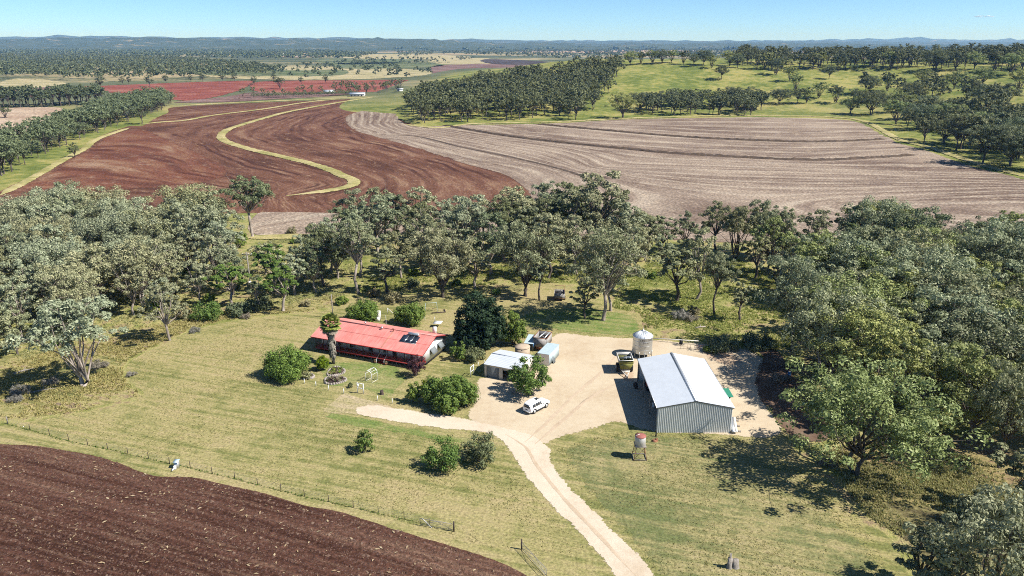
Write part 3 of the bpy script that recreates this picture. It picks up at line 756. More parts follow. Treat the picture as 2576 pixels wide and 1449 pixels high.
GUM = {}
def gum_proto(key, *a, **k):
    GUM[key] = (finish('gum_' + str(key), gum_parts(*a, **k)), a[1])
for i in range(6):      # round-headed woodland gums
    gum_proto(i, 100 + i, 15.0, 5.0 + 0.35 * (i % 3), 12 + i % 3, 6, 105, 0.40, fork=0.22 + 0.025 * i, lean=0.03, zlow=0.25 + 0.04 * (i % 3))
gum_proto('wide', 201, 17.0, 8.6, 17, 7, 105, 0.45, fork=0.20, lean=0.03, stems=2, zlow=0.34)
gum_proto('wide2', 202, 20.0, 9.2, 19, 7, 100, 0.46, fork=0.30, lean=0.02, zlow=0.36, open_=1.15)
gum_proto('wide3', 203, 16.0, 10.5, 20, 8, 120, 0.44, fork=0.22, lean=0.05, stems=2, zlow=0.34)
gum_proto('tall', 204, 20.0, 6.6, 14, 7, 110, 0.44, fork=0.42, lean=0.02, zlow=0.46)
gum_proto('fork', 205, 16.0, 6.6, 14, 7, 110, 0.44, fork=0.10, lean=0.05, stems=2, zlow=0.42)
gum_proto('thin', 206, 11.0, 3.1, 11, 5, 95, 0.36, fork=0.34, lean=0.05, zlow=0.34)
gum_proto('thin2', 207, 10.0, 2.5, 9, 5, 85, 0.34, fork=0.42, lean=0.08, zlow=0.44)

TREES = []
def gum(X, Y, key, H, wide=1.0, leaf='leaf_grey', bark='bark_pale', label='', group=None, rz=None, name='gum_tree'):
    (tm, cm), h0 = GUM[key]
    s = H / h0
    z = float(hill_h(X, Y))
    t = thing(name, label, 'tree', (X, Y, z), RNG.uniform(0, 6.28) if rz is None else rz, group)
    t.scale = (s * wide, s * wide, s)
    for nm, me, mt in (('trunk', tm, bark), ('crown', cm, leaf)):
        o = obj(nm, me, None, t)
        o.material_slots[0].link = 'OBJECT'; o.material_slots[0].material = M[mt]
    TREES.append((X, Y, H * 0.3 * wide))
    return t

def gum_uv(u, v, key, H, wide=1.0, **k):
    X, Y = at(u, v); return gum(X, Y, key, H, wide, **k)

def belt(X, Y):
    """Where in the belt of trees behind the house a tree stands, in words."""
    a = 'behind the left half of the house' if X < -28 else ('behind the right half of the house' if X < -6 else ('behind the garage' if X < 16 else 'behind the silo'))
    b = 'front' if Y < 190 else ('middle' if Y < 216 else 'back')
    return {'label': 'grey gum, %s row of the belt %s' % (b, a), 'group': 'tree belt, %s row, %s' % (b, a)}

# trees one can tell apart
gum_uv(636, 597, 'tall', 20.5, 1.12, leaf='leaf_dark', bark='bark_pale', label='tall dark-crowned gum with a long bare trunk, alone at the field edge', rz=0.5)
gum_uv(1112, 748, 'wide', 17.5, 0.95, leaf='leaf_silver', bark='bark_dark', label='broad silvery gum with twin dark trunks behind the swing set')
gum_uv(1517, 806, 'wide2', 21.5, 0.95, leaf='leaf_grey', bark='bark_pale', label='large grey gum with a thick pale trunk on the mown grass beyond the yard')
gum_uv(1320, 745, 'wide', 18.5, 0.85, leaf='leaf_grey', bark='bark_dark', label='big leaning gum behind the dark fig tree, left of the old trailer', rz=2.1)
gum_uv(1357, 756, 'thin2', 11.5, 1.0, leaf='leaf_grey', bark='bark_dark', label='thin two-stemmed sapling left of the old trailer')
gum_uv(1471, 800, 'thin', 9.5, 1.1, leaf='leaf_grey', bark='bark_dark', label='small thin gum just left of the large grey gum beyond the yard')
gum_uv(1536, 782, 'thin', 12.0, 1.2, leaf='leaf_grey', bark='bark_pale', label='slim gum standing close behind the large grey gum')
gum_uv(902, 738, 'tall', 20.0, 0.95, leaf='leaf_grey', bark='bark_pale', label='tall gum with a straight pale trunk behind the house')
gum_uv(815, 720, 'tall', 17.0, 0.9, leaf='leaf_dark', bark='bark_dark', label='dark-trunked gum between the power pole and the tall straight gum', rz=1.0)
gum_uv(712, 782, 'thin', 11.5, 1.35, leaf='leaf_citrus', bark='bark_pale', label='bright green gum on the bank left of the timber pole')
gum_uv(427, 856, 3, 13.5, 1.0, leaf='leaf_silver', bark='bark_pale', label='round-headed gum with a straight bare trunk at the lawn edge')
gum_uv(206, 972, 'fork', 17.0, 1.05, leaf='leaf_silver', bark='bark_pale', label='silver gum with a low forked pale trunk at the left edge of the lawn', rz=0.9)
gum_uv(1702, 757, 'thin', 14.5, 1.35, leaf='leaf_grey', bark='bark_dark', label='slim gum left of the pair in the grass paddock right of the silo')
gum_uv(1752, 752, 2, 17.5, 0.9, leaf='leaf_grey', bark='bark_pale', label='tall gum with a curved pale trunk in the grass paddock')
gum_uv(1797, 790, 'tall', 15.5, 0.75, leaf='leaf_grey', bark='bark_dark', label='gum with a slanting dark trunk in front of the grass paddock')
gum_uv(1862, 806, 'thin2', 9.0, 1.2, leaf='leaf_grey', bark='bark_dark', label='spindly young gum nearest the fallen white log')
gum_uv(1992, 884, 'wide2', 20.0, 0.75, leaf='leaf_grey', bark='bark_dark', label='dark-trunked gum at the back corner of the gravel yard')
gum_uv(2150, 1192, 'wide3', 15.5, 1.05, leaf='leaf_olive', bark='bark_dark', label='wide olive gum casting its shadow on the grass before the shed', rz=0.4)
gum_uv(2433, 1112, 'wide', 15.5, 0.95, leaf='leaf_olive', bark='bark_dark', label='olive gum with a thick slanting trunk near the right edge')
gum_uv(2512, 1177, 'wide2', 16.0, 0.65, leaf='leaf_grey', bark='bark_dark', label='gum with a forked trunk nearest the right edge of the picture')
gum_uv(2480, 1600, 'wide', 17.5, 0.8, leaf='leaf_silver', bark='bark_dark', label='silver-green gum filling the bottom right corner')
gum_uv(2380, 1560, 'thin', 9.5, 1.5, leaf='leaf_grey', bark='bark_dark', label='small grey gum left of the one in the bottom right corner')
gum_uv(2590, 1300, 'thin', 11.0, 1.5, leaf='leaf_grey', bark='bark_dark', label='bushy gum at the right edge above the bottom corner gum')
gum_uv(2690, 1370, 'wide2', 17.0, 0.7, leaf='leaf_grey', bark='bark_dark', label='gum whose crown reaches in from the right edge, low down')
gum_uv(2320, 1500, 'thin', 8.5, 1.6, leaf='leaf_grey', bark='bark_dark', label='low bushy gum at the edge of the front lawn, bottom right')
for u, v, k, H, w, lf in ((690, 730, 'thin', 12.5, 1.4, 'leaf_citrus'), (742, 742, 'thin', 11.0, 1.4, 'leaf_silver'), (770, 700, 0, 12.0, 1.0, 'leaf_silver'), (796, 735, 2, 12.5, 1.0, 'leaf_dark'), (655, 775, 'thin2', 8.0, 1.5, 'leaf_dark'), (585, 770, 'thin', 11.0, 1.4, 'leaf_citrus')):
    gum_uv(u, v, k, H, w, leaf=lf, bark='bark_pale', label={690: 'bright green slender gum just right of the power pole', 742: 'silver slender gum between power pole and timber pole', 770: 'silvery gum behind the slender gums by the power pole', 796: 'dark bushy gum left of the tall straight gum behind the house', 655: 'small dark gum on the bank below the power pole', 585: 'bright green gum at the house-side end of the left woodland'}[u])
gum_uv(668, 690, 'thin', 9.5, 1.3, leaf='leaf_silver', bark='bark_pale', label='small silver-leaved gum right of the power pole')
for u, v, k, H, w in ((1010, 700, 4, 13, 1.0), (975, 735, 'thin', 10, 1.3), (1060, 640, 1, 16, 1.0), (1180, 660, 5, 18, 1.05), (1235, 690, 0, 17, 1.05), (1290, 640, 2, 17, 1.1), (1360, 655, 4, 18, 1.1),
                      (1420, 640, 3, 18, 1.1), (1500, 640, 5, 20, 1.1), (1560, 655, 1, 18, 1.1), (1600, 690, 0, 15, 0.9), (1140, 610, 3, 16, 1.1), (1060, 600, 2, 15, 1.0), (950, 640, 5, 17, 1.1),
                      (870, 650, 1, 16, 1.1), (1000, 610, 0, 16, 1.0), (1220, 605, 4, 15, 1.1), (1320, 605, 1, 15, 1.1), (1430, 600, 0, 16, 1.1), (1550, 612, 2, 15, 1.1), (900, 610, 2, 14, 1.0), (1380, 700, 2, 16, 0.95), (1450, 690, 4, 17, 1.0), (850, 700, 0, 13, 1.0), (1270, 655, 'tall', 18, 0.9), (1110, 690, 'thin', 10, 1.4), (1195, 725, 'thin', 12, 1.3)):
    gum_uv(u, v, k, H * RNG.uniform(0.9, 1.2), w * 1.12, leaf=('leaf_grey', 'leaf_silver', 'leaf_dark')[int(u + v) % 3], bark='bark_pale' if (u % 3) else 'bark_dark', **belt(*at(u, v)))

def scatter(poly, spacing, n, clear=1.0, world=False, seed=1, avoid=()):
    """Up to n points in a polygon, no two closer than about the spacing."""
    rng = np.random.default_rng(seed)
    A = np.array(poly if world else ats(poly))
    lo, hi = A.min(0), A.max(0)
    P = lo + rng.random((n * 14, 2)) * (hi - lo)
    P = P[inside(P, A)]
    out = []; cells = {}
    for p in P:
        s = spacing * rng.uniform(0.8, 1.25)
        i, j = int(p[0] // spacing), int(p[1] // spacing)
        near = [q for a in range(i - 2, i + 3) for b in range(j - 2, j + 3) for q in cells.get((a, b), ())]
        if any((p[0] - q[0]) ** 2 + (p[1] - q[1]) ** 2 < s * s for q in near): continue
        if any((p[0] - x) ** 2 + (p[1] - y) ** 2 < (clear * (spacing * 0.45 + r * 0.5)) ** 2 for x, y, r in avoid): continue
        out.append((p[0], p[1])); cells.setdefault((i, j), []).append(p)
        if len(out) >= n: break
    return out

def zone(side, X, Y):
    """Where in its woodland a tree stands, in words."""
    if side == 'left':
        a = 'at the left edge of the left woodland' if X < -110 else ('mid-way across the left woodland' if X < -88 else 'on the house side of the left woodland')
        b = 'nearest the lawn' if Y < 165 else ('halfway back' if Y < 200 else 'by the field')
        w = 'silvery gum'
    else:
        a = 'on the yard side of the right woodland' if X < 82 else ('mid-way across the right woodland' if X < 108 else 'at the right edge of the right woodland')
        b = 'nearest the camera' if Y < 140 else ('halfway back' if Y < 180 else 'by the field')
        w = 'olive gum'
    return {'label': '%s %s, %s' % (w, a, b), 'group': '%s wood, %s, %s' % (side, a, b)}

for X, Y in scatter([(790, 690), (800, 610), (900, 602), (1150, 600), (1400, 598), (1640, 606), (1640, 660), (1560, 690), (1400, 690), (1300, 700), (1150, 690), (1000, 690), (880, 720)], 7.5, 15, seed=12, avoid=[(x, y, r * 0.5) for x, y, r in TREES]):
    gum(X, Y, int(RNG.integers(0, 6)), RNG.uniform(10, 19), RNG.uniform(0.95, 1.25), leaf=('leaf_grey', 'leaf_silver', 'leaf_grey')[int(RNG.integers(0, 3))], bark='bark_pale' if RNG.random() < .5 else 'bark_dark', **belt(X, Y))
# dense woodland left of the house
LEFTWOOD = [(-160, 690), (-60, 620), (60, 600), (200, 602), (330, 598), (450, 604), (520, 608), (545, 640), (580, 680), (596, 730), (600, 768), (520, 790), (450, 800), (360, 800), (260, 830), (150, 870), (60, 900), (-60, 960), (-180, 900)]
pts = scatter(LEFTWOOD, 6.6, 100, seed=3, avoid=TREES)
for X, Y in pts:
    far_ = Y > 195
    big = RNG.random() < 0.25
    gum(X, Y, ('wide', 'wide2', 'wide3', 'fork')[int(RNG.integers(0, 4))] if big else int(RNG.integers(0, 6)), RNG.uniform(14.5, 18.5) if big else RNG.uniform(9.5, 17.0), RNG.uniform(0.85, 1.15), leaf=('leaf_silver', 'leaf_silver', 'leaf_grey')[int(RNG.integers(0, 3))], bark='bark_pale' if RNG.random() < .6 else 'bark_dark',
        **zone('left', X, Y))
# dense woodland at the right
RIGHTWOOD = [(1900, 640), (2010, 632), (2200, 640), (2400, 650), (2600, 660), (2800, 700), (2900, 1000), (2800, 1170), (2620, 1180), (2560, 1050), (2480, 1060), (2380, 1010), (2280, 1090), (2180, 1060), (2110, 985), (2050, 925), (2060, 850), (2020, 790), (2010, 730), (1930, 690)]
pts = scatter(RIGHTWOOD, 7.2, 96, seed=9, avoid=TREES)
for X, Y in pts:
    far_ = Y > 175
    big = RNG.random() < (0.25 if far_ else 0.45)
    gum(X, Y, ('wide', 'wide2', 'wide3', 'fork')[int(RNG.integers(0, 4))] if big else int(RNG.integers(0, 6)), RNG.uniform(14.5, 19.0) if big else RNG.uniform(9.5, 17.0), RNG.uniform(0.9, 1.2), leaf=('leaf_olive', 'leaf_olive', 'leaf_grey', 'leaf_grey')[int(RNG.integers(0, 4))] if not far_ else ('leaf_grey', 'leaf_olive', 'leaf_dark')[int(RNG.integers(0, 3))], bark='bark_dark' if RNG.random() < .6 else 'bark_pale',
        **zone('right', X, Y))
for u, v, k, H, w in ((1660, 640, 'thin', 12, 1.5), (1720, 632, 1, 12, 1.0), (1800, 628, 4, 15, 1.0), (1850, 655, 'fork', 16, 0.9), (1905, 640, 2, 16, 1.0), (1960, 655, 'tall', 16, 0.8), (1900, 700, 'thin', 12, 1.3), (1665, 690, 'thin2', 11, 1.3), (1620, 640, 3, 14, 1.0), (1950, 740, 'thin', 10, 1.4)):
    gum_uv(u, v, k, H, w, leaf='leaf_grey', bark='bark_dark', label='open-crowned gum along the far side of the grass paddock', group='paddock gums')
# hillside trees one can tell apart
HILL = [(1585, 164, 12), (1612, 162, 11), (1665, 160, 12), (1720, 162, 12), (1835, 166, 13), (1855, 172, 12), (1950, 190, 13), (2085, 200, 12), (1770, 164, 12), (2400, 225, 14), (2470, 215, 14), (2560, 230, 15), (2320, 215, 13), (1745, 168, 11), (1790, 172, 11), (1815, 200, 13), (1640, 160, 12), (1690, 158, 11), (1880, 165, 14), (1925, 175, 14), (1965, 178, 13), (2000, 232, 15), (1985, 205, 13), (2060, 172, 14), (2110, 180, 15), (2130, 160, 13), (2190, 168, 13), (2240, 172, 14), (2290, 168, 14), (2350, 178, 15), (2400, 178, 14), (2450, 175, 13), (2500, 180, 14), (2540, 190, 15), (2570, 175, 14),
        (1565, 298, 17), (1900, 275, 13), (2030, 262, 13), (2060, 250, 13), (2100, 262, 14), (2140, 287, 13), (2190, 290, 16), (2185, 235, 13), (2230, 230, 13), (2290, 262, 15), (2265, 282, 15), (2330, 300, 14), (2360, 325, 15), (2250, 312, 15), (2310, 326, 14), (2405, 378, 18), (2375, 362, 13), (2440, 365, 16), (2500, 372, 17), (2560, 400, 17), (2470, 415, 17), (2540, 420, 16), (2450, 255, 14), (2520, 280, 18), (2480, 270, 14), (2420, 300, 12), (2555, 330, 13), (2395, 320, 13), (2500, 330, 14), (2610, 380, 17), (2620, 300, 16), (2590, 430, 16), (2150, 260, 11), (2005, 262, 12), (1960, 262, 11), (1875, 262, 13), (1840, 268, 14), (1795, 275, 13), (1745, 272, 13), (1700, 268, 14), (1655, 278, 14), (1610, 282, 13)]
def hill_many(us, vs):
    """Points where reference pixels meet the land (hillside or plain)."""
    us = np.asarray(us, float); vs = np.asarray(vs, float)
    x = (us - 1288.0) / FPX; y = -(vs - 724.5) / FPX
    D = np.column_stack([x, math.cos(PITCH) + y * math.sin(PITCH), -math.sin(PITCH) + y * math.cos(PITCH)])
    t = np.geomspace(250, 1500, 260)
    P = D[:, None, :] * t[None, :, None]
    below = (CAMH + P[..., 2]) < hill_h(P[..., 0], P[..., 1])
    k = np.argmax(below, 1)
    none = ~below.any(1)
    k = np.where(none | (P[np.arange(len(k)), k, 1] > 1150), np.argmin(np.abs(P[..., 1] - 980), 1), k)
    return [tuple(p) for p in P[np.arange(len(k)), k, :2]]
def hill_at(u, v):
    return hill_many([u], [v])[0]
for u, v, H in HILL:
    X, Y = hill_at(u, v)
    low = v > 290; crest = v < 185
    gum(X, Y, ('fork', 'wide', 'wide3', 'wide', 'fork', 'wide2')[int(u + v) % 6], H * (1.35 if v < 200 else 1.2), RNG.uniform(1.0, 1.35), leaf='leaf_dark' if (u + v) % 3 else 'leaf_olive', bark='bark_dark', name='hill_tree',
        label='spreading gum along the crest of the green hill' if crest else ('spreading gum at the foot of the green hill, beside the pale field' if low else 'spreading gum part-way up the green hillside'),
        group='hill crest trees' if crest else ('hill foot trees' if low else 'hillside trees'))

# ---- woods that read as one mass: real crowns and trunks, joined
def wood(name, pts, Hs, mat, seed, groups=6, sub=4, per=26, leaf=1.0, label=None, zfun=hill_h, Rf=0.32, trunk=True, tint=None):
    """A joined wood. A few low-detail trees are generated, turned, scaled and joined."""
    rng = np.random.default_rng(seed)
    protos = []
    for i in range(7):
        mb, V, q = gum_parts(seed * 31 + i, 15.0, 15.0 * Rf * rng.uniform(0.9, 1.15), groups, sub, per, leaf, fork=0.28, sides=3, zlow=0.45)
        protos.append((V, np.concatenate(mb.V), {k: np.array(f) for k, f in mb.F.items()}))
    LV, TV, TF = [], [], {3: [], 4: [], 5: []}
    nt = 0
    pz = zfun(np.array([q[0] for q in pts]), np.array([q[1] for q in pts]))
    for (X, Y), H, zz in zip(pts, Hs, pz):
        V, tv, tf = protos[int(rng.integers(0, 7))]
        a = rng.uniform(0, 6.28); s = H / 15.0; w = s * rng.uniform(0.85, 1.25)
        Rm = np.array([[math.cos(a) * w, -math.sin(a) * w, 0], [math.sin(a) * w, math.cos(a) * w, 0], [0, 0, s]])
        o = np.array((X, Y, zz))
        LV.append(V @ Rm.T + o)
        if trunk:
            TV.append(tv @ Rm.T + o)
            for k, f in tf.items(): TF.setdefault(k, []).append(f + nt)
            nt += len(tv)
    LV = np.concatenate(LV)
    e = thing(name, label, 'woodland'); e['kind'] = 'stuff'
    c = obj('crowns', new_mesh(name + '_crowns', LV, [np.arange(len(LV)).reshape(-1, 4)]), M[mat], e); c['kind'] = 'stuff'
    if trunk:
        t = obj('trunks', new_mesh(name + '_trunks', np.concatenate(TV), [np.concatenate(f) for f in TF.values() if f]), M['bark_dark'], e); t['kind'] = 'stuff'
    return e

GROVE = [(1018, 296), (1042, 300), (1030, 272), (1070, 262), (1085, 240), (1150, 238), (1220, 218), (1262, 222), (1330, 203), (1400, 205), (1440, 190), (1545, 178), (1568, 186), (1522, 215), (1540, 235), (1492, 250), (1500, 280), (1462, 286), (1448, 304), (1380, 294), (1300, 303), (1230, 298), (1180, 308), (1120, 300), (1080, 314)]
rg = np.random.default_rng(21)
uv = np.column_stack([rg.uniform(1010, 1570, 2600), rg.uniform(185, 316, 2600)])
uv = uv[inside(uv, np.array(GROVE, float))]
pts, cells = [], {}
for X, Y in hill_many(uv[:, 0], uv[:, 1]):
    i, j = int(X // 11), int(Y // 11)
    if any((X - x) ** 2 + (Y - y) ** 2 < 105 for a in (i - 1, i, i + 1) for b in (j - 1, j, j + 1) for x, y in cells.get((a, b), ())): continue
    pts.append((X, Y)); cells.setdefault((i, j), []).append((X, Y))
wood('valley_grove', pts, RNG.uniform(14, 21, len(pts)), 'leaf_dark', 5, 12, 5, 24, 1.0, 'dense dark gum grove between the green hill and the pale field', Rf=0.44)
pts = hill_many(RNG.uniform(1600, 1925, 60), RNG.uniform(262, 292, 60))
wood('hillside_copse', pts, RNG.uniform(12, 18, len(pts)), 'leaf_dark', 6, 9, 5, 30, 0.95, 'narrow copse along the foot of the open green slope', Rf=0.42)
pts = hill_many(RNG.uniform(1850, 2640, 190), RNG.uniform(148, 178, 190))
cv = RNG.uniform(225, 390, 60)
pts += hill_many(RNG.uniform(2140, 2500, 60) + np.maximum(cv - 270, 0) * 1.9, cv)
wood('crest_wood', pts, RNG.uniform(13, 22, len(pts)), 'leaf_dark', 7, 9, 5, 26, 1.0, 'line of dark trees closing the top of the green hill', Rf=0.45)
LG = [(-120, 470), (0, 448), (60, 418), (140, 378), (215, 347), (330, 305), (420, 276), (432, 258), (400, 257), (310, 274), (225, 302), (160, 342), (70, 378), (-100, 400)]
pts = scatter(LG, 6.8, 420, seed=23)
wood('field_side_wood', pts, RNG.uniform(9, 18, len(pts)), 'leaf_dark', 8, 12, 5, 24, 0.85, 'grey gum wood running beside the brown field at left', Rf=0.42)
pts = scatter([(-100, 272), (0, 272), (120, 270), (262, 262), (255, 252), (120, 262), (0, 262), (-100, 262)], 7.5, 110, seed=24)
wood('row_wood', pts, RNG.uniform(15, 21, len(pts)), 'leaf_dark', 9, 9, 5, 26, 0.95, 'row of dark trees behind the tan paddock at left')

# individual paddock trees further out
for u, v, H in ((254, 224, 17), (377, 219, 17), (308, 213, 12), (325, 212, 12), (418, 210, 13), (703, 223, 15), (640, 214, 14), (480, 206, 12), (15, 297, 9), (357, 312, 15), (188, 396, 8), (820, 210, 14), (1003, 236, 8), (758, 212, 11), (690, 205, 12), (590, 205, 13), (560, 205, 14), (510, 206, 13)):
    gum_uv(u, v, (0, 3, 5, 'fork')[u % 4], H, 1.15, leaf='leaf_dark', bark='bark_dark', name='paddock_tree',
           label={15: 'bare-looking small tree on the tan paddock', 357: 'slim tree at the end of the grassed bank', 188: 'round dark tree jutting into the red field', 1003: 'small tree on the grass above the pale field'}.get(u, 'lone dark tree on or beside the far red fields'), group='far red field trees' if u not in (15, 357, 188, 1003) else None)

def band(uv, n, seed, spacing):
    return scatter(uv, spacing, n, seed=seed)
pts = band([(600, 250), (700, 246), (860, 240), (940, 236), (1010, 232), (1010, 220), (860, 226), (830, 236), (650, 244)], 60, 31, 9)
wood('farmyard_trees', pts, RNG.uniform(6, 14, len(pts)), 'leaf_dark', 10, 6, 4, 26, 1.1, 'trees round the distant farm buildings')
P = band([(-200, 208), (60, 200), (230, 206), (480, 203), (640, 196), (720, 185), (640, 170), (560, 160), (430, 150), (200, 142), (-200, 146)], 3900, 32, 10.5)
wood('plain_woodland', P, RNG.uniform(11, 18, len(P)), 'leaf_far', 11, 5, 3, 6, 3.0, 'broad dark woodland on the plain at left', trunk=False, Rf=0.42)
P = band([(-300, 142), (200, 140), (450, 148), (700, 152), (900, 150), (950, 138), (800, 130), (300, 128), (-300, 128)], 3600, 33, 17)
wood('plain_woodland', P, RNG.uniform(12, 20, len(P)), 'leaf_far', 12, 4, 3, 5, 5.0, 'scattered far woodland beyond the dark plain wood', trunk=False, Rf=0.55)
P = band([(700, 205), (900, 200), (1060, 205), (1090, 190), (1010, 178), (1000, 168), (1130, 160), (1200, 150), (900, 150), (800, 165), (640, 185)], 170, 34, 26)
wood('plain_trees', P, RNG.uniform(10, 16, len(P)), 'leaf_far', 13, 5, 4, 10, 2.4, 'scattered trees between the far crop fields', trunk=False, Rf=0.38)
P = band([(1000, 152), (1100, 138), (1300, 146), (1500, 158), (1700, 150), (2000, 140), (2600, 140), (2600, 126), (1900, 126), (1400, 128), (1000, 132)], 2400, 35, 19)
wood('plain_trees', P, RNG.uniform(11, 18, len(P)), 'leaf_far', 14, 4, 3, 6, 4.2, 'scattered trees across the far plain at centre and right', trunk=False, Rf=0.5)
P = band([(-900, 127), (300, 125), (1000, 128), (1700, 127), (3300, 127), (3300, 115), (1700, 114), (900, 113), (-900, 113)], 3800, 36, 50)
wood('horizon_woodland', P, RNG.uniform(14, 24, len(P)), 'leaf_far', 15, 3, 2, 5, 16.0, 'far dark woodland strips below the horizon', trunk=False, Rf=1.6)

# orchard-like hedge rows on the plain
for u0, v0, u1, v1, n in ((735, 158, 1130, 160, 90), (860, 166, 1100, 163, 60), (490, 176, 640, 172, 50), (650, 165, 830, 163, 60), (640, 248, 900, 239, 70)):
    a, b = np.array(at(u0, v0)), np.array(at(u1, v1))
    P = [tuple(a + (b - a) * t + RNG.normal(size=2) * 2.5) for t in np.linspace(0, 1, n * 2)]
    wood('hedgerow', P, RNG.uniform(4, 6.5, len(P)), 'leaf_far', int(40 + u0 % 17), 4, 3, 8, 1.8, 'long dark green hedgerow between far fields' if u0 != 640 else 'dark shrub row in front of the distant farm', trunk=False, Rf=0.9)

# --- hills on the horizon
def range_of_hills(name, dist, u0, u1, prof, seed, mat, depth=2500):
    """A ridge at a given distance; prof gives (u, height m) pairs."""
    rng = np.random.default_rng(seed)
    n = 170
    us = np.linspace(u0, u1, n)
    hh = 0.88 * np.interp(us, [p[0] for p in prof], [p[1] for p in prof])
    for f, amp in ((9, 0.05), (23, 0.035), (51, 0.02)):
        hh = hh * (1 + amp * np.sin(np.linspace(0, f, n) + rng.uniform(0, 6)))
    hh = hh * (1 + 0.012 * rng.normal(size=n))
    V = []
    rows = ((-1.0, 0.0), (-0.7, 0.22), (-0.4, 0.55), (-0.15, 0.86), (0.0, 1.0), (0.5, 0.6), (1.0, 0.0))
    for k, (t, q) in enumerate(rows):
        Yk = dist + t * depth
        X = (us - 1288) / FPX * dist * 1.03
        jig = 1 + (0.10 * rng.normal(size=n) if 0 < k < 6 else 0)
        V.append(np.column_stack([X, np.full(n, Yk) + rng.normal(size=n) * depth * 0.04, -0.5 + hh * q * jig]))
    V = np.stack(V, 1).reshape(-1, 3); m = len(rows)
    q = np.array([(i * m + k, (i + 1) * m + k, (i + 1) * m + k + 1, i * m + k + 1) for i in range(n - 1) for k in range(m - 1)])
    tag(obj(name, new_mesh(name, V, [q], True), mat), kind='structure')
def m_hills():
    k = NT('forested_hills')
    n = k.noise(0.0022, 6.0, k.coord((1, 2.5, 1)), 0.65)
    c = k.ramp(n, [(0.40, (0.05, 0.07, 0.042)), (0.60, (0.075, 0.092, 0.055)), (0.68, (0.22, 0.19, 0.12)), (0.76, (0.26, 0.22, 0.14))])
    return k.done(k.prin(c, 0.95, 0, 0.05, k.bump(k.noise(0.02, 4.0), 1.0, 12.0)))
M['hills'] = m_hills()
range_of_hills('hills', 8200, -700, 1500, [(-700, 95), (0, 108), (250, 118), (300, 132), (420, 122), (700, 112), (860, 96), (980, 106), (1100, 92), (1250, 62), (1400, 40), (1500, 0)], 3, M['hills'])
range_of_hills('hills', 9000, 1150, 3200, [(1150, 0), (1300, 62), (1340, 78), (1420, 62), (1480, 44), (1570, 64), (1640, 46), (1800, 60), (2000, 58), (2200, 42), (2600, 52), (3200, 40)], 4, M['hills'])
range_of_hills('hills', 14500, -700, 3300, [(-700, 170), (100, 185), (330, 190), (800, 150), (1000, 140), (1280, 120), (1500, 108), (1700, 118), (1850, 105), (2200, 92), (2576, 78), (3300, 70)], 5, M['hills'], 4000)
range_of_hills('hills', 20500, 900, 3400, [(900, 90), (1250, 135), (1350, 140), (1700, 120), (2150, 150), (2230, 190), (2320, 135), (2450, 145), (2600, 135), (3400, 125)], 6, M['hills'], 3000)
# ------------------------------------------------------------------ shrubs, garden trees and ground cover
def bush_mesh(name, seed, R, H, lobes, per, leaf, lobe_r=0.34, base=0.0, mat='leaf_bush', inward=0.75, squash=1.0, aspect=0.55, mounds=None):
    """A shrub of one or more uneven mounds: lobes over each mound, leaves through each lobe, stems inside."""
    rng = np.random.default_rng(seed)
    C, Rr = [], []
    mb = MB()
    if mounds is None:                                          # a lopsided main mound and lesser ones against it
        mounds = [(0, 0, 1.0, 1.0)] + [(math.cos(a) * 0.5, math.sin(a) * 0.5, rng.uniform(0.55, 0.68), rng.uniform(0.62, 0.86)) for a in rng.uniform(0, 6.28) + np.arange(3) * 2.1]
    tot = sum(m[2] for m in mounds)
    for mx, my, mr, mh in mounds:
        n = max(6, int(lobes * mr / tot)); r_ = R * mr; h_ = H * mh
        for i in range(n):
            w = 1 - (i + 0.5) / n * 1.78
            a = i * 2.39996 + rng.normal() * 0.3
            q = math.sqrt(max(1 - w * w, 0.02)); f = rng.uniform(0.66, 1.06)
            lr = lobe_r * R * rng.uniform(0.62, 1.15) * (0.5 + 0.5 * mr)
            c = np.array((mx * R + math.cos(a) * q * max(r_ - lr, 0.1) * 1.05 * f, my * R + math.sin(a) * q * max(r_ - lr, 0.1) * 1.05 * f, h_ * (0.47 + base / 2) + w * (h_ * 0.5) * 0.82 * f))
            c[2] = max(c[2], H * (0.12 + base))
            C.append(c); Rr.append(lr)
            if i % 4 == 0:
                mb.tube([(c[0] * 0.08, c[1] * 0.08, -0.1), (c[0] * 0.4, c[1] * 0.4, c[2] * 0.45), c], [0.04 + 0.011 * R, 0.025 + 0.007 * R, 0.012], 4, False)
        C.append(np.array((mx * R, my * R, h_ * 0.45))); Rr.append(r_ * 0.5)
    V, q = leaf_quads(rng, C, Rr, per, leaf, 0.9, -0.75, inward, aspect, 1.9)
    V[:, 2] = np.maximum(V[:, 2], 0.03)
    tm = mb.mesh(name + '_stems'); tm.materials.append(M['bark_dark'])
    cm = new_mesh(name + '_foliage', V, [q]); cm.materials.append(M[mat])
    return tm, cm

def bush(name, label, cat, X, Y, args, group=None, sx=1.0, parts=('stem', 'crown'), rz=0.0):
    tm, cm = args if isinstance(args[0], bpy.types.Mesh) else bush_mesh(name, *args[0], **args[1])
    t = thing(name, label, cat, (X, Y, 0), rz, group)
    t.scale = (sx, sx, sx)
    obj(parts[0], tm, None, t); obj(parts[1], cm, None, t)
    return t
def A(*a, **k): return (a, k)
def P2(u, v): return at(u, v)

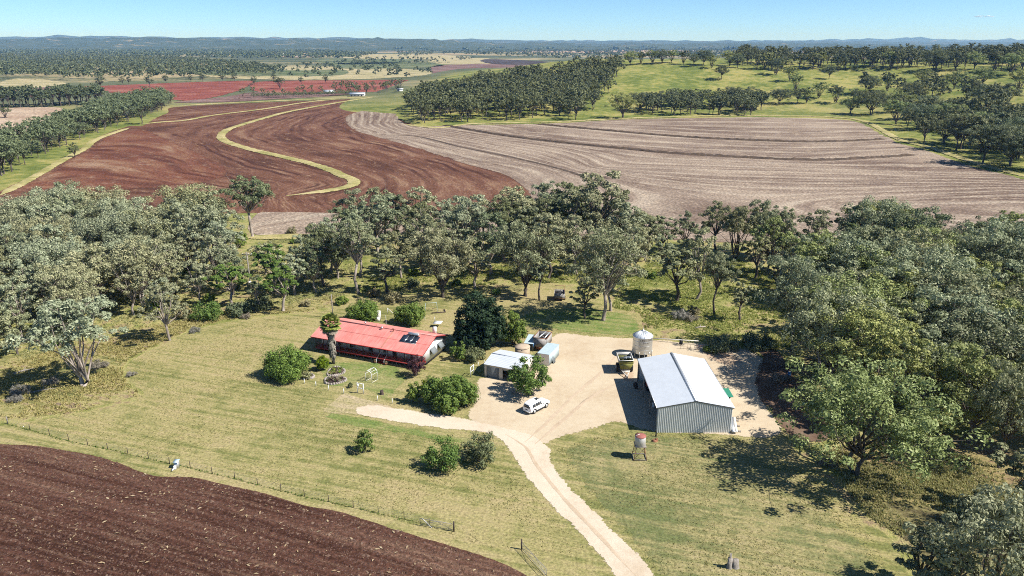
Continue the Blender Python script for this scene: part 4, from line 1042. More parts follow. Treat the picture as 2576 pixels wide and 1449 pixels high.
bush('round_shrub', 'large round clipped green shrub left of the palm', 'shrub', -42.6, 126.9, A(11, 4.9, 6.0, 110, 210, 0.30, mat='leaf_bush'))
bush('round_shrub', 'small bright lime-green egg-shaped shrub beside the palm', 'shrub', -36.6, 129.6, A(12, 1.5, 3.2, 44, 190, 0.17, mounds=[(0, 0, 1, 1), (0.1, 0.1, .9, .9)], lobe_r=0.34, mat='leaf_bright'))
bush('round_shrub', 'rounded green shrub behind the left end of the red roof', 'shrub', -33.6, 157.2, A(13, 4.0, 4.4, 80, 190, 0.30, mat='leaf_bush'))
bush('round_shrub', 'darker rounded shrub behind the middle of the red roof', 'shrub', -22.8, 154.6, A(14, 3.7, 4.9, 72, 180, 0.34, lobe_r=0.3, mat='leaf_citrus'))
bush('fig_tree', 'tall dense very dark green tree between house and garage', 'tree', -6.6, 140.6, A(15, 6.4, 13.6, 150, 190, 0.40, lobe_r=0.24, mounds=[(0, 0, .8, 1), (-.35, -.1, .6, .72), (.4, .1, .55, .66), (0, -.3, .6, .58), (.1, .35, .6, .8)], mat='leaf_fig', aspect=0.7))
bush('garden_shrub', 'upright bright green shrub right of the dark tree', 'shrub', 0.3, 142.6, A(16, 3.0, 8.2, 54, 190, 0.30, lobe_r=0.32, mat='leaf_bush'))
bush('garden_shrub', 'loose light green shrub at the right end of the house', 'shrub', -10.6, 134.6, A(17, 1.9, 4.6, 24, 110, 0.30, mat='leaf_citrus'))
bush('garden_shrub', 'low dark spreading shrub at the foot of the dark tree', 'shrub', -7.6, 134.4, A(18, 2.5, 2.6, 24, 110, 0.30, mat='leaf_dark'))
bush('purple_tree', 'small purple-leaved tree at the right front corner of the verandah', 'tree', -18.2, 126.9, A(19, 2.1, 4.3, 30, 130, 0.22, base=0.25, mat='leaf_purple', inward=0.9))
bush('drive_shrub', 'big rounded green shrub beside the gravel drive', 'shrub', -11.2, 115.0, A(20, 5.4, 5.8, 120, 200, 0.33, lobe_r=0.26, mounds=[(.1, 0, .72, 1), (-.5, .1, .5, .86), (.6, .05, .5, .8), (0, -.4, .5, .6), (.25, .4, .5, .85)], mat='leaf_citrus'))
bush('drive_shrub', 'slender yellow-green shrub on the left side of the big drive shrub', 'shrub', -17.2, 116.2, A(21, 1.5, 4.4, 18, 110, 0.26, mat='leaf_bush'))
bush('drive_shrub', 'pale wispy shrub behind the big drive shrub', 'shrub', -15.2, 119.6, A(22, 1.8, 3.4, 14, 60, 0.26, mat='leaf_bright', inward=0.95))
bush('garage_tree', 'open green tree in front of the garage door', 'tree', 3.1, 119.2, A(23, 4.2, 7.4, 56, 130, 0.36, lobe_r=0.27, base=0.2, mat='leaf_citrus', inward=0.9))
bush('lawn_tree', 'small bright green tree alone on the front lawn', 'tree', *at(916, 1136), A(24, 1.75, 4.2, 22, 80, 0.26, mat='leaf_citrus', inward=0.95))
bush('lawn_tree', 'green bushy tree on the lawn, left of the pair by the drive', 'tree', *at(1118, 1176), A(25, 3.5, 4.9, 44, 105, 0.29, mat='leaf_citrus', inward=0.9))
bush('lawn_tree', 'darker bushy tree on the lawn, right of the pair by the drive', 'tree', *at(1208, 1160), A(26, 3.2, 5.0, 42, 100, 0.29, mat='leaf_dark', inward=0.9))
bush('garden_plant', 'small dark twiggy plant on the lawn behind the white gate frame', 'plant', *at(881, 975), A(27, 0.55, 1.2, 8, 40, 0.16, mat='leaf_dark'))
bush('garden_shrub', 'sparse grey shrub in the bed below the big round shrub', 'shrub', *at(771, 952), A(28, 1.1, 1.6, 12, 60, 0.2, mat='leaf_grey', inward=0.9))
bush('flowering_shrub', 'pale flowering shrub behind the two round back shrubs', 'shrub', *at(990, 762), A(29, 2.2, 3.4, 16, 90, 0.28, mat='leaf_pale'))
bush('bank_shrub', 'dark low shrub on the bank by the power pole', 'shrub', *at(650, 775), A(30, 4.2, 3.0, 30, 130, 0.34, mat='leaf_dark'))
bush('bank_shrub', 'dark green thicket right of the round-headed lawn-edge gum', 'shrub', *at(525, 800), A(31, 4.2, 3.8, 30, 130, 0.34, mat='leaf_citrus'))
bush('bank_shrub', 'straw-coloured bush at the lawn-edge gum', 'shrub', *at(462, 800), A(32, 2.3, 2.8, 18, 110, 0.28, mat='leaf_pale'))
bush('bank_shrub', 'dark green thicket under the trees above the bank', 'shrub', *at(600, 792), A(33, 3.4, 3.2, 24, 120, 0.34, mat='leaf_dark'))
bush('yard_shrub', 'long dark shrub in shade behind the machinery frame', 'shrub', *at(1815, 878), A(34, 4.0, 2.8, 30, 130, 0.32, mat='leaf_dark'))
bush('yard_shrub', 'dark shrub under the gum at the back corner of the yard', 'shrub', *at(1905, 872), A(35, 4.0, 2.8, 30, 130, 0.32, mat='leaf_dark'))
bush('yard_shrub', 'small fresh green shrub at the back edge of the yard', 'shrub', *at(1785, 884), A(36, 1.6, 1.2, 12, 80, 0.24, mat='leaf_bush'))
bush('paddock_shrub', 'pale twiggy bush in the grass right of the silo', 'shrub', *at(1745, 790), A(37, 1.7, 2.2, 14, 80, 0.26, mat='leaf_pale'))
bush('field_shrub', 'bright green shrub left of the lone tall gum', 'shrub', *at(604, 620), A(38, 3.2, 5.2, 22, 110, 0.34, mat='leaf_bush'))
bush('field_shrub', 'small pale shrub at the strip of pale field behind the house', 'shrub', *at(735, 588), A(39, 1.9, 2.6, 14, 80, 0.3, mat='leaf_pale'))
proto = [bush_mesh('understorey_%d' % i, 60 + i, 1.6, 1.9, 14, 75, 0.28, mat=('leaf_dark', 'leaf_citrus', 'leaf_pale', 'leaf_bush')[i]) for i in range(4)]
for i, (X, Y) in enumerate(scatter(LEFTWOOD, 11.0, 30, seed=71)):
    k = i % 4
    bush('understorey_shrub', '%s undergrowth shrub among the left woodland trunks' % ('dark', 'green', 'straw-pale', 'bright green')[k], 'shrub', X, Y, proto[k], '%s shrubs in the left woodland' % ('dark', 'green', 'pale', 'bright')[k], RNG.uniform(0.7, 1.4), rz=i)
for i, (X, Y) in enumerate(scatter(RIGHTWOOD, 12.0, 24, seed=72)):
    k = i % 4
    bush('understorey_shrub', '%s undergrowth shrub among the right woodland trunks' % ('dark', 'green', 'straw-pale', 'bright green')[k], 'shrub', X, Y, proto[k], '%s shrubs in the right woodland' % ('dark', 'green', 'pale', 'bright')[k], RNG.uniform(0.7, 1.3), rz=i)
for i, (u, v) in enumerate(((1000, 690), (1040, 690), (940, 745), (1150, 715), (1040, 720), (860, 765), (770, 770), (1250, 740), (690, 625), (740, 612), (790, 640), (1640, 700), (1690, 665), (1580, 680))):
    X, Y = at(u, v); k = (i * 3) % 4
    bush('understorey_shrub', '%s undergrowth shrub in the tree belt behind the house' % ('dark', 'green', 'straw-pale', 'bright green')[k], 'shrub', X, Y, proto[k], '%s shrubs in the tree belt' % ('dark', 'green', 'pale', 'bright')[k], RNG.uniform(0.8, 1.3), rz=i)
tw = [bush_mesh('dead_bush_%d' % i, 80 + i, 1.7, 1.3, 12, 70, 0.34, mat='dead', aspect=0.12) for i in range(2)]
for i, (u, v, s) in enumerate(((50, 990, 1.3), (130, 965, 1.0), (250, 925, 1.2), (40, 1010, 0.9), (330, 945, 0.7), (620, 800, 0.9), (490, 835, 0.9), (1712, 800, 1.6), (1738, 806, 1.2), (2080, 1170, 1.0), (1960, 958, 1.2), (1540, 705, 0.9))):
    lab = {1712: 'heap of dead branches in the grass right of the silo', 1738: 'smaller heap of dead branches beside the white log', 2080: 'dead brush at the foot of the wide olive gum', 1960: 'grey dead brush on the bark litter right of the shed', 1540: 'dead brush in the grass behind the large grey gum'}.get(u, 'dead grey bush in the rank grass on the left')
    X, Y = at(u, v)
    bush('dead_bush', lab, 'dead bush', X, Y, tw[i % 2], 'dead bushes' if u < 700 else None, s, ('stem', 'twigs'), i)

# ---- palm
def palm():
    X, Y = at(839, 915)
    t = thing('palm_tree', 'fan palm with a thick skirt of dead fronds before the house', 'palm', (X, Y, 0))
    rng = np.random.default_rng(5)
    MB().tube([(0, 0, -0.1), (0.05, 0, 1.5), (0.0, 0.05, 5.0), (0, 0, 8.6)], [0.34, 0.28, 0.26, 0.22], 10).build('trunk', M['bark_dark'], t)
    sk = MB()
    for i in range(300):                                        # dead fronds hanging down the trunk
        z = rng.uniform(2.0, 7.9); a = rng.uniform(0, 6.28); L = rng.uniform(0.8, 1.6); w = rng.uniform(0.05, 0.16)
        r0, r1 = 0.26, rng.uniform(0.45, 0.95) * (0.55 + 0.45 * min(1, (z - 1.2) / 2.5))
        c, s = math.cos(a), math.sin(a)
        p0 = np.array((c * r0, s * r0, z)); p1 = np.array((c * r1, s * r1, z - L * 0.5)); p2 = np.array((c * r1 * 0.85, s * r1 * 0.85, z - L))
        q = np.array((-s, c, 0)) * w
        sk.add([p0 - q, p0 + q, p1 + q * 1.6, p1 - q * 1.6, p2 + q * .4, p2 - q * .4], [(0, 1, 2, 3), (3, 2, 4, 5)])
    sk.build('dead_frond_skirt', M['dead'], t)
    for i in range(34):                                         # fan fronds
        f = MB(); a = i * 2.39996; el = 1.45 - 2.3 * (i / 34.0)
        d = np.array((math.cos(a) * math.cos(el), math.sin(a) * math.cos(el), math.sin(el)))
        h = np.array((0, 0, 8.5)); L = rng.uniform(1.0, 1.4)
        tip = h + d * L
        f.tube([h, h + d * L * 0.6 + (0, 0, 0.05), tip], [0.035, 0.03, 0.02], 4)
        side = unit(np.cross(d, (0, 0, 1.0))); nrm = np.cross(side, d)
        for k in np.linspace(-1.25, 1.25, 15):
            b = unit(d * math.cos(k) + side * math.sin(k))
            e = tip + b * 1.2 + (0, 0, -0.22 - 0.1 * abs(k)); m = tip + b * 0.5
            q = np.cross(b, nrm) * 0.26
            f.add([tip, m + q, e, m - q], [(0, 1, 2, 3)])
        f.build('frond', M['leaf_palm'] if i < 31 else M['dead'], t)
palm()

# ---- rank grass: blades in tufts, far too many to count
def tall_grass(name, poly, n, seed, hmin, hmax, label, mat='grass_blade', blades=5):
    rng = np.random.default_rng(seed)
    Aq = np.array(ats(poly)); lo, hi = Aq.min(0), Aq.max(0)
    P = lo + rng.random((n * 5, 2)) * (hi - lo); P = P[inside(P, Aq)]
    # patchy
    d = np.sin(P[:, 0] * 0.31 + 1.3 * np.sin(P[:, 1] * 0.23)) + np.sin(P[:, 1] * 0.37 + 1.1 * np.sin(P[:, 0] * 0.19)) + rng.normal(size=len(P)) * 0.8
    P = P[d > -0.5][:n]
    m = len(P); c = np.repeat(P, blades, 0); k = len(c)
    H = np.repeat(rng.uniform(hmin, hmax, m), blades) * rng.uniform(0.6, 1.2, k)
    a = rng.uniform(0, 6.28, k); sp = rng.uniform(0.05, 0.55, k) * H
    b = c + rng.normal(size=(k, 2)) * 0.14
    tip = b + np.column_stack([np.cos(a), np.sin(a)]) * sp[:, None]
    w = 0.035 + 0.05 * rng.random(k)
    wv = np.column_stack([-np.sin(a), np.cos(a)]) * w[:, None]
    mid = (b * 0.6 + tip * 0.4)
    z0 = np.zeros(k)
    V = np.stack([np.column_stack([b - wv, z0]), np.column_stack([b + wv, z0]), np.column_stack([mid + wv * 1.3, H * 0.6]), np.column_stack([tip, H]), np.column_stack([mid - wv * 1.3, H * 0.6])], 1).reshape(-1, 3)
    i = np.arange(k) * 5
    me = new_mesh(name, V, [np.stack([i, i + 1, i + 2, i + 4], 1), np.stack([i + 4, i + 2, i + 3], 1)])
    return tag(obj(name, me, M[mat]), label, 'grass', kind='stuff')
tall_grass('tall_grass', [(-140, 1050), (20, 1056), (200, 1036), (345, 998), (348, 985), (318, 962), (306, 930), (326, 903), (396, 868), (466, 834), (556, 808), (676, 792), (786, 782), (846, 766), (840, 745), (740, 770), (600, 785), (450, 805), (250, 840), (60, 905), (-140, 960)], 6000, 1, 0.12, 0.4, 'rank yellow-green grass along the left edge of the lawn')
tall_grass('tall_grass', [(600, 640), (690, 600), (900, 602), (880, 740), (780, 768), (640, 770)], 5000, 2, 0.15, 0.4, 'rank grass below the lone tall gum')
tall_grass('tall_grass', [(1540, 775), (1612, 788), (1628, 848), (1700, 852), (1800, 860), (1900, 868), (1990, 880), (2040, 800), (1980, 700), (1850, 650), (1640, 660), (1560, 700)], 10000, 3, 0.15, 0.42, 'bright rank grass of the paddock right of the silo', 'grass_green')
tall_grass('tall_grass', [(2080, 1140), (2150, 1110), (2300, 1110), (2500, 1170), (2620, 1200), (2620, 1300), (2400, 1330), (2260, 1350), (2180, 1300), (2130, 1230)], 5500, 4, 0.15, 0.42, 'rank brown-green grass under the right woodland')
tall_grass('tall_grass', [(900, 735), (1060, 728), (1250, 715), (1440, 712), (1560, 700), (1560, 650), (1300, 660), (1000, 690), (900, 700)], 6000, 5, 0.15, 0.4, 'rank grass under the tree belt behind the house', 'grass_green')
tall_grass('tall_grass', [(-140, 940), (60, 905), (250, 840), (450, 805), (600, 785), (640, 640), (300, 650), (-140, 800)], 6000, 6, 0.15, 0.4, 'thin grass on the left woodland floor')
# verge tufts at the foot of the fence and round the drive
def tuft_line(name, line, n, spread, seed, h, label, mat='grass_blade'):
    rng = np.random.default_rng(seed)
    L = crom(ats(line), False, 6); S = np.concatenate([[0], np.cumsum(np.hypot(*np.diff(L, axis=0).T))])
    t = rng.random(n) * S[-1]
    P = np.column_stack([np.interp(t, S, L[:, i]) for i in (0, 1)]) + rng.normal(size=(n, 2)) * spread
    k = n * 4; c = np.repeat(P, 4, 0); H = h * rng.uniform(0.4, 1.2, k); a = rng.uniform(0, 6.28, k)
    b = c + rng.normal(size=(k, 2)) * 0.07; w = 0.03 + 0.03 * rng.random(k)
    wv = np.column_stack([-np.sin(a), np.cos(a)]) * w[:, None]; tip = b + np.column_stack([np.cos(a), np.sin(a)]) * (H * 0.4)[:, None]
    z0 = np.zeros(k)
    V = np.stack([np.column_stack([b - wv, z0]), np.column_stack([b + wv, z0]), np.column_stack([tip, H])], 1).reshape(-1, 3)
    tag(obj(name, new_mesh(name, V, [np.arange(k * 3).reshape(-1, 3)]), M[mat]), label, 'grass', kind='stuff')
tuft_line('fence_grass', [(20, 1066), (76, 1083), (173, 1110), (271, 1131), (374, 1155), (479, 1178), (591, 1205), (707, 1235), (827, 1263), (952, 1292), (1080, 1322)], 420, 0.12, 8, 0.26, 'dark uncut grass along the foot of the paddock fence', 'leaf_citrus')

# ---- clods and straw lying on the ploughed soil, and short tufts over the lawn
def clods():
    rng = np.random.default_rng(44)
    Aq = crom(ats([(-60, 1128), (0, 1119), (100, 1124), (233, 1146), (300, 1166), (353, 1186), (400, 1199), (483, 1202), (550, 1216), (667, 1242), (767, 1272), (859, 1290), (1000, 1334), (1150, 1381), (1250, 1414), (1330, 1460), (1200, 1500), (600, 1500), (-60, 1500)]), True, 4)
    lo, hi = Aq.min(0), Aq.max(0)
    P = lo + rng.random((60000, 2)) * (hi - lo); P = P[inside(P, Aq)]
    a, b = np.array(at(0, 1266)), np.array(at(500, 1393)); t = (b - a) / np.hypot(*(b - a)); r = (P - a) @ np.array((-t[1], t[0])); q = (P - a) @ t
    w = 0.5 + 0.5 * np.sin(r * 2 * math.pi / 1.15 + 0.4 * np.sin(q * 0.3)) + rng.normal(size=len(P)) * 0.3
    P = P[w > 0.55][:17000]
    n = len(P); s = rng.uniform(0.05, 0.15, n) * (1 + 0.9 * (rng.random(n) < 0.08))
    base = np.array([(1, 0, 0), (0, 1, 0), (-1, 0, 0), (0, -1, 0), (0, 0, 0.85)])
    V = base[None] * s[:, None, None] * rng.uniform(0.6, 1.4, (n, 5, 3)) + np.column_stack([P, np.full(n, 0.025)])[:, None, :]
    F = np.array([(0, 1, 4), (1, 2, 4), (2, 3, 4), (3, 0, 4)])[None] + (np.arange(n) * 5)[:, None, None]
    tag(obj('soil_clods', new_mesh('soil_clods', V.reshape(-1, 3), [F.reshape(-1, 3)]), M['clod']), 'dark clods lying along the furrows of the near field', 'soil', kind='stuff')
    m = 800
    P = P[rng.choice(n, m, False)] + rng.normal(size=(m, 2)) * 0.4; a_ = rng.uniform(0, 6.28, m); L = 0.06 + 0.34 * rng.random(m) ** 2.2
    d = np.column_stack([np.cos(a_), np.sin(a_)]) * L[:, None]; e = np.column_stack([-np.sin(a_), np.cos(a_)]) * (L * 0.35)[:, None]
    z = np.full(m, 0.16)
    V = np.stack([np.column_stack([P - d, z * 0.6]), np.column_stack([P - e, z]), np.column_stack([P + d, z * 0.7]), np.column_stack([P + e, z * 0.8])], 1).reshape(-1, 3)
    tag(obj('straw_litter', new_mesh('straw_litter', V, [np.arange(m * 4).reshape(-1, 4)]), M['straw']), 'pale wisps of straw scattered over the near ploughed field', 'straw', kind='stuff')
M['straw'] = m_leaf('straw_bits', [(0, (0.20, 0.13, 0.085)), (0.6, (0.33, 0.235, 0.15)), (1, (0.46, 0.36, 0.25))], objvar=0.0, trans=0.0)
M['clod'] = m_leaf('clod_soil', [(0, (0.0517, 0.0242, 0.0172)), (0.5, (0.0862, 0.0425, 0.031)), (0.85, (0.1265, 0.069, 0.0517)), (1, (0.2185, 0.138, 0.1035))], objvar=0.0, trans=0.0)
clods()
tall_grass('lawn_tufts', [(60, 1064), (350, 1004), (330, 910), (480, 838), (690, 800), (780, 800), (660, 900), (700, 970), (800, 975), (830, 1000), (800, 1050), (1000, 1080), (1240, 1125), (1290, 1180), (1360, 1260), (1480, 1390), (1300, 1400), (1000, 1310), (600, 1195), (300, 1130)], 9000, 61, 0.05, 0.13, 'short uneven tufts across the mown lawn', blades=3)
tall_grass('lawn_tufts', [(1400, 1130), (1560, 1085), (1850, 1098), (2080, 1230), (2200, 1360), (2230, 1449), (1660, 1449), (1480, 1260)], 5000, 62, 0.05, 0.13, 'short uneven tufts across the grass right of the drive', blades=3)

# ---- stone-edged garden beds in front of the palm
M['stone'] = plain('pale_stone', (0.30, 0.265, 0.235), 0.9, var=0.3, scale=3.0, bump=0.5)
M['soil'] = plain('bed_soil', (0.07, 0.05, 0.038), 0.95, var=0.4, scale=3.0, bump=0.6)
def bed(label, cx, cy, rx, ry, seed, reds):
    rng = np.random.default_rng(seed)
    t = thing('garden_bed', label, 'garden bed', (cx, cy, 0))
    n = 26
    ang = np.linspace(0, 6.283, n, endpoint=False)
    wob = 1 + 0.10 * np.sin(ang * 3 + seed)
    mb = MB(); pr = [(rx * w * math.cos(a), ry * w * math.sin(a)) for a, w in zip(ang, wob)]
    mb.prism(pr, 0.0, 0.24, 2); mb.build('soil_mound', M['soil'], t)
    for i, a in enumerate(ang):
        w = wob[i] * 1.03; s = rng.uniform(0.16, 0.25)
        x, y = rx * w * math.cos(a), ry * w * math.sin(a)
        st = MB(); g = lambda f, z: [(x + f * s * math.cos(b + a) * 1.2, y + f * s * math.sin(b + a), z) for b in np.arange(6) * 1.047]
        v = g(1.0, 0.0) + g(0.95, 0.2) + g(0.5, 0.32 + 0.1 * rng.random())
        st.add(v, [tuple(range(12, 18))] + [(k, (k + 1) % 6, 6 + (k + 1) % 6, 6 + k) for k in range(6)] + [(6 + k, 6 + (k + 1) % 6, 12 + (k + 1) % 6, 12 + k) for k in range(6)])
        st.build('edging_stone', M['stone'], t)
    for i in range(int(26 * rx)):                              # spiky plants
        x, y = rng.uniform(-0.75, 0.75) * rx, rng.uniform(-0.75, 0.75) * ry
        p = MB(); h = rng.uniform(0.3, 0.65)
        for k in range(13):
            a = rng.uniform(0, 6.28); b = np.array((x, y, 0.2)); e = b + np.array((math.cos(a) * 0.38, math.sin(a) * 0.38, h * rng.uniform(0.5, 1.1)))
            q = np.array((-math.sin(a), math.cos(a), 0)) * 0.06
            p.add([b - q, b + q, e], [(0, 1, 2)])
        p.build('plant', M[('leaf_purple', 'leaf_pale', 'leaf_citrus', 'dead')[int(rng.integers(0, 4))]] if reds else M[('leaf_bush', 'leaf_bright', 'leaf_pale')[int(rng.integers(0, 3))]], t)
bed('stone-edged bed of dark red spiky plants nearest the lawn', *at(842, 958), 1.9, 1.5, 1, True)
bed('stone-edged bed at the foot of the palm', *at(845, 936), 1.5, 1.9, 2, False)
bed('small stone-edged bed left of the lime-green shrub', *at(777, 948), 0.9, 0.9, 3, False)
# ------------------------------------------------------------------ homestead
def m_roof():
    k = NT('red_roof_paint')
    st = k.noise(1.0, 4.0, k.coord((5.0, 0.35, 0.35)), 0.6); big = k.noise(0.35, 4.0)
    c = k.ramp(k.math('ADD', k.math('MULTIPLY', st, 0.5), k.math('MULTIPLY', big, 0.5)), [(0.38, (0.51, 0.165, 0.14)), (0.5, (0.58, 0.22, 0.19)), (0.62, (0.63, 0.28, 0.24))])
    c = k.mix(k.ramp(k.noise(1.3, 6.0, k.coord((3.0, 0.6, 0.6)), 0.75), [(0.60, 0.0), (0.74, 0.5)]), c, (0.36, 0.10, 0.065))
    return k.done(k.prin(c, 0.5, 0, 0.3))
M['roof_red'] = m_roof()
M['red_trim'] = plain('dark_red_trim', (0.36, 0.022, 0.018), 0.6, var=0.1)
M['deck_red'] = plain('red_deck_paint', (0.27, 0.035, 0.03), 0.7, var=0.2, scale=3)
M['white'] = plain('white_paint', (0.74, 0.74, 0.73), 0.6, var=0.05)
M['offwhite'] = plain('weathered_white', (0.62, 0.60, 0.56), 0.7, var=0.12, scale=4)
M['glass'] = plain('window_glass', (0.025, 0.032, 0.04), 0.12, 0.0, 0.6, 0.2)
M['dark_post'] = plain('dark_timber', (0.07, 0.05, 0.042), 0.8, var=0.25)
M['brace_wood'] = plain('brown_red_timber', (0.17, 0.075, 0.058), 0.8, var=0.2)
M['grey_awning'] = plain('grey_awning', (0.17, 0.19, 0.20), 0.7, var=0.1)
M['zinc'] = plain('galvanised_steel', (0.60, 0.62, 0.64), 0.42, 0.75, 0.5, 0.10, 1.2)
M['zincroof'] = plain('zincalume_roof', (0.66, 0.70, 0.74), 0.45, 0.35, 0.4, 0.05, 0.6)
M['shedwall'] = plain('zincalume_wall', (0.62, 0.64, 0.64), 0.5, 0.1, 0.4, 0.06, 0.6)
M['cream'] = plain('cream_steel', (0.55, 0.50, 0.42), 0.6, var=0.06)
M['door_grey'] = plain('grey_roller_door', (0.22, 0.24, 0.255), 0.6, var=0.06)
M['dark'] = plain('painted_shade_black', (0.02, 0.02, 0.022), 0.9, var=0.2)  # near-black colour standing in for shade in hollow places
M['panel'] = plain('solar_panel', (0.02, 0.028, 0.045), 0.25, 0, 0.5, 0.15)
M['rust'] = plain('rusty_steel', (0.26, 0.12, 0.07), 0.9, var=0.35, scale=3, stain=(0.12, 0.045, 0.025))
M['greysteel'] = plain('grey_steel', (0.28, 0.27, 0.26), 0.7, 0.1, 0.3, 0.2, 2.0, stain=(0.16, 0.085, 0.055))
M['black'] = plain('black_rubber', (0.022, 0.022, 0.023), 0.85, var=0.2)
M['blue_sheet'] = plain('pale_blue_sheet', (0.42, 0.52, 0.56), 0.55, 0.1, 0.3, 0.08)
M['blue_side'] = plain('blue_paint', (0.03, 0.14, 0.33), 0.6, var=0.1)
M['concrete'] = plain('buff_concrete', (0.42, 0.335, 0.25), 0.9, var=0.15, scale=1.5, bump=0.3)
M['green_sheet'] = plain('green_sheet', (0.035, 0.20, 0.13), 0.5, var=0.05)
M['hopper'] = plain('green_hopper_paint', (0.17, 0.17, 0.045), 0.55, var=0.2, scale=1.5, stain=(0.06, 0.06, 0.03))
M['timber'] = plain('weathered_timber', (0.24, 0.215, 0.19), 0.9, var=0.3, scale=5)
M['redpaint'] = plain('red_machine_paint', (0.42, 0.06, 0.035), 0.6, var=0.2)
M['terracotta'] = plain('terracotta', (0.42, 0.20, 0.12), 0.85, var=0.1)

def corr(mb, a, b, d, pitch=0.2, amp=0.02, thick=0.04, boxy=False):
    """Corrugated sheet: a to b across the ribs, a to d along them."""
    a, b, d = (np.asarray(p, float) for p in (a, b, d))
    e = b - a; f = d - a; n = int(round(np.linalg.norm(e) / pitch)) * 4
    nn = np.cross(e, f); nn /= np.linalg.norm(nn)
    if nn[2] < 0: nn = -nn
    t = np.arange(n + 1) / n
    w = np.array((0, 0, 1, 1))[np.arange(n + 1) % 4] if boxy else 0.5 + 0.5 * np.sin(np.arange(n + 1) * math.pi / 2)
    top0 = a + t[:, None] * e + (amp * w)[:, None] * nn; top1 = top0 + f
    V = np.concatenate([top0, top1]); i = np.arange(n); m = n + 1
    mb.addq(V, np.stack([i, i + 1, i + 1 + m, i + m], 1))
    lo = np.array([a, b, b + f, d]) - nn * thick
    mb.addq(lo, [(0, 1, 2, 3)])
    return mb

def house():
    h = thing('homestead', 'long white homestead with a red iron roof and verandah', 'house', (-17.13, 129.47, 0), math.radians(-22))
    L, D, RY, EZ, RZ = 25.9, 11.5, 5.75, 3.08, 5.0
    FZ = 0.72
    # walls
    w = MB()
    prof = [(2.2, FZ - 0.15), (10.7, FZ - 0.15), (10.7, 3.25), (RY, RZ - 0.09), (2.2, 3.72)]
    w.prism(prof, -L + 1.0, -0.55); w.build('wall', M['white'], h)
    MB().box(-L + 1.1, -0.65, 2.3, 10.6, 0.0, FZ - 0.15).build('underfloor_shade_block', M['dark'], h)  # solid block, the shade below the floor painted in as near-black
    g = MB(); g.prism([(5.4, 4.0), (10.72, 2.4), (10.72, 3.18), (RY, RZ - 0.12)], -0.549, -0.50); g.build('gable_grey_band', M['grey_awning'], h)  # grey band below the rear roof slope on the gable end
    # roof slopes
    r = corr(MB(), (-L, -0.02, EZ), (0, -0.02, EZ), (-L, RY, RZ), 0.2, 0.022); r.build('front_roof', M['roof_red'], h)
    r = corr(MB(), (-L, D, EZ), (0, D, EZ), (-L, RY, RZ), 0.2, 0.022); r.build('rear_roof', M['roof_red'], h)
    rc = MB(); rc.prism([(RY - 0.28, RZ - 0.06), (RY + 0.28, RZ - 0.06), (RY + 0.05, RZ + 0.09), (RY - 0.05, RZ + 0.09)], -L - 0.02, 0.02); rc.build('ridge_cap', M['roof_red'], h)
    gt = MB(); gt.box(-L, 0, -0.16, -0.03, EZ - 0.12, EZ + 0.01); gt.build('gutter', M['red_trim'], h)
    for x in (-L - 0.03, 0.0):
        b = MB(); b.prism([(-0.05, EZ - 0.16), (RY, RZ - 0.16), (D, EZ - 0.16), (D, EZ - 0.03), (RY, RZ - 0.03), (-0.05, EZ - 0.03)], x, x + 0.04); b.build('barge_board', M['red_trim'], h)
    y = 2.9; z = EZ + (RZ - EZ) * y / RY
    lp = MB(); lp.hexa([(-L, y, z + .02), (0, y, z + .02), (0, y + .05, z + .037), (-L, y + .05, z + .037)], [(-L, y, z + .034), (0, y, z + .034), (0, y + .05, z + .051), (-L, y + .05, z + .051)]); lp.build('sheet_lap', M['red_trim'], h)
    for dx in (-.18, .0):
        a = MB(); x = -9.3 + dx; q = lambda yy: EZ + (RZ - EZ) * yy / RY
        a.hexa([(x, .2, q(.2) + .02), (x + .1, .2, q(.2) + .02), (x + .1, 5.0, q(5.0) + .02), (x, 5.0, q(5.0) + .02)], [(x, .2, q(.2) + .03), (x + .1, .2, q(.2) + .03), (x + .1, 5.0, q(5.0) + .03), (x, 5.0, q(5.0) + .03)]); a.build('rust_run', M['terracotta'], h)
    # verandah
    d = MB(); d.box(-L + 0.6, -0.55, 0.55, 2.19, FZ - 0.14, FZ); d.build('verandah_deck', M['deck_red'], h)
    d = MB(); d.box(-L + 0.6, -0.55, 0.46, 0.54, FZ - 0.30, FZ - 0.02); d.build('deck_fascia', M['deck_red'], h)
    xs = np.linspace(-L + 0.7, -0.65, 14)
    for x in xs:
        MB().box(x - 0.06, x + 0.06, 0.6, 0.72, FZ + 0.001, 3.12).build('verandah_post', M['dark_post'], h)
        MB().box(x - 0.09, x + 0.09, 0.62, 0.8, -0.05, FZ - 0.145).build('floor_stump', M['greysteel'], h)
    step_bay = 8
    for i in range(13):
        if i == step_bay: continue
        a, b = xs[i] + 0.062, xs[i + 1] - 0.062
        p = MB()
        p.box(a, b, 0.63, 0.69, FZ + 0.93, FZ + 1.0); p.box(a, b, 0.63, 0.69, FZ + 0.10, FZ + 0.17)
        p.bar((a, 0.645, FZ + 0.17), (b, 0.645, FZ + 0.93), 0.045, 0.07); p.bar((a, 0.675, FZ + 0.93), (b, 0.675, FZ + 0.17), 0.045, 0.07)
        p.build('cross_braced_railing', M['brace_wood'], h)
    for x, mt in ((-0.62, 'red_trim'), (-L + 0.68, 'brace_wood')):
        p = MB(); p.box(x - 0.03, x + 0.03, 0.74, 2.18, FZ + 0.93, FZ + 1.0); p.box(x - 0.03, x + 0.03, 0.74, 2.18, FZ + 0.10, FZ + 0.17)
        p.bar((x - 0.02, 0.74, FZ + 0.17), (x - 0.02, 2.18, FZ + 0.93), 0.045, 0.07); p.bar((x + 0.02, 0.74, FZ + 0.93), (x + 0.02, 2.18, FZ + 0.17), 0.045, 0.07)
        p.build('cross_braced_railing', M[mt], h)
    sa, sb = xs[step_bay] + 0.15, xs[step_bay + 1] - 0.15
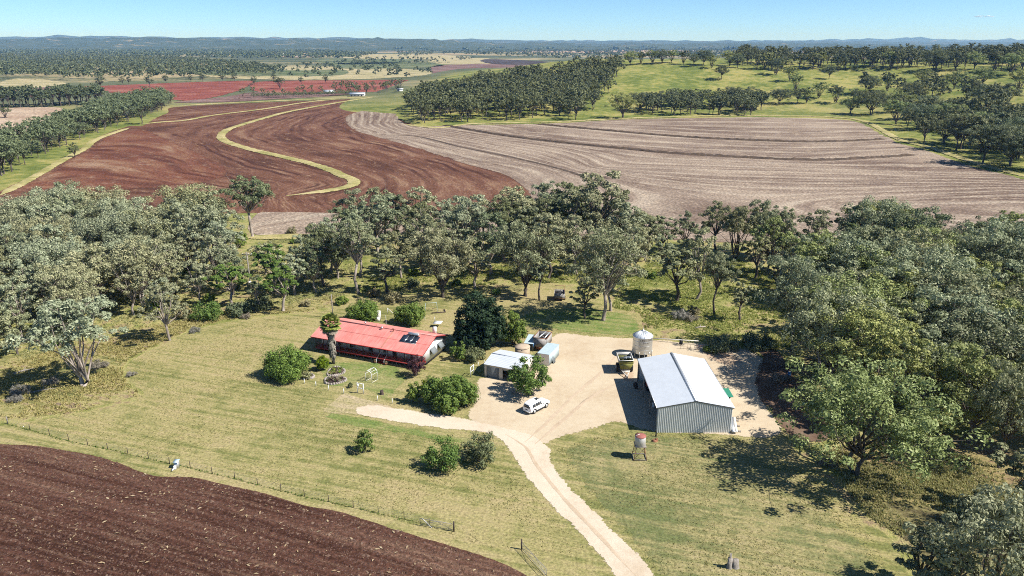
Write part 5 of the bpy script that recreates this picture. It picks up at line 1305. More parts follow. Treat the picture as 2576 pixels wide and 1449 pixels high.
    for k in range(4):
        MB().box(sa, sb, 0.44 - 0.3 * (k + 1), 0.44 - 0.3 * k - 0.01, FZ - 0.18 * (k + 1) - 0.05, FZ - 0.18 * (k + 1)).build('step_tread', M['red_trim'] if k > 1 else M['deck_red'], h)
    for x in (sa - 0.06, sb + 0.06):
        r = MB(); r.bar((x, 0.5, FZ + 0.95), (x, -0.75, 0.9), 0.05, 0.07); r.bar((x, -0.72, 0.0), (x, -0.72, 0.9), 0.05); r.build('handrail', M['white'], h)
    # front openings: (x0, x1, z0, z1, white door panel?)
    fr = [(-24.2, -23.4, 0, 2.1, 1), (-22.2, -21.0, 1.0, 2.0, 0), (-17.9, -16.9, 1.0, 2.0, 0), (-15.9, -14.5, 1.0, 2.0, 0), (-13.4, -12.6, 0, 2.1, 0), (-11.3, -10.3, 1.0, 2.0, 0), (-8.0, -7.1, 0, 2.1, 0), (-3.4, -2.4, 1.0, 2.0, 0)]
    for x0, x1, z0, z1, dr in fr:
        door = z0 == 0
        f = MB(); f.box(x0 - 0.07, x1 + 0.07, 2.155, 2.199, FZ + z0 + (0.004 if door else -0.07), FZ + z1 + 0.07)
        o = f.build('door' if door else 'window', M['offwhite'], h)
        q = MB(); q.box(x0, x1, 2.13, 2.154, FZ + z0 + 0.02, FZ + z1)
        q.build('pane' if not dr else 'leaf', M['offwhite'] if dr else M['glass'], o)
    # gable-end windows under grey awnings
    for y0, y1 in ((4.0, 5.5), (7.2, 8.5)):
        f = MB(); f.box(-0.549, -0.51, y0 - 0.07, y1 + 0.07, FZ + 0.75, FZ + 2.0); o = f.build('window', M['offwhite'], h)
        MB().box(-0.509, -0.49, y0, y1, FZ + 0.82, FZ + 1.93).build('pane', M['glass'], o)
        a = MB(); a.hexa([(-0.47, y0 - 0.2, FZ + 2.06), (0.25, y0 - 0.2, FZ + 1.05), (0.25, y1 + 0.2, FZ + 1.05), (-0.47, y1 + 0.2, FZ + 2.06)], [(-0.44, y0 - 0.2, FZ + 2.09), (0.28, y0 - 0.2, FZ + 1.08), (0.28, y1 + 0.2, FZ + 1.08), (-0.44, y1 + 0.2, FZ + 2.09)])
        a.build('awning', M['grey_awning'], h)
    def rz(y): return EZ + (RZ - EZ) * (y / RY if y < RY else (D - y) / (D - RY))
    # roof fittings
    for x, y in ((-16.9, 6.6), (-12.1, 5.2)):
        v = MB(); z = rz(y)
        v.lathe([(0.12, z - 0.1), (0.12, z + 0.22), (0.2, z + 0.25), (0.24, z + 0.38), (0.18, z + 0.52), (0.02, z + 0.57)], 12, (x, y, 0)); v.build('roof_ventilator', M['zinc'], h)
    v = MB(); z = rz(5.1); v.lathe([(0.09, z - 0.1), (0.09, z + 0.5), (0.16, z + 0.52), (0.16, z + 0.62), (0.02, z + 0.68)], 10, (-9.4, 5.1, 0)); v.build('stove_flue', M['rust'], h)
    v = MB(); v.tube([(-12.1, 6.9, rz(6.9) - 0.1), (-12.1, 6.9, rz(6.9) + 2.6)], 0.03, 6); v.build('aerial_mast', M['white'], h)
    v = MB(); v.tube([(-14.2, 6.4, rz(6.4) - 0.1), (-14.2, 6.4, rz(6.4) + 0.5)], 0.05, 8); v.build('vent_pipe', M['rust'], h)
    v = MB(); v.box(-2.9, -2.2, 9.6, 10.2, 3.3, 5.0); v.build('chimney', M['offwhite'], h)
    # solar water heater
    s = MB(); s.box(-6.7, -2.9, 2.55, 2.62, rz(2.5) + 0.06, rz(2.5) + 0.12); sh = s.build('solar_water_heater', M['zinc'], h)
    sl = (RZ - EZ) / RY
    for k in range(3):
        x0 = -6.6 + k * 1.23
        p = MB(); y0, y1 = 2.64, 4.5
        p.hexa([(x0, y0, rz(y0) + 0.09), (x0 + 1.17, y0, rz(y0) + 0.09), (x0 + 1.17, y1, rz(y1) + 0.09), (x0, y1, rz(y1) + 0.09)], [(x0, y0, rz(y0) + 0.17), (x0 + 1.17, y0, rz(y0) + 0.17), (x0 + 1.17, y1, rz(y1) + 0.17), (x0, y1, rz(y1) + 0.17)])
        p.build('collector_panel', M['panel'], sh)
        if k:
            q = MB(); q.bar((x0 - 0.03, y0, rz(y0) + 0.15), (x0 - 0.03, y1, rz(y1) + 0.15), 0.05, 0.08); q.build('panel_frame', M['zinc'], sh)
    t = MB(); z = rz(4.8) + 0.36; t.tube([(-5.7, 4.8, z), (-5.62, 4.8, z), (-3.38, 4.8, z), (-3.3, 4.8, z)], [0.2, 0.29, 0.29, 0.2], 16); t.build('storage_tank', M['zinc'], sh, True)
    # plants in tubs beside the steps
    return h, sa, sb
HOUSE, SA, SB = house()
def loc_house(x, y, z=0):
    c, s = math.cos(math.radians(-22)), math.sin(math.radians(-22))
    return (-17.13 + c * x - s * y, 129.47 + s * x + c * y, z)
for nm, x in (('left', SA - 0.45), ('right', SB + 0.45)):
    X, Y, _ = loc_house(x, -0.55)
    t = thing('flower_tub', 'terracotta tub with a yellow-green plant on the %s of the red steps' % nm, 'flower pot', (X, Y, 0))
    MB().lathe([(0.16, 0), (0.26, 0.42), (0.28, 0.45), (0.24, 0.46), (0.2, 0.40), (0.02, 0.39)], 12).build('pot', M['terracotta'], t)
    V, q = leaf_quads(np.random.default_rng(3), [(0, 0, 0.62)], [0.32], 60, 0.16)
    obj('plant', new_mesh('tub_plant', V, [q]), M['leaf_pale'], t)
# things standing on the verandah, seen as dark shapes against the white wall
for i, (x, k) in enumerate(((-20.3, 0), (-17.4, 1), (-13.0, 0), (-9.6, 1), (-5.0, 2), (-3.4, 0), (-1.3, 1))):
    X, Y, _ = loc_house(x, 1.75)
    if k == 2:
        t = thing('verandah_chair', 'white chair on the verandah right of the steps', 'chair', (X, Y, 0.72), math.radians(-22))
        MB().box(-.28, .28, -.28, .28, .40, .45).build('seat', M['white'], t); MB().box(-.28, .28, .24, .29, .46, .95).build('backrest', M['white'], t)
        for a in (-.25, .25):
            for b in (-.25, .25): MB().box(a - .02, a + .02, b - .02, b + .02, 0.001, .399).build('leg', M['white'], t)
    else:
        t = thing('pot_plant', 'dark pot plant on the verandah, number %d from the left end' % (i + 1), 'pot plant', (X, Y, 0.72))
        t['label'] = ('first', 'second', 'third', 'fourth', '', 'fifth', 'sixth')[i] + ' dark pot plant from the left along the verandah'
        MB().lathe([(0.12, 0.001), (0.18, 0.3), (0.15, 0.3), (0.02, 0.28)], 10).build('pot', M['dark_post'], t)
        V, q = leaf_quads(np.random.default_rng(i), [(0, 0, 0.75), (0, 0, 1.1)], [0.35, 0.28], 70, 0.2)
        obj('foliage', new_mesh('pot_plant_leaves', V, [q]), M['leaf_fig'], t)
# rainwater tank at the left end
X, Y, _ = loc_house(-26.6, 7.0)
t = thing('rainwater_tank', 'round rainwater tank with a white lid at the left end of the house', 'tank', (X, Y, 0))
tk = MB(); tk.lathe([(1.55, 0)] + [(1.55 + 0.03 * (k % 2), 0.05 + 0.1 * k) for k in range(22)] + [(1.55, 2.25)], 32); tk.build('tank_wall', M["grey_awning"], t, True)
MB().lathe([(1.62, 2.251), (1.62, 2.30), (0.1, 2.52), (0.02, 2.53)], 32).build('lid', M['white'], t)
X, Y, _ = loc_house(-28.6, 5.6)
p = thing('drain_pipe', 'dark pipe running from the grass to the rainwater tank', 'pipe', (X, Y, 0))
MB().tube([(-1.6, 1.0, 0.05), (0, 0.4, 0.6), (0.9, 0.4, 0.9)], 0.07, 6).build('pipe_run', M['rust'], p)
# ------------------------------------------------------------------ farm buildings and machinery
def garage():
    a = math.radians(-23.4)
    g = thing('garage', 'small cream steel garage with two roller doors and zinc roof', 'garage', (-5.2, 126.82, 0), a)
    W, D, E, R = 7.2, 7.3, 2.55, 3.3
    # front: pillars, doors, lintel
    for x0, x1 in ((0, 0.42), (3.0, 3.75), (6.4, W)):
        f = corr(MB(), (x0, 0, 0), (x1, 0, 0), (x0, 0, E - 0.3), 0.14, 0.02, 0.08, True); f.build('front_pillar', M['cream'], g)
    MB().box(0, W, -0.01, 0.07, E - 0.299, E - 0.02).build('lintel', M['cream'], g)
    d = MB()
    for k in range(15): d.box(0.43, 2.99, 0.05 + 0.012 * (k % 2), 0.10, 0.03 + 0.148 * k, 0.03 + 0.148 * (k + 1))
    d.build('roller_door', M['door_grey'], g)
    d = MB(); d.box(3.76, 6.39, 0.05, 0.3, E - 0.62, E - 0.301); d.build('rolled_up_door', M['cream'], g)
    for x in (0.0, W - 0.05):
        w = MB(); w.prism([(0.08, 0), (D, 0), (D, E), (D / 2, R - 0.05), (0.08, E)], x, x + 0.05); w.build('side_wall', M['cream'], g)
    MB().box(0.05, W - 0.05, D - 0.06, D - 0.01, 0, E - 0.02).build('rear_wall', M['cream'], g)
    corr(MB(), (-0.12, -0.15, E), (W + 0.12, -0.15, E), (-0.12, D / 2, R), 0.22, 0.035, 0.03).build('front_roof', M['zincroof'], g)
    corr(MB(), (-0.12, D + 0.15, E), (W + 0.12, D + 0.15, E), (-0.12, D / 2, R), 0.22, 0.035, 0.03).build('rear_roof', M['zincroof'], g)
    rc = MB(); rc.prism([(D / 2 - .2, R - .02), (D / 2 + .2, R - .02), (D / 2, R + .07)], -0.14, W + 0.14); rc.build('ridge_cap', M['zincroof'], g)
garage()

# pale blue site shed behind the garage tree
s = thing('site_shed', 'pale blue box-shaped site shed behind the garage tree', 'shed', (5.0, 132.4, 0), math.radians(-23.4))
corr(MB(), (0, 0, 0), (2.45, 0, 0), (0, 0, 2.35), 0.18, 0.03, 0.04, True).build('end_wall', M['offwhite'], s)
b = MB(); b.box(2.4, 2.45, 0.04, 5.6, 0, 2.35); b.build('side_wall', M['blue_sheet'], s)
b = MB(); b.box(0.0, 0.05, 0.04, 5.6, 0, 2.35); b.build('side_wall', M['blue_sheet'], s)
MB().box(0, 2.45, 5.6, 5.65, 0, 2.35).build('end_wall', M['blue_sheet'], s)
corr(MB(), (-0.05, -0.05, 2.36), (-0.05, 5.7, 2.36), (2.5, -0.05, 2.42), 0.3, 0.025, 0.03).build('roof', M['blue_sheet'], s)
for k in range(3):
    X, Y = 7.75 + 0.05 * k, 133.2 + 0.95 * k
    t = thing('glass_frame', ('first', 'second', 'third')[k] + ' pale blue framed panel leaning on the site shed, from the front', 'panel', (X, Y, 0), math.radians(-27))
    MB().hexa([(0.72, -.44, 0), (0.77, -.44, 0), (0.77, .44, 0), (0.72, .44, 0)], [(0.02, -.44, 1.7), (0.07, -.44, 1.7), (0.07, .44, 1.7), (0.02, .44, 1.7)]).build('sheet', M['panel'] if k == 1 else M['grey_awning'], t)
    f = MB()
    for (y0, y1) in ((-.46, -.40), (.40, .46)):
        f.hexa([(0.73, y0, 0), (0.80, y0, 0), (0.80, y1, 0), (0.73, y1, 0)], [(0.03, y0, 1.73), (0.10, y0, 1.73), (0.10, y1, 1.73), (0.03, y1, 1.73)])
    f.build('frame', M['blue_sheet'], t)

# rusty steel tipping bin behind the site shed
t = thing('tipper_bin', 'rust-edged grey steel tipping bin full of scrap behind the blue shed', 'bin', (4.35, 139.0, 0), math.radians(-19))
def open_bin(mbs, w, d, z0, z1, tw=0.0):
    """Four thick walls and a floor of a bin that narrows by tw towards the bottom."""
    th = 0.07
    a = [(-0 + tw, tw), (w - tw, tw), (w - tw, d - tw), (tw, d - tw)]; b = [(0, 0), (w, 0), (w, d), (0, d)]
    cx, cy = w / 2, d / 2
    out = []
    for i in range(4):
        j = (i + 1) % 4
        inn = lambda p: (p[0] + (cx - p[0]) / w * 2 * th, p[1] + (cy - p[1]) / d * 2 * th)
        m = MB(); m.hexa([(*a[i], z0), (*a[j], z0), (*inn(a[j]), z0), (*inn(a[i]), z0)], [(*b[i], z1), (*b[j], z1), (*inn(b[j]), z1), (*inn(b[i]), z1)]); out.append(m)
    fl = MB(); fl.hexa([(*p, z0 - .06) for p in a], [(*p, z0 - 0.002) for p in a])
    return out, fl
ws, fl = open_bin(None, 2.8, 4.0, 1.0, 2.9)
for m in ws: m.build('side_panel', M['greysteel'], t)
fl.build('floor', M['rust'], t)
r = MB()
for p, q in (((0, -.03, 2.95), (2.8, -.03, 2.95)), ((2.83, 0, 2.95), (2.83, 4, 2.95)), ((0, 4.03, 2.95), (2.8, 4.03, 2.95)), ((-.03, 0, 2.95), (-.03, 4, 2.95))): r.bar(p, q, 0.1, 0.1)
r.build('rim', M['rust'], t)
for k in range(5):
    MB().box(2.81, 2.87, 0.3 + 0.8 * k, 0.4 + 0.8 * k, 1.0, 2.89).build('rib', M['offwhite'], t)
for x in (0.2, 2.35):
    for y in (1.0, 2.9):
        MB().tube([(x, y, 0.45), (x + 0.28, y, 0.45)], 0.45, 16).build('wheel', M['black'], t)
MB().box(0.55, 2.25, 0.1, 3.9, 0.45, 0.93).build('chassis', M['rust'], t)
for k, (p, q, mt) in enumerate((((.4, .8, 2.2), (1.7, 3.4, 3.15), 'zinc'), ((1.5, 1.0, 1.9), (2.5, 3.3, 3.1), 'zinc'), ((.5, 2.6, 1.9), (1.9, 1.0, 2.9), 'timber'))):
    o = thing('scrap_pipe', ('left pale pipe', 'right pale pipe', 'grey beam')[k] + ' lying in the tipping bin', 'scrap', (4.35, 139.0, 0), math.radians(-19))
    MB().tube([p, q], 0.13, 8).build('length', M[mt], o)
o = thing('scrap_drum', 'red drum lying in the tipping bin', 'drum', (4.35, 139.0, 0), math.radians(-19))
MB().tube([(.6, 1.5, 1.4), (.9, 2.3, 1.6)], 0.4, 12).build('shell', M['redpaint'], o)
# buff concrete tank
t = thing('concrete_tank', 'buff concrete water tank behind the garage roof', 'tank', (2.1, 135.9, 0))
MB().lathe([(1.5, 0), (1.5, 2.2)], 32).build('tank_wall', M['concrete'], t, False)
MB().lathe([(1.55, 2.201), (1.53, 2.30), (0.5, 2.42), (0.02, 2.44)], 32).build('lid', M['concrete'], t)
# blue lean-to
t = thing('lean_to', 'low lean-to with pale blue roof sheets behind the concrete tank', 'shelter', (2.4, 138.8, 0), math.radians(-15))
corr(MB(), (0, 0, 1.75), (2.0, 0, 1.75), (0, 4.2, 2.1), 0.2, 0.02).build('roof', M['blue_sheet'], t)
b = MB(); b.hexa([(2.0, 0, 1.0), (2.05, 0, 1.0), (2.05, 4.2, 1.0), (2.0, 4.2, 1.0)], [(2.0, 0, 1.72), (2.05, 0, 1.72), (2.05, 4.2, 2.07), (2.0, 4.2, 2.07)]); b.build('blue_side_sheet', M['blue_side'], t)
for x in (0.06, 1.9):
    for y in (0.1, 4.1): MB().box(x - .04, x + .04, y - .04, y + .04, 0, 1.7 + .08 * (y > 1)).build('post', M['timber'], t)

# ---- machinery shed
def shed():
    x0, x1, y0, y1, E, R = 23.4, 35.4, 105.6, 124.6, 4.55, 5.75
    xm = (x0 + x1) / 2
    s = thing('machinery_shed', 'large grey steel machinery shed with white roof, open on the left', 'shed', (0, 0, 0))
    zt = lambda x: E + (R - E) * (1 - abs(x - xm) / (xm - x0))
    n = 4 * 42
    xs = np.linspace(x0, x1, n + 1); off = np.array((0, 0, 1, 1))[np.arange(n + 1) % 4] * 0.065
    for nm, y, sg in (('front_gable_wall', y0, -1), ('rear_gable_wall', y1, 1)):
        m = MB(); i = np.arange(n); k = n + 1
        V = np.concatenate([np.column_stack([xs, y + sg * off, np.zeros(k)]), np.column_stack([xs, y + sg * off, [zt(x) - .04 for x in xs]])])
        m.addq(V, np.stack([i, i + 1, i + 1 + k, i + k], 1))
        m.prism([(x0, 0), (x1, 0), (x1, E - .05), (xm, R - .05), (x0, E - .05)], y - sg * 0.03, y - sg * 0.06, 1)
        m.build(nm, M['shedwall'], s)
    corr(MB(), (x1, y0 + .1, 0.0), (x1, y1 - .1, 0.0), (x1, y0 + .1, E - .05), 0.25, 0.05, 0.04, True).build('side_wall', M['shedwall'], s)
    corr(MB(), (x0 - .18, y0 - .12, E - .01), (x0 - .18, y1 + .12, E - .01), (xm, y0 - .12, R + .01), 0.25, 0.03, 0.03, True).build('left_roof_slope', M['zincroof'], s)
    corr(MB(), (x1 + .18, y0 - .12, E - .01), (x1 + .18, y1 + .12, E - .01), (xm, y0 - .12, R + .01), 0.25, 0.03, 0.03, True).build('right_roof_slope', M['zincroof'], s)
    c = MB(); c.prism([(xm - .3, R - .01), (xm + .3, R - .01), (xm + .06, R + .1), (xm - .06, R + .1)], y0 - .13, y1 + .13, 1); c.build('ridge_cap', M['zinc'], s)
    for x in (x0 - .26, x1 + .20):
        MB().box(x, x + .08, y0 - .12, y1 + .12, E - .13, E - .005).build('gutter', M['zinc'], s)
    for y in (y0, y1):
        b = MB(); d = -.10 if y == y0 else .07
        b.prism([(x0 - .2, E - .22), (xm, R - .20), (x1 + .2, E - .22), (x1 + .2, E - .03), (xm, R - .01), (x0 - .2, E - .03)], y + d, y + d + .03, 1); b.build('barge_board', M['greysteel'], s)
    for y in (y0 + .15, y0 + 6.3, y0 + 12.6, y1 - .15):
        MB().box(x0 - .08, x0 + .08, y - .08, y + .08, 0, E - .06).build('post', M['greysteel'], s)
        r = MB(); r.bar((x0 + .1, y, E - .22), (xm, y, R - .22), .08, .2); r.bar((x1 - .1, y, E - .22), (xm, y, R - .22), .08, .2); r.build('rafter', M['greysteel'], s)
    MB().box(x0 - .04, x0 + .04, y0 + .1, y1 - .1, E - .35, E - .16).build('eave_beam', M['greysteel'], s)
    # what stands inside, near the open side
    t = thing('implement', 'red implement standing inside the open side of the shed', 'machine', (25.0, 121.3, 0))
    MB().box(-.5, 1.6, -.9, .9, .6, 1.3).build('body', M['redpaint'], t)
    for y in (-1.0, .8): MB().tube([(-.2, y, .55), (-.2, y + .25, .55)], .55, 16).build('wheel', M['black'], t)
    MB().bar((-.5, 0, .7), (-1.7, 0, .4), .12).build('drawbar', M['greysteel'], t)
    t = thing('steel_drum', 'pale drum just inside the open side of the shed', 'drum', (24.6, 114.4, 0))
    MB().lathe([(.29, 0), (.3, .3), (.28, .32), (.3, .6), (.29, .88), (.02, .88)], 14).build('shell', M['offwhite'], t)
    t = thing('spare_wheel', 'large black spare wheel standing at the rear corner post of the shed', 'wheel', (22.6, 121.6, .62), .5)
    MB().tube([(-.18, 0, 0), (-.1, 0, 0), (.1, 0, 0), (.18, 0, 0)], [.5, .62, .62, .5], 18).build('tread', M['black'], t)
    MB().tube([(-.13, 0, 0), (.13, 0, 0)], .28, 14).build('rim', M['greysteel'], t)
    t = thing('workbench', 'bench with grey tools inside the shed by the front corner', 'bench', (25.2, 107.8, 0))
    MB().box(-.5, .5, -1.2, 1.2, .8, .9).build('top', M['timber'], t)
    for a in (-.42, .42):
        for b in (-1.1, 1.1): MB().box(a - .05, a + .05, b - .05, b + .05, 0, .799).build('leg', M['timber'], t)
    MB().box(-.3, .2, -.5, .3, .901, 1.2).build('tool_box', M['zinc'], t)
shed()
# green-roofed kennel beside the shed
t = thing('dog_kennel', 'small raised kennel with a green sheet roof right of the shed', 'kennel', (36.4, 114.9, 0))
corr(MB(), (-.6, -.5, 1.92), (-.6, 2.7, 2.02), (1.9, -.5, 1.92), .25, .02).build('roof', M['green_sheet'], t)
MB().box(-.4, 1.5, 0, 2.2, .55, 1.45).build('cage_box', M['cream'], t)
MB().box(-.41, 1.51, -.01, -.001, 1.46, 1.85).build('opening_shade_sheet', M['dark'], t)  # closed sheet coloured near-black for the shade under the kennel roof
for x in (-.4, .5, 1.5):
    for y in (.05, 2.1): MB().box(x - .04, x + .04, y - .04, y + .04, 0, 1.9).build('leg', M['offwhite'], t)
# gutter sheets on trestles
for k, (dx, mt) in enumerate(((0.0, 'zinc'), (0.45, 'offwhite'))):
    t = thing('roofing_sheets', ('blue-grey pack of long roofing sheets', 'white outer length of flashing')[k] + ' on bearers right of the shed wall', 'sheet metal', (36.3 + dx, 107.6, 0), math.radians(-12))
    m = MB(); m.hexa([(-.3 + .1 * k, -2.6, .35), (.3 - .1 * k, -2.6, .35), (.3 - .1 * k, 2.4, .35), (-.3 + .1 * k, 2.4, .35)], [(-.3 + .1 * k, -2.6, .55), (.3 - .1 * k, -2.6, .5), (.3 - .1 * k, 2.4, .5), (-.3 + .1 * k, 2.4, .55)]); m.build('pack', M[mt], t)
for k, dy in enumerate((-1.8, 0, 1.8)):
    t = thing('bearer', ('front', 'middle', 'rear')[k] + ' timber bearer under the roofing sheets', 'timber', (36.6 + .2 * dy * .9, 107.6 + dy, 0), math.radians(-12))
    MB().box(-.7, .9, -.06, .06, 0, .345).build('baulk', M['timber'], t)
for k, y in enumerate((110.8, 113.2)):
    t = thing('wire_coil', ('nearer', 'farther')[k] + ' grey wire coil against the right wall of the shed', 'wire coil', (35.9, y, 0.42), .3)
    for q in range(4):
        c = MB(); c.tube([(.1 * q, .42 * math.cos(a), .42 * math.sin(a)) for a in np.linspace(0, 6.283, 15)], .03, 4, False); c.build('turn', M['greysteel'], t)

# ---- silo
def silo():
    X, Y = 26.25, 136.6
    t = thing('grain_silo', 'galvanised cone-roofed grain silo with black lettering', 'silo', (X, Y, 0))
    R, z0, z1 = 1.95, 0.95, 4.40
    pr = [(R, z0)]
    z = z0
    while z < z1 - .01:
        pr += [(R, z + .03), (R + .012, z + .07), (R, z + .11)]; z += .11
        if round((z - z0) / .11) % 8 == 0: pr += [(R + .02, z + .01), (R + .02, z + .04), (R, z + .05)]; z += .06
    pr.append((R, z1))
    n = 48
    w = MB(); w.lathe(pr, n); w.build('silo_wall', M['silo'], t, True)
    MB().lathe([(R + .10, z1 - .05), (R + .10, z1 + .004), (.30, z1 + 1.0), (.28, z1 + .95)], n).build('cone_roof', M['zincroof'], t)
    for k in range(16):
        a = k * 6.283 / 16; c, s = math.cos(a), math.sin(a)
        MB().bar((c * (R + .08), s * (R + .08), z1 + .05), (c * .3, s * .3, z1 + 1.03), .04, .06).build('roof_rib', M['zincroof'], t)
    MB().lathe([(.34, z1 + .96), (.34, z1 + 1.1), (.05, z1 + 1.2), (.04, z1 + 1.55), (.005, z1 + 1.6)], 16).build('filler_cap', M['zinc'], t)
    MB().lathe([(.2, .15), (R - .01, z0 - .01), (R - .01, z0 + .02)], n).build('hopper_cone', M['silo'], t)
    for k in range(12):
        a = k * 6.283 / 12 + .1; c, s = math.cos(a) * (R + .06), math.sin(a) * (R + .06)
        MB().box(c - .04, c + .04, s - .04, s + .04, 0, z0 + .5).build('leg', M['zinc'], t)
    rg = MB(); rg.tube([((R + .06) * math.cos(a), (R + .06) * math.sin(a), .12) for a in np.linspace(0, 6.283, 37)], .04, 4, False); rg.build('base_ring', M['zinc'], t)
    a0 = math.radians(-84)
    MB().tube([(math.cos(a0) * R, math.sin(a0) * R, 2.5), (math.cos(a0) * (R + .06), math.sin(a0) * (R + .06), 2.5)], .07, 10).build('inspection_port', M['black'], t)
    # lettering bent round the wall
    for txt, zz, sz, mid in (('LEO I SDE', 4.12, .46, -76), ('SILOS', 3.64, .40, -78)):
        cu = bpy.data.curves.new('lettering', 'FONT'); cu.body = txt; cu.size = sz; cu.align_x = 'CENTER'; cu.extrude = 0.0; cu.space_character = 1.35
        to = bpy.data.objects.new('tmp_text', cu); COL.objects.link(to)
        dg = bpy.context.evaluated_depsgraph_get()
        me = bpy.data.meshes.new_from_object(to.evaluated_get(dg))
        bpy.data.objects.remove(to)
        co = np.zeros(len(me.vertices) * 3, np.float32); me.vertices.foreach_get('co', co); co = co.reshape(-1, 3)
        a = math.radians(mid) + co[:, 0] / R
        me.vertices.foreach_set('co', np.column_stack([np.cos(a) * (R + .05), np.sin(a) * (R + .05), zz - .3 + co[:, 1]]).astype(np.float32).ravel()); me.update()
        me.materials.clear()
        obj('lettering', me, M['ink'], t)
M['silo'] = plain('silo_steel', (0.52, 0.54, 0.55), 0.36, 0.8, 0.5, 0.10, 1.0)
M['ink'] = plain('black_lettering', (0.012, 0.012, 0.014), 0.8, var=0.1)
silo()

# ---- grain cart
def cart():
    t = thing('grain_cart', 'green high-sided grain cart on two big tyres left of the shed', 'grain cart', (20.25, 127.3, 0))
    a = [(.45, .5), (2.25, .5), (2.25, 3.3), (.45, 3.3)]; b = [(.05, .05), (2.75, .05), (2.75, 4.0), (.05, 4.0)]
    cx, cy = 1.38, 2.0
    inn = lambda p, f=.05: (p[0] + (cx - p[0]) * f, p[1] + (cy - p[1]) * f)
    for i in range(4):
        j = (i + 1) % 4
        m = MB(); m.hexa([(*a[i], 1.0), (*a[j], 1.0), (*inn(a[j]), 1.0), (*inn(a[i]), 1.0)], [(*b[i], 2.35), (*b[j], 2.35), (*inn(b[j]), 2.35), (*inn(b[i]), 2.35)]); m.build('hopper_side', M['hopper'], t)
        m = MB(); m.hexa([(*b[i], 2.351), (*b[j], 2.351), (*inn(b[j]), 2.351), (*inn(b[i]), 2.351)], [(*b[i], 2.95), (*b[j], 2.95), (*inn(b[j]), 2.95), (*inn(b[i]), 2.95)]); m.build('extension_board', M['offwhite'] if i != 0 else M['hopper'], t)
    fl = MB(); fl.hexa([(*p, .94) for p in a], [(*p, .998) for p in a]); fl.build('hopper_floor', M['greysteel'], t)
    r = MB()
    for p, q in zip(b, b[1:] + b[:1]): r.bar((*p, 3.0), (*q, 3.0), .12, .1)
    r.build('rim', M['offwhite'], t)
    for k, (p, q) in enumerate((((.6, 3.2, 2.2), (1.5, 1.2, 3.0)), ((1.5, 3.4, 2.3), (2.3, 1.4, 3.0)))):
        MB().tube([p, q], .2, 10).build('unloading_tube', M['grey_awning'] if k == 0 else M['zinc'], t)
    for x in (-.25, 2.35):
        w = MB(); w.tube([(x, 1.9, .85), (x + .08, 1.9, .85), (x + .52, 1.9, .85), (x + .6, 1.9, .85)], [.7, .85, .85, .7], 24); o = w.build('wheel', M['black'], t)
        MB().tube([(x - .01, 1.9, .85), (x + .61, 1.9, .85)], .42, 16).build('rim', M['offwhite'], o)
        l = MB()
        for k in range(14):
            a_ = k * 6.283 / 14; c, s = math.cos(a_) * .86, math.sin(a_) * .86
            l.bar((x + .05, 1.9 + c, .85 + s), (x + .55, 1.9 + c * .99 - s * .12, .85 + s * .99 + c * .12), .07, .05)
        l.build('tread_lug', M['black'], o)
    MB().box(.36, 2.34, 1.8, 2.0, .75, .93).build('axle', M['greysteel'], t)
    f = MB(); f.bar((.6, .5, .75), (1.4, -1.5, .5), .12); f.bar((2.2, .5, .75), (1.4, -1.5, .5), .12); f.build('drawbar', M['offwhite'], t)
    MB().box(1.28, 1.52, -1.7, -1.3, .0, .5).build('jack_stand', M['cream'], t)
    g = MB(); g.box(.7, 2.1, .1, .45, .55, .75); g.build('auger_gearbox', M['offwhite'], t)
cart()

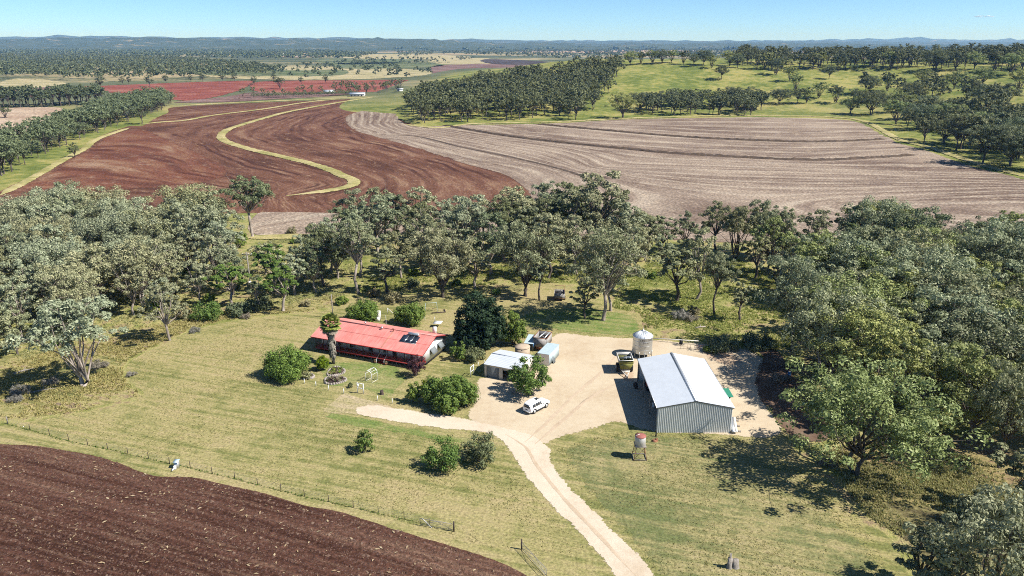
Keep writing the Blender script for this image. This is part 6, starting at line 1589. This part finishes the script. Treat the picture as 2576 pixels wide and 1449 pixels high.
# ---- car
def suv(label, X, Y, rz, paint, hide=False):
    t = thing('parked_car', label, 'car', (X, Y, 0), rz)
    # stations along x (rear to front): x, z_bottom, z_belt, z_top, half widths at sill, belt, top
    st = [(-2.56, .62, 1.00, 1.05, .74, .80, .70), (-2.50, .42, 1.12, 1.30, .86, .93, .74), (-2.38, .40, 1.16, 1.70, .90, .97, .74), (-2.15, .38, 1.17, 1.86, .93, .985, .76), (-1.2, .36, 1.18, 1.93, .95, .995, .78), (0.0, .36, 1.17, 1.93, .95, .995, .78),
          (.45, .36, 1.16, 1.88, .95, .995, .77), (.95, .36, 1.15, 1.52, .95, .99, .78), (1.30, .36, 1.14, 1.20, .95, .985, .84), (1.9, .38, 1.10, 1.14, .94, .975, .82), (2.35, .40, 1.02, 1.08, .90, .93, .74), (2.55, .46, .90, .94, .80, .82, .62), (2.60, .58, .78, .80, .66, .68, .52)]
    V = []; n = 10
    for x, zb, zs, zt, hb, hs, ht in st:
        half = [(hb * .9, zb), (hb, zb + .12), (hs, (zb + zs) * .52), (hs * .985, zs), (ht, zt)]
        V += [(x, -y, z) for y, z in half] + [(x, y, z) for y, z in half[::-1]]
    m = MB(); f = []
    for k in range(len(st) - 1):
        f += [(k * n + i, k * n + (i + 1) % n, (k + 1) * n + (i + 1) % n, (k + 1) * n + i) for i in range(n)]
    f += [tuple(range(n))[::-1], tuple((len(st) - 1) * n + i for i in range(n))]
    m.add(V, f)
    body = m.build('body', paint, t, False)
    bv = body.modifiers.new('bevel', 'BEVEL'); bv.width = .05; bv.segments = 2; bv.limit_method = 'ANGLE'; bv.angle_limit = .5
    def belt(x, fr):                                            # point on the side glass surface
        for a, b in zip(st, st[1:]):
            if a[0] <= x <= b[0]:
                q = (x - a[0]) / (b[0] - a[0]); L = [u + (v - u) * q for u, v in zip(a, b)]
                return (L[5] * .985 + (L[6] - L[5] * .985) * fr, L[2] + (L[3] - L[2]) * fr)
    for sg in (-1, 1):
        for x0, x1, s0, s1 in ((-2.02, -1.22, .16, 0), (-1.14, -.16, 0, 0), (-.08, .84, 0, .18)):
            w = MB(); P = []
            for x, fr in ((x0, .12), (x1, .12), (x1 - s1, .80), (x0 + s0, .80)):
                y, z = belt(x, fr); P.append((x, sg * (y + .012), z))
            Q = [(x, y - sg * .03, z) for x, y, z in P]
            w.add(P + Q, [(0, 1, 2, 3), (4, 7, 6, 5), (0, 4, 5, 1), (1, 5, 6, 2), (2, 6, 7, 3), (3, 7, 4, 0)]); w.build('side_window', M['glass'], t)
        MB().box(.72, .86, sg * 1.0 - .02 if sg > 0 else -1.18, 1.18 if sg > 0 else -.98, 1.16, 1.32).build('mirror', paint, t)
        MB().box(-1.0, 1.0, sg * .96 - .08, sg * .96 + .08, .30, .38).build('side_step', M['black'], t)
        MB().box(-2.53, -2.40, sg * .78 - .12, sg * .78 + .12, .92, 1.10).build('tail_light', M['redpaint'], t)
        MB().box(2.34, 2.54, sg * .68 - .16, sg * .68 + .16, .80, .95).build('headlight', M['glass'], t)
        MB().bar((-1.9, sg * .70, 1.955), (.3, sg * .70, 1.965), .05, .05).build('roof_rail', M['zinc'], t)
    w = MB(); w.hexa([(-2.535, -.66, 1.20), (-2.535, .66, 1.20), (-2.47, .66, 1.22), (-2.47, -.66, 1.22)], [(-2.425, -.60, 1.66), (-2.425, .60, 1.66), (-2.36, .60, 1.68), (-2.36, -.60, 1.68)]); w.build('rear_window', M['glass'], t)
    w = MB(); w.hexa([(1.27, -.80, 1.235), (1.27, .80, 1.235), (1.20, .80, 1.20), (1.20, -.80, 1.20)], [(.56, -.70, 1.84), (.56, .70, 1.84), (.50, .70, 1.79), (.50, -.70, 1.79)]); w.build('windscreen', M['glass'], t)
    MB().box(-.35, .30, -.38, .38, 1.925, 1.945).build('sunroof', M['glass'], t)
    MB().box(2.585, 2.615, -.45, .45, .60, .76).build('grille', M['black'], t)
    MB().box(-2.60, -2.50, -.80, .80, .44, .66).build('rear_bumper', paint, t)
    MB().box(-2.605, -2.56, -.26, .26, .80, .93).build('number_plate', M['black'], t)
    for x in (-1.53, 1.55):
        for sg in (-1, 1):
            y = sg * .86
            MB().tube([(x, sg * .70, .50), (x, sg * .999, .50)], .47, 24).build('wheel_arch', M['black'], t)
            w = MB(); w.tube([(x, y - .13, .40), (x, y - .09, .40), (x, y + .09, .40), (x, y + .145 * 1.0, .40)], [.34, .40, .40, .34], 24); o = w.build('wheel', M['black'], t)
            MB().tube([(x, y + sg * .10, .40), (x, y + sg * .155, .40)], .27, 16).build('rim', M['zinc'], o)
M['carwhite'] = plain('white_car_paint', (0.80, 0.80, 0.80), 0.25, 0, 0.5, 0.02)
M['carsilver'] = plain('pale_car_paint', (0.62, 0.64, 0.66), 0.3, 0.2, 0.5, 0.03)
ang = math.atan2(114.21 - 111.88, 6.04 - 3.84)
nx, ny = -math.sin(ang), math.cos(ang)
suv('white four-wheel-drive wagon parked on the gravel before the garage', (3.84 + 6.04) / 2 + nx * .98, (111.88 + 114.21) / 2 + ny * .98, ang, M['carwhite'])
X, Y = at(2056, 662); suv('white car half hidden by gums beside the pale field at right', X, Y, 2.4, M['carwhite'])

# ---- tank on a stand
def tank_stand():
    X, Y = at(1608, 1151)
    t = thing('tank_stand', 'small rust-topped water tank raised on a four-legged steel stand', 'water tank', (X, Y, 0))
    MB().lathe([(.80, 2.3), (.82, 2.32), (.82, 3.72), (.80, 3.74)], 28).build('tank', M['tankwall'], t, False)
    MB().lathe([(.86, 3.741), (.86, 3.78), (.1, 3.92), (.01, 3.92)], 28).build('lid', M['lidred'], t)
    MB().bar((-.85, -.25, 3.86), (-.1, .1, 3.99), .07, .05).build('lid_strap', M['offwhite'], t)
    for sx in (-1, 1):
        for sy in (-1, 1):
            MB().bar((sx * 1.0, sy * .95, 0), (sx * .58, sy * .58, 2.2), .08).build('leg', M['rust'], t)
    MB().box(-.85, .85, -.85, .85, 2.2, 2.299).build('platform', M['timber'], t)
    for (a, b) in (((-1, -1), (1, -1)), ((1, -1), (1, 1)), ((1, 1), (-1, 1)), ((-1, 1), (-1, -1))):
        MB().bar((a[0] * .97, a[1] * .92, .14), (b[0] * .97, b[1] * .92, .14), .09, .09).build('base_rail', M['timber'], t)
        MB().bar((a[0] * .96, a[1] * .92, .25), (b[0] * .62, b[1] * .62, 2.05), .04).build('brace', M['rust'], t)
M['tankwall'] = plain('old_galvanised', (0.50, 0.49, 0.47), 0.6, 0.3, 0.3, 0.15, 2.0, stain=(0.30, 0.18, 0.12))
M['lidred'] = plain('rusted_lid', (0.30, 0.11, 0.09), 0.85, var=0.2, scale=2.5)
tank_stand()
def stump(label, X, Y, hs, seed, mat='timber'):
    rng = np.random.default_rng(seed)
    t = thing('tree_stump', label, 'stump', (X, Y, 0))
    for k, (dx, dy, r, h) in enumerate(hs):
        n = 9; m = MB(); ring = lambda f, z: [(dx + r * f * (1 + .18 * math.sin(3 * a + seed + k)) * math.cos(a), dy + r * f * math.sin(a), z + (0.06 * math.sin(a * 2 + k) if z > .2 else 0)) for a in np.arange(n) * 6.283 / n]
        v = ring(1.35, -.05) + ring(1.0, .25) + ring(.92, h) + ring(.3, h - .05)
        f = [(q * n + i, q * n + (i + 1) % n, (q + 1) * n + (i + 1) % n, (q + 1) * n + i) for q in range(3) for i in range(n)] + [tuple(3 * n + i for i in range(n))]
        m.add(v, f); m.build('trunk_piece', M[mat], t)
stump('pair of weathered grey stumps standing on the front lawn', *at(1843, 1428), [(-.42, 0, .32, 1.35), (.32, .1, .40, 1.05), (-.36, .1, .14, 1.95)], 2)
stump('small dark carved stump on the house lawn by the white posts', *at(961, 992), [(0, 0, .30, .8)], 3, 'dark_post')
stump('dug-out stump heap with a black stake between tank stand and shed', *at(1646, 1110), [(0, 0, .35, .3), (.4, .1, .2, .45)], 4, 'rust')
X, Y = at(1650, 1098); t = thing('black_stake', 'jagged black stake behind the dug-out stump', 'stake', (X, Y, 0)); MB().tube([(0, 0, -.05), (.02, 0, .7), (.0, 0, 1.1)], [.14, .1, .01], 5).build('shaft', M['black'], t)

# ---- fence, gates
def fence():
    base = [(20, 1066), (76, 1082), (125, 1095), (173, 1108), (221, 1120), (271, 1130), (322, 1142), (374, 1154), (427, 1167), (479, 1177), (534, 1192), (591, 1204), (648, 1219), (707, 1234), (766, 1249), (827, 1262), (889, 1277), (952, 1291), (1017, 1306), (1080, 1321), (1142, 1337)]
    P = [np.array((*at(u, v), 0)) for u, v in base]
    t = thing('paddock_fence', 'thin wire fence on steel posts along the ploughed field', 'fence', P[0])
    o = P[0]
    for i, p in enumerate(P):
        q = p - o
        if i in (0, len(P) - 1): MB().tube([q - (0, 0, .1), q + (0, 0, 1.35)], .09, 8).build('strainer_post', M['timber'], t)
        else: MB().box(q[0] - .035, q[0] + .035, q[1] - .035, q[1] + .035, -.1, 1.12).build('post', M['dark_post'], t)
    for h in (.3, .55, .8, 1.05):
        w = MB(); w.tube([p - o + (0, 0, h - .02 * (i % 2)) for i, p in enumerate(P)], .008, 3, False); w.build('wire', M['greysteel'], t)
fence()
def gate(label, a, b, bottom_only=False):
    A_, B_ = np.array((*a, 0)), np.array((*b, 0)); d = (B_ - A_); L = np.linalg.norm(d)
    t = thing('farm_gate', label, 'gate', A_, math.atan2(d[1], d[0]))
    f = MB()
    for z in (.18, 1.12): f.tube([(0.08, 0, z), (L - .05, 0, z)], .03, 6)
    for x in (0.08, L - .05): f.tube([(x, 0, .18), (x, 0, 1.12)], .03, 6)
    f.build('gate_frame', M['greysteel'], t)
    m = MB()
    for z in np.linspace(.3, 1.0, 5): m.tube([(.1, 0, z), (L - .07, 0, z)], .01, 4)
    m.build('gate_mesh', M['greysteel'], t)
    r = MB(); r.bar((.1, .03, .2), (L * .5, .03, 1.1), .03); r.bar((L - .1, .03, .2), (L * .5, .03, 1.1), .03); r.build('gate_brace', M['greysteel'], t)
    MB().tube([(0, 0, -.1), (0, 0, 1.5)], .1, 8).build('gate_post', M['dark_post'], t)
gate('open steel farm gate at the end of the paddock fence', at(1142, 1337), at(1056, 1322))
gate('steel farm gate at the lower edge beside the drive', at(1312, 1382), at(1375, 1452))
X, Y = at(1060, 1308); t = thing('stay_post', 'pale slanting stay beside the open farm gate', 'post', (*at(1086, 1328), 0)); e = np.array(at(1063, 1322)) - np.array(at(1086, 1328)); MB().bar((0, 0, .02), (e[0], e[1], 1.1), .09).build('stay', M['offwhite'], t)
X, Y = at(446, 1176)
t = thing('bore_pump', 'white pump with a pale blue cover by the paddock fence', 'pump', (X, Y, 0))
MB().lathe([(.22, 0), (.24, .5), (.14, .62), (.02, .64)], 12, (-.1, -.55, 0)).build('pump_body', M['white'], t)
MB().tube([(-.1, -.55, .3), (-.25, -1.15, .22)], .12, 8).build('outlet', M['white'], t)
MB().box(-.3, .3, -.3, .3, 0, 1.0).build('control_box', M['zinc'], t)
MB().hexa([(-.38, -.4, 1.001), (.38, -.4, 1.001), (.38, .4, 1.15), (-.38, .4, 1.15)], [(-.38, -.4, 1.05), (.38, -.4, 1.05), (.38, .4, 1.2), (-.38, .4, 1.2)]).build('cover', M['blue_sheet'], t)

# ---- garden furniture
def arch():
    X, Y = at(935, 957); t = thing('rose_arch', 'white metal garden arch on the house lawn', 'arch', (X, Y, 0), math.radians(-30))
    for k, y in enumerate((-.8, .8)):
        m = MB(); m.tube([(-.75, y, 0), (-.75, y, 1.55)] + [(-.75 * math.cos(a), y, 1.55 + .75 * math.sin(a)) for a in np.linspace(.3, 2.84, 8)] + [(.75, y, 1.55), (.75, y, 0)], .045, 6); m.build('hoop', M['white'], t)
    for x, z in ((-.75, 1.55), (.75, 1.55), (-.53, 2.08), (.53, 2.08), (0, 2.3), (-.75, .05), (.75, .05)):
        MB().tube([(x, -.8, z), (x, .8, z)], .03, 5).build('tie_bar', M['white'], t)
    V, q = leaf_quads(np.random.default_rng(8), [(-.75, 0, .4), (.75, .2, .35), (-.75, .6, .5)], [.35, .35, .3], 45, .16)
    o = thing('climbing_plant', 'dark creeper at the foot of the white garden arch', 'plant', (X, Y, 0)); obj('foliage', new_mesh('creeper', V, [q]), M['leaf_dark'], o)
arch()
def wicket(label, X, Y, rz, bell=False):
    t = thing('gate_frame', label, 'gate frame', (X, Y, 0), rz)
    for x in (0, 1.25): MB().box(x - .06, x + .06, -.06, .06, 0, 2.05).build('post', M['white'], t)
    MB().box(.06, 1.19, -.04, .04, 1.9, 2.0).build('top_rail', M['white'], t)
    MB().box(.06, 1.19, -.04, .04, .95, 1.05).build('mid_rail', M['white'], t)
    if bell: MB().lathe([(.02, 1.35), (.2, 1.4), (.22, 1.7), (.12, 1.85), (.02, 1.86)], 12, (.22, -.12, 0)).build('mail_drum', M['white'], t)
wicket('white timber gate frame with a mail drum on the house lawn', *at(900, 988), math.radians(-22), True)
wicket('white timber gate frame left of the garage', *at(1184, 948), math.radians(66))
for i, (u, v) in enumerate(((766, 965), (795, 972), (827, 982), (865, 990), (950, 1008), (987, 1015), (1203, 922), (1218, 917))):
    X, Y = at(u, v); t = thing('fence_post', ('first', 'second', 'third', 'fourth', 'fifth', 'sixth', 'seventh', 'eighth')[i] + ' short white post from the left along the house lawn edge', 'post', (X, Y, 0))
    MB().box(-.05, .05, -.05, .05, -.1, .95).build('upright', M['white'], t); MB().lathe([(.065, .951), (.065, .98), (.01, 1.0)], 8).build('post_cap', M['white'], t)
for i, (u, v) in enumerate(((955, 812), (963, 808))):
    pass
t = thing('water_heater', 'white boxed water heater behind the red roof', 'water heater', (*at(953, 806), 0), math.radians(-22)); MB().box(-.4, .4, -.4, .4, 0, 2.3).build('casing', M['offwhite'], t); MB().box(-.5, .5, -.7, -.41, 0, .9).build('step_box', M['white'], t)
t = thing('clothes_prop', 'white angled frame on the back lawn behind the red roof', 'frame', (*at(975, 790), 0)); MB().box(-.05, .05, -.05, .05, 0, 1.5).build('upright', M['white'], t); MB().bar((0, 0, 1.5), (1.4, -.3, .2), .08).build('stay', M['white'], t)
for i, (u, v) in enumerate(((1069, 808), (1094, 811))):
    X, Y = at(u, v); t = thing('clothes_post', ('left', 'right')[i] + ' white post on the back lawn by the swing set', 'post', (X, Y, 0)); MB().box(-.06, .06, -.06, .06, 0, 1.3).build('upright', M['white'], t); MB().lathe([(.08, 1.301), (.08, 1.33), (.01, 1.36)], 8).build('post_cap', M['white'], t)
def swing():
    X, Y = at(1085, 782); t = thing('swing_set', 'faded metal swing set on the back lawn', 'swing set', (X, Y, 0), math.radians(10))
    MB().tube([(-1.3, 0, 2.0), (1.3, 0, 2.0)], .04, 6).build('top_bar', M['blue_sheet'], t)
    for x in (-1.3, 1.3):
        for y in (-.8, .8): MB().tube([(x, 0, 2.0), (x * 1.1, y, 0)], .035, 6).build('leg', M['blue_sheet'], t)
    for x in (-.5, .5):
        MB().box(x - .25, x + .25, -.1, .1, .5, .54).build('swing_seat', M['dark_post'], t)
        c = MB(); c.tube([(x - .23, 0, .54), (x - .23, 0, 1.97)], .012, 4); c.tube([(x + .23, 0, .54), (x + .23, 0, 1.97)], .012, 4); c.build('chain', M['greysteel'], t)
    o = thing('sandpit_board', 'dark sandpit edging boards beside the swing set', 'board', (X + 1.8, Y - 1.5, 0), math.radians(14)); MB().box(-1.6, 1.6, -.08, .08, 0, .25).build('front_board', M['dark_post'], o); MB().box(1.6, 1.76, -.08, 1.9, 0, .25).build('side_board', M['dark_post'], o)
swing()
X, Y = at(1092, 822); t = thing('garden_umbrella', 'white flat shade sheet and small table behind the house', 'shade', (X, Y, 0)); MB().hexa([(-.2, -.6, .95), (1.6, -.5, .9), (1.9, .9, 1.0), (.1, 1.0, 1.05)], [(-.2, -.6, .99), (1.6, -.5, .94), (1.9, .9, 1.04), (.1, 1.0, 1.09)]).build('sheet', M['white'], t); MB().tube([(.8, .2, 0), (.8, .2, .93)], .06, 6).build('pole', M['zinc'], t)
# seat, post and oddments under the garage tree
X, Y = at(1293, 990)
for k, dx in enumerate((0, 1.15)):
    t = thing('stone_seat', ('left', 'right')[k] + ' pale garden seat in the shade of the garage tree', 'seat', (X + dx, Y - .3 * dx, 0), math.radians(-14))
    MB().box(-.5, .5, -.2, .2, .38, .48).build('slab', M['stone'], t)
    for x in (-.4, .4): MB().box(x - .1, x + .1, -.17, .17, 0, .379).build('support', M['stone'], t)
X, Y = at(1311, 1000); t = thing('tap_post', 'post with a blue drum under the garage tree', 'post', (X, Y, 0)); MB().box(-.06, .06, -.06, .06, 0, 2.3).build('upright', M['timber'], t); MB().lathe([(.2, .9), (.22, 1.35), (.1, 1.5), (.02, 1.5)], 12, (.25, 0, 0)).build('blue_drum', M['blue_side'], t)
X, Y = at(1357, 963); t = thing('white_bag', 'crumpled white bulk bag behind the garage tree', 'bag', (X, Y, 0)); MB().hexa([(-.7, -.5, 0), (.7, -.5, 0), (.6, .5, 0), (-.6, .5, 0)], [(-.4, -.3, .55), (.5, -.35, .8), (.4, .3, .6), (-.35, .35, .75)]).build('sack', M['white'], t)

# ---- poles
def pole():
    X, Y = at(634, 750); t = thing('power_pole', 'timber power pole with crossarm and grey box among the gums', 'power pole', (X, Y, 0))
    MB().tube([(0, 0, -.2), (0, 0, 11.8)], [.2, .13], 10).build('shaft', M['timber'], t)
    MB().box(-1.3, 1.3, -.07, .07, 11.2, 11.35).build('crossarm', M['timber'], t)
    for x in (-1.1, -.4, .4, 1.1): MB().lathe([(.04, 11.351), (.07, 11.45), (.05, 11.5), (.07, 11.58), (.02, 11.62)], 8, (x, 0, 0)).build('insulator', M['white'], t)
    MB().box(-.35, .35, -.55, -.16, 3.6, 4.5).build('transformer_box', M['offwhite'], t)
pole()
X, Y = at(838, 800); t = thing('service_pole', 'plain timber pole behind the left end of the house', 'pole', (X, Y, 0)); MB().tube([(0, 0, -.2), (0, 0, 5.6)], [.13, .1], 8).build('shaft', M['timber'], t); MB().lathe([(.12, 5.601), (.12, 5.65), (.01, 5.7)], 8).build('pole_cap', M['zinc'], t)

# ---- old trailer under the trees, auger frame at the back of the yard, logs
X, Y = at(1407, 757); t = thing('old_trailer', 'old grey high-sided trailer with a frame under the big gums', 'trailer', (X - 1.3, Y - .2, 0), math.radians(-5))
ws, fl = open_bin(None, 2.6, 3.2, .8, 2.0)
for m in ws: m.build('side_panel', M['greysteel'], t)
fl.build('floor', M['rust'], t)
for x in (-.2, 2.5): MB().tube([(x, 1.5, .42), (x + .25, 1.5, .42)], .42, 16).build('wheel', M['black'], t)
f = MB()
for p, q in (((.1, 3.1, 2.0), (.1, 3.1, 3.0)), ((2.5, 3.1, 2.0), (2.5, 3.1, 3.0)), ((.1, 3.1, 3.0), (2.5, 3.1, 3.0)), ((2.5, 3.1, 3.0), (2.5, .2, 2.6)), ((2.5, .2, 2.0), (2.5, .2, 2.6))): f.bar(p, q, .09)
f.build('headboard_frame', M['rust'], t)
MB().bar((0, .4, .7), (-1.6, .2, .6), .1).build('drawbar', M['rust'], t)
MB().box(.6, 1.8, .5, 2.2, 1.0, 1.9).build('load', M['black'], t)
a, b = np.array(at(1628, 856)), np.array(at(1800, 872)); d = b - a
t = thing('grain_auger', 'long pale grain auger tube lying on wheels at the back of the yard', 'auger', (*a, 0), math.atan2(d[1], d[0])); L = np.linalg.norm(d)
MB().tube([(0, 0, .55), (L * .75, 0, .9)], .10, 8).build('auger_tube', M['offwhite'], t)
for y in (-.6, .6): MB().tube([(L * .5, y - .1, .38), (L * .5, y + .1, .38)], .38, 14).build('wheel', M['black'], t)
MB().tube([(L * .5, -.6, .38), (L * .5, .6, .38)], .05, 6).build('axle', M['greysteel'], t)
MB().bar((L * .5, 0, .38), (L * .5, 0, .8), .08).build('strut', M['cream'], t)
MB().box(-.25, .25, -.25, .25, .25, .7).build('red_motor', M['redpaint'], t)
MB().bar((L * .3, -.2, 0.02), (L * .3, -.2, .68), .07).build('prop_leg', M['cream'], t)
for k in range(2):
    X, Y = at(1712 + 34 * k, 878 + 3 * k); t = thing('hurdle_panel', ('left', 'right')[k] + ' steel stock hurdle standing before the grain auger', 'hurdle', (X, Y, 0), -.05 + .25 * k)
    f = MB()
    for z in (.1, .5, .95): f.tube([(0, 0, z), (2.0, 0, z)], .02, 4)
    f.build('rails', M['rust'], t)
    for x in (0, .66, 1.33, 2.0): MB().tube([(x, 0, 0), (x, 0, 1.0)], .025, 4).build('upright', M['rust'], t)
for i, (u, v, L, rz, lab, mt) in enumerate(((1762, 825, 2.6, .35, 'short pale log in the grass right of the silo', 'stone'), (105, 985, 4.5, .5, 'fallen grey log in the rank grass at the left edge', 'timber'), (60, 935, 3.5, .8, 'weathered branch lying among the grass near the left edge', 'timber'), (1975, 925, 3.0, -.3, 'dark log on the bark litter right of the yard', 'dark_post'), (1830, 898, 4.2, .2, 'long bare branch lying on the gravel at the back of the yard', 'timber'))):
    X, Y = at(u, v); t = thing('fallen_log', lab, 'log', (X, Y, 0), rz)
    MB().tube([(-L / 2, 0, .15), (0, .15, .2), (L / 2, 0, .14)], [.2 if i == 0 else .14, .16, .06 if i else .18], 7).build('trunk', M[mt], t)
    MB().tube([(0, .15, .2), (.5, .7, .5), (.8, 1.0, .45)], [.08, .05, .02], 5).build('branch', M[mt], t)
for i, (u, v, lab, mt) in enumerate(((1985, 945, 'blue drum in the brush right of the yard', 'blue_side'), (1966, 962, 'rusty drum on the bark litter right of the shed', 'rust'), (2057, 1046, 'white and green drum in the shade under the right gums', 'offwhite'), (2035, 1030, 'small blue-white crate under the right gums', 'blue_sheet'))):
    X, Y = at(u, v); t = thing('steel_drum', lab, 'drum', (X, Y, 0)); MB().lathe([(.28, 0), (.3, .28), (.28, .3), (.3, .58), (.28, .85)], 14).build('shell', M[mt], t); MB().lathe([(.26, .851), (.26, .87), (.01, .87)], 14).build('lid', M['greysteel'], t)

# ---- far farm buildings
def barn(label, u, v, w, d, e, r, rz, wall, roof):
    X, Y = at(u, v); t = thing('farm_building', label, 'building', (X, Y, 0), rz)
    m = MB(); m.prism([(0, 0), (d, 0), (d, e), (d / 2, r - .15), (0, e)], 0, w); m.build('wall', M[wall], t)
    for s in (0, 1):
        q = MB(); y0, y1 = ((-.4, d / 2) if s == 0 else (d + .4, d / 2))
        q.hexa([(-.5, y0, e - .1), (w + .5, y0, e - .1), (w + .5, y1, r - .1), (-.5, y1, r - .1)], [(-.5, y0, e), (w + .5, y0, e), (w + .5, y1, r), (-.5, y1, r)]); q.build('roof', M[roof], t)
    for k in range(int(w // 4)):
        MB().box(1.2 + 4 * k, 2.6 + 4 * k, -.08, -.01, .9 if k % 3 else .02, 2.1).build('window' if k % 3 else 'door', M['glass'], t)
barn('white-roofed house behind the shrub row at the distant farm', 815, 237, 12, 9, 3, 5, .1, 'cream', 'zincroof')
barn('long white-roofed shed at the distant farm', 880, 243, 17, 9, 3, 4.4, .05, 'offwhite', 'zincroof')
barn('small white shed right of the distant farm trees', 1000, 234, 7, 6, 5, 5.8, .2, 'white', 'zincroof')
barn('tiny white shed far out on the plain', 700, 139, 30, 15, 6, 9, .1, 'white', 'zincroof')
# ------------------------------------------------------------------ the air
hz = MB().box(-24500, 24500, -24500, 24500, -1.6, 330.0)
hk = NT('haze_air')
pv = hk.n('ShaderNodeVolumePrincipled')
pv.inputs['Color'].default_value = (0.22, 0.50, 1.0, 1)
pv.inputs['Density'].default_value = 5.2e-5
pv.inputs['Absorption Color'].default_value = (1, 1, 1, 1)
pv.inputs['Anisotropy'].default_value = 0.0
hk.l(pv.outputs[0], hk.out.inputs['Volume'])
haze = hz.build('haze', hk.m)
haze['kind'] = 'stuff'

# a wisp of cloud far off, outside the haze
ck = NT('cloud_wisp')
cd_ = ck.n('ShaderNodeBsdfDiffuse'); cd_.inputs[0].default_value = (0.9, 0.9, 0.9, 1)
ct = ck.n('ShaderNodeBsdfTransparent'); cm_ = ck.n('ShaderNodeMixShader')
ck.l(ck.ramp(ck.noise(0.012, 5.0), [(0.42, 0.0), (0.7, 0.55)]), cm_.inputs[0]); ck.l(ct.outputs[0], cm_.inputs[1]); ck.l(cd_.outputs[0], cm_.inputs[2])
ck.done(cm_.outputs[0])
cl = MB()
for k, (dx, r, h) in enumerate(((-300, 70, 22), (-180, 110, 36), (-40, 130, 44), (110, 120, 40), (240, 90, 28), (340, 60, 18))):
    cl.lathe([(r * 0.4, -h * 0.5), (r * 0.85, -h * 0.25), (r, 0), (r * 0.8, h * 0.4), (r * 0.35, h * 0.8), (1, h)], 14, (dx, (k % 3) * 40.0, 0))
co_ = cl.build('cloud', ck.m, None, True)
co_.location = (15700.0, 26000.0, 880.0)
tag(co_, 'small faint white wisp of cloud high at the right', 'cloud')
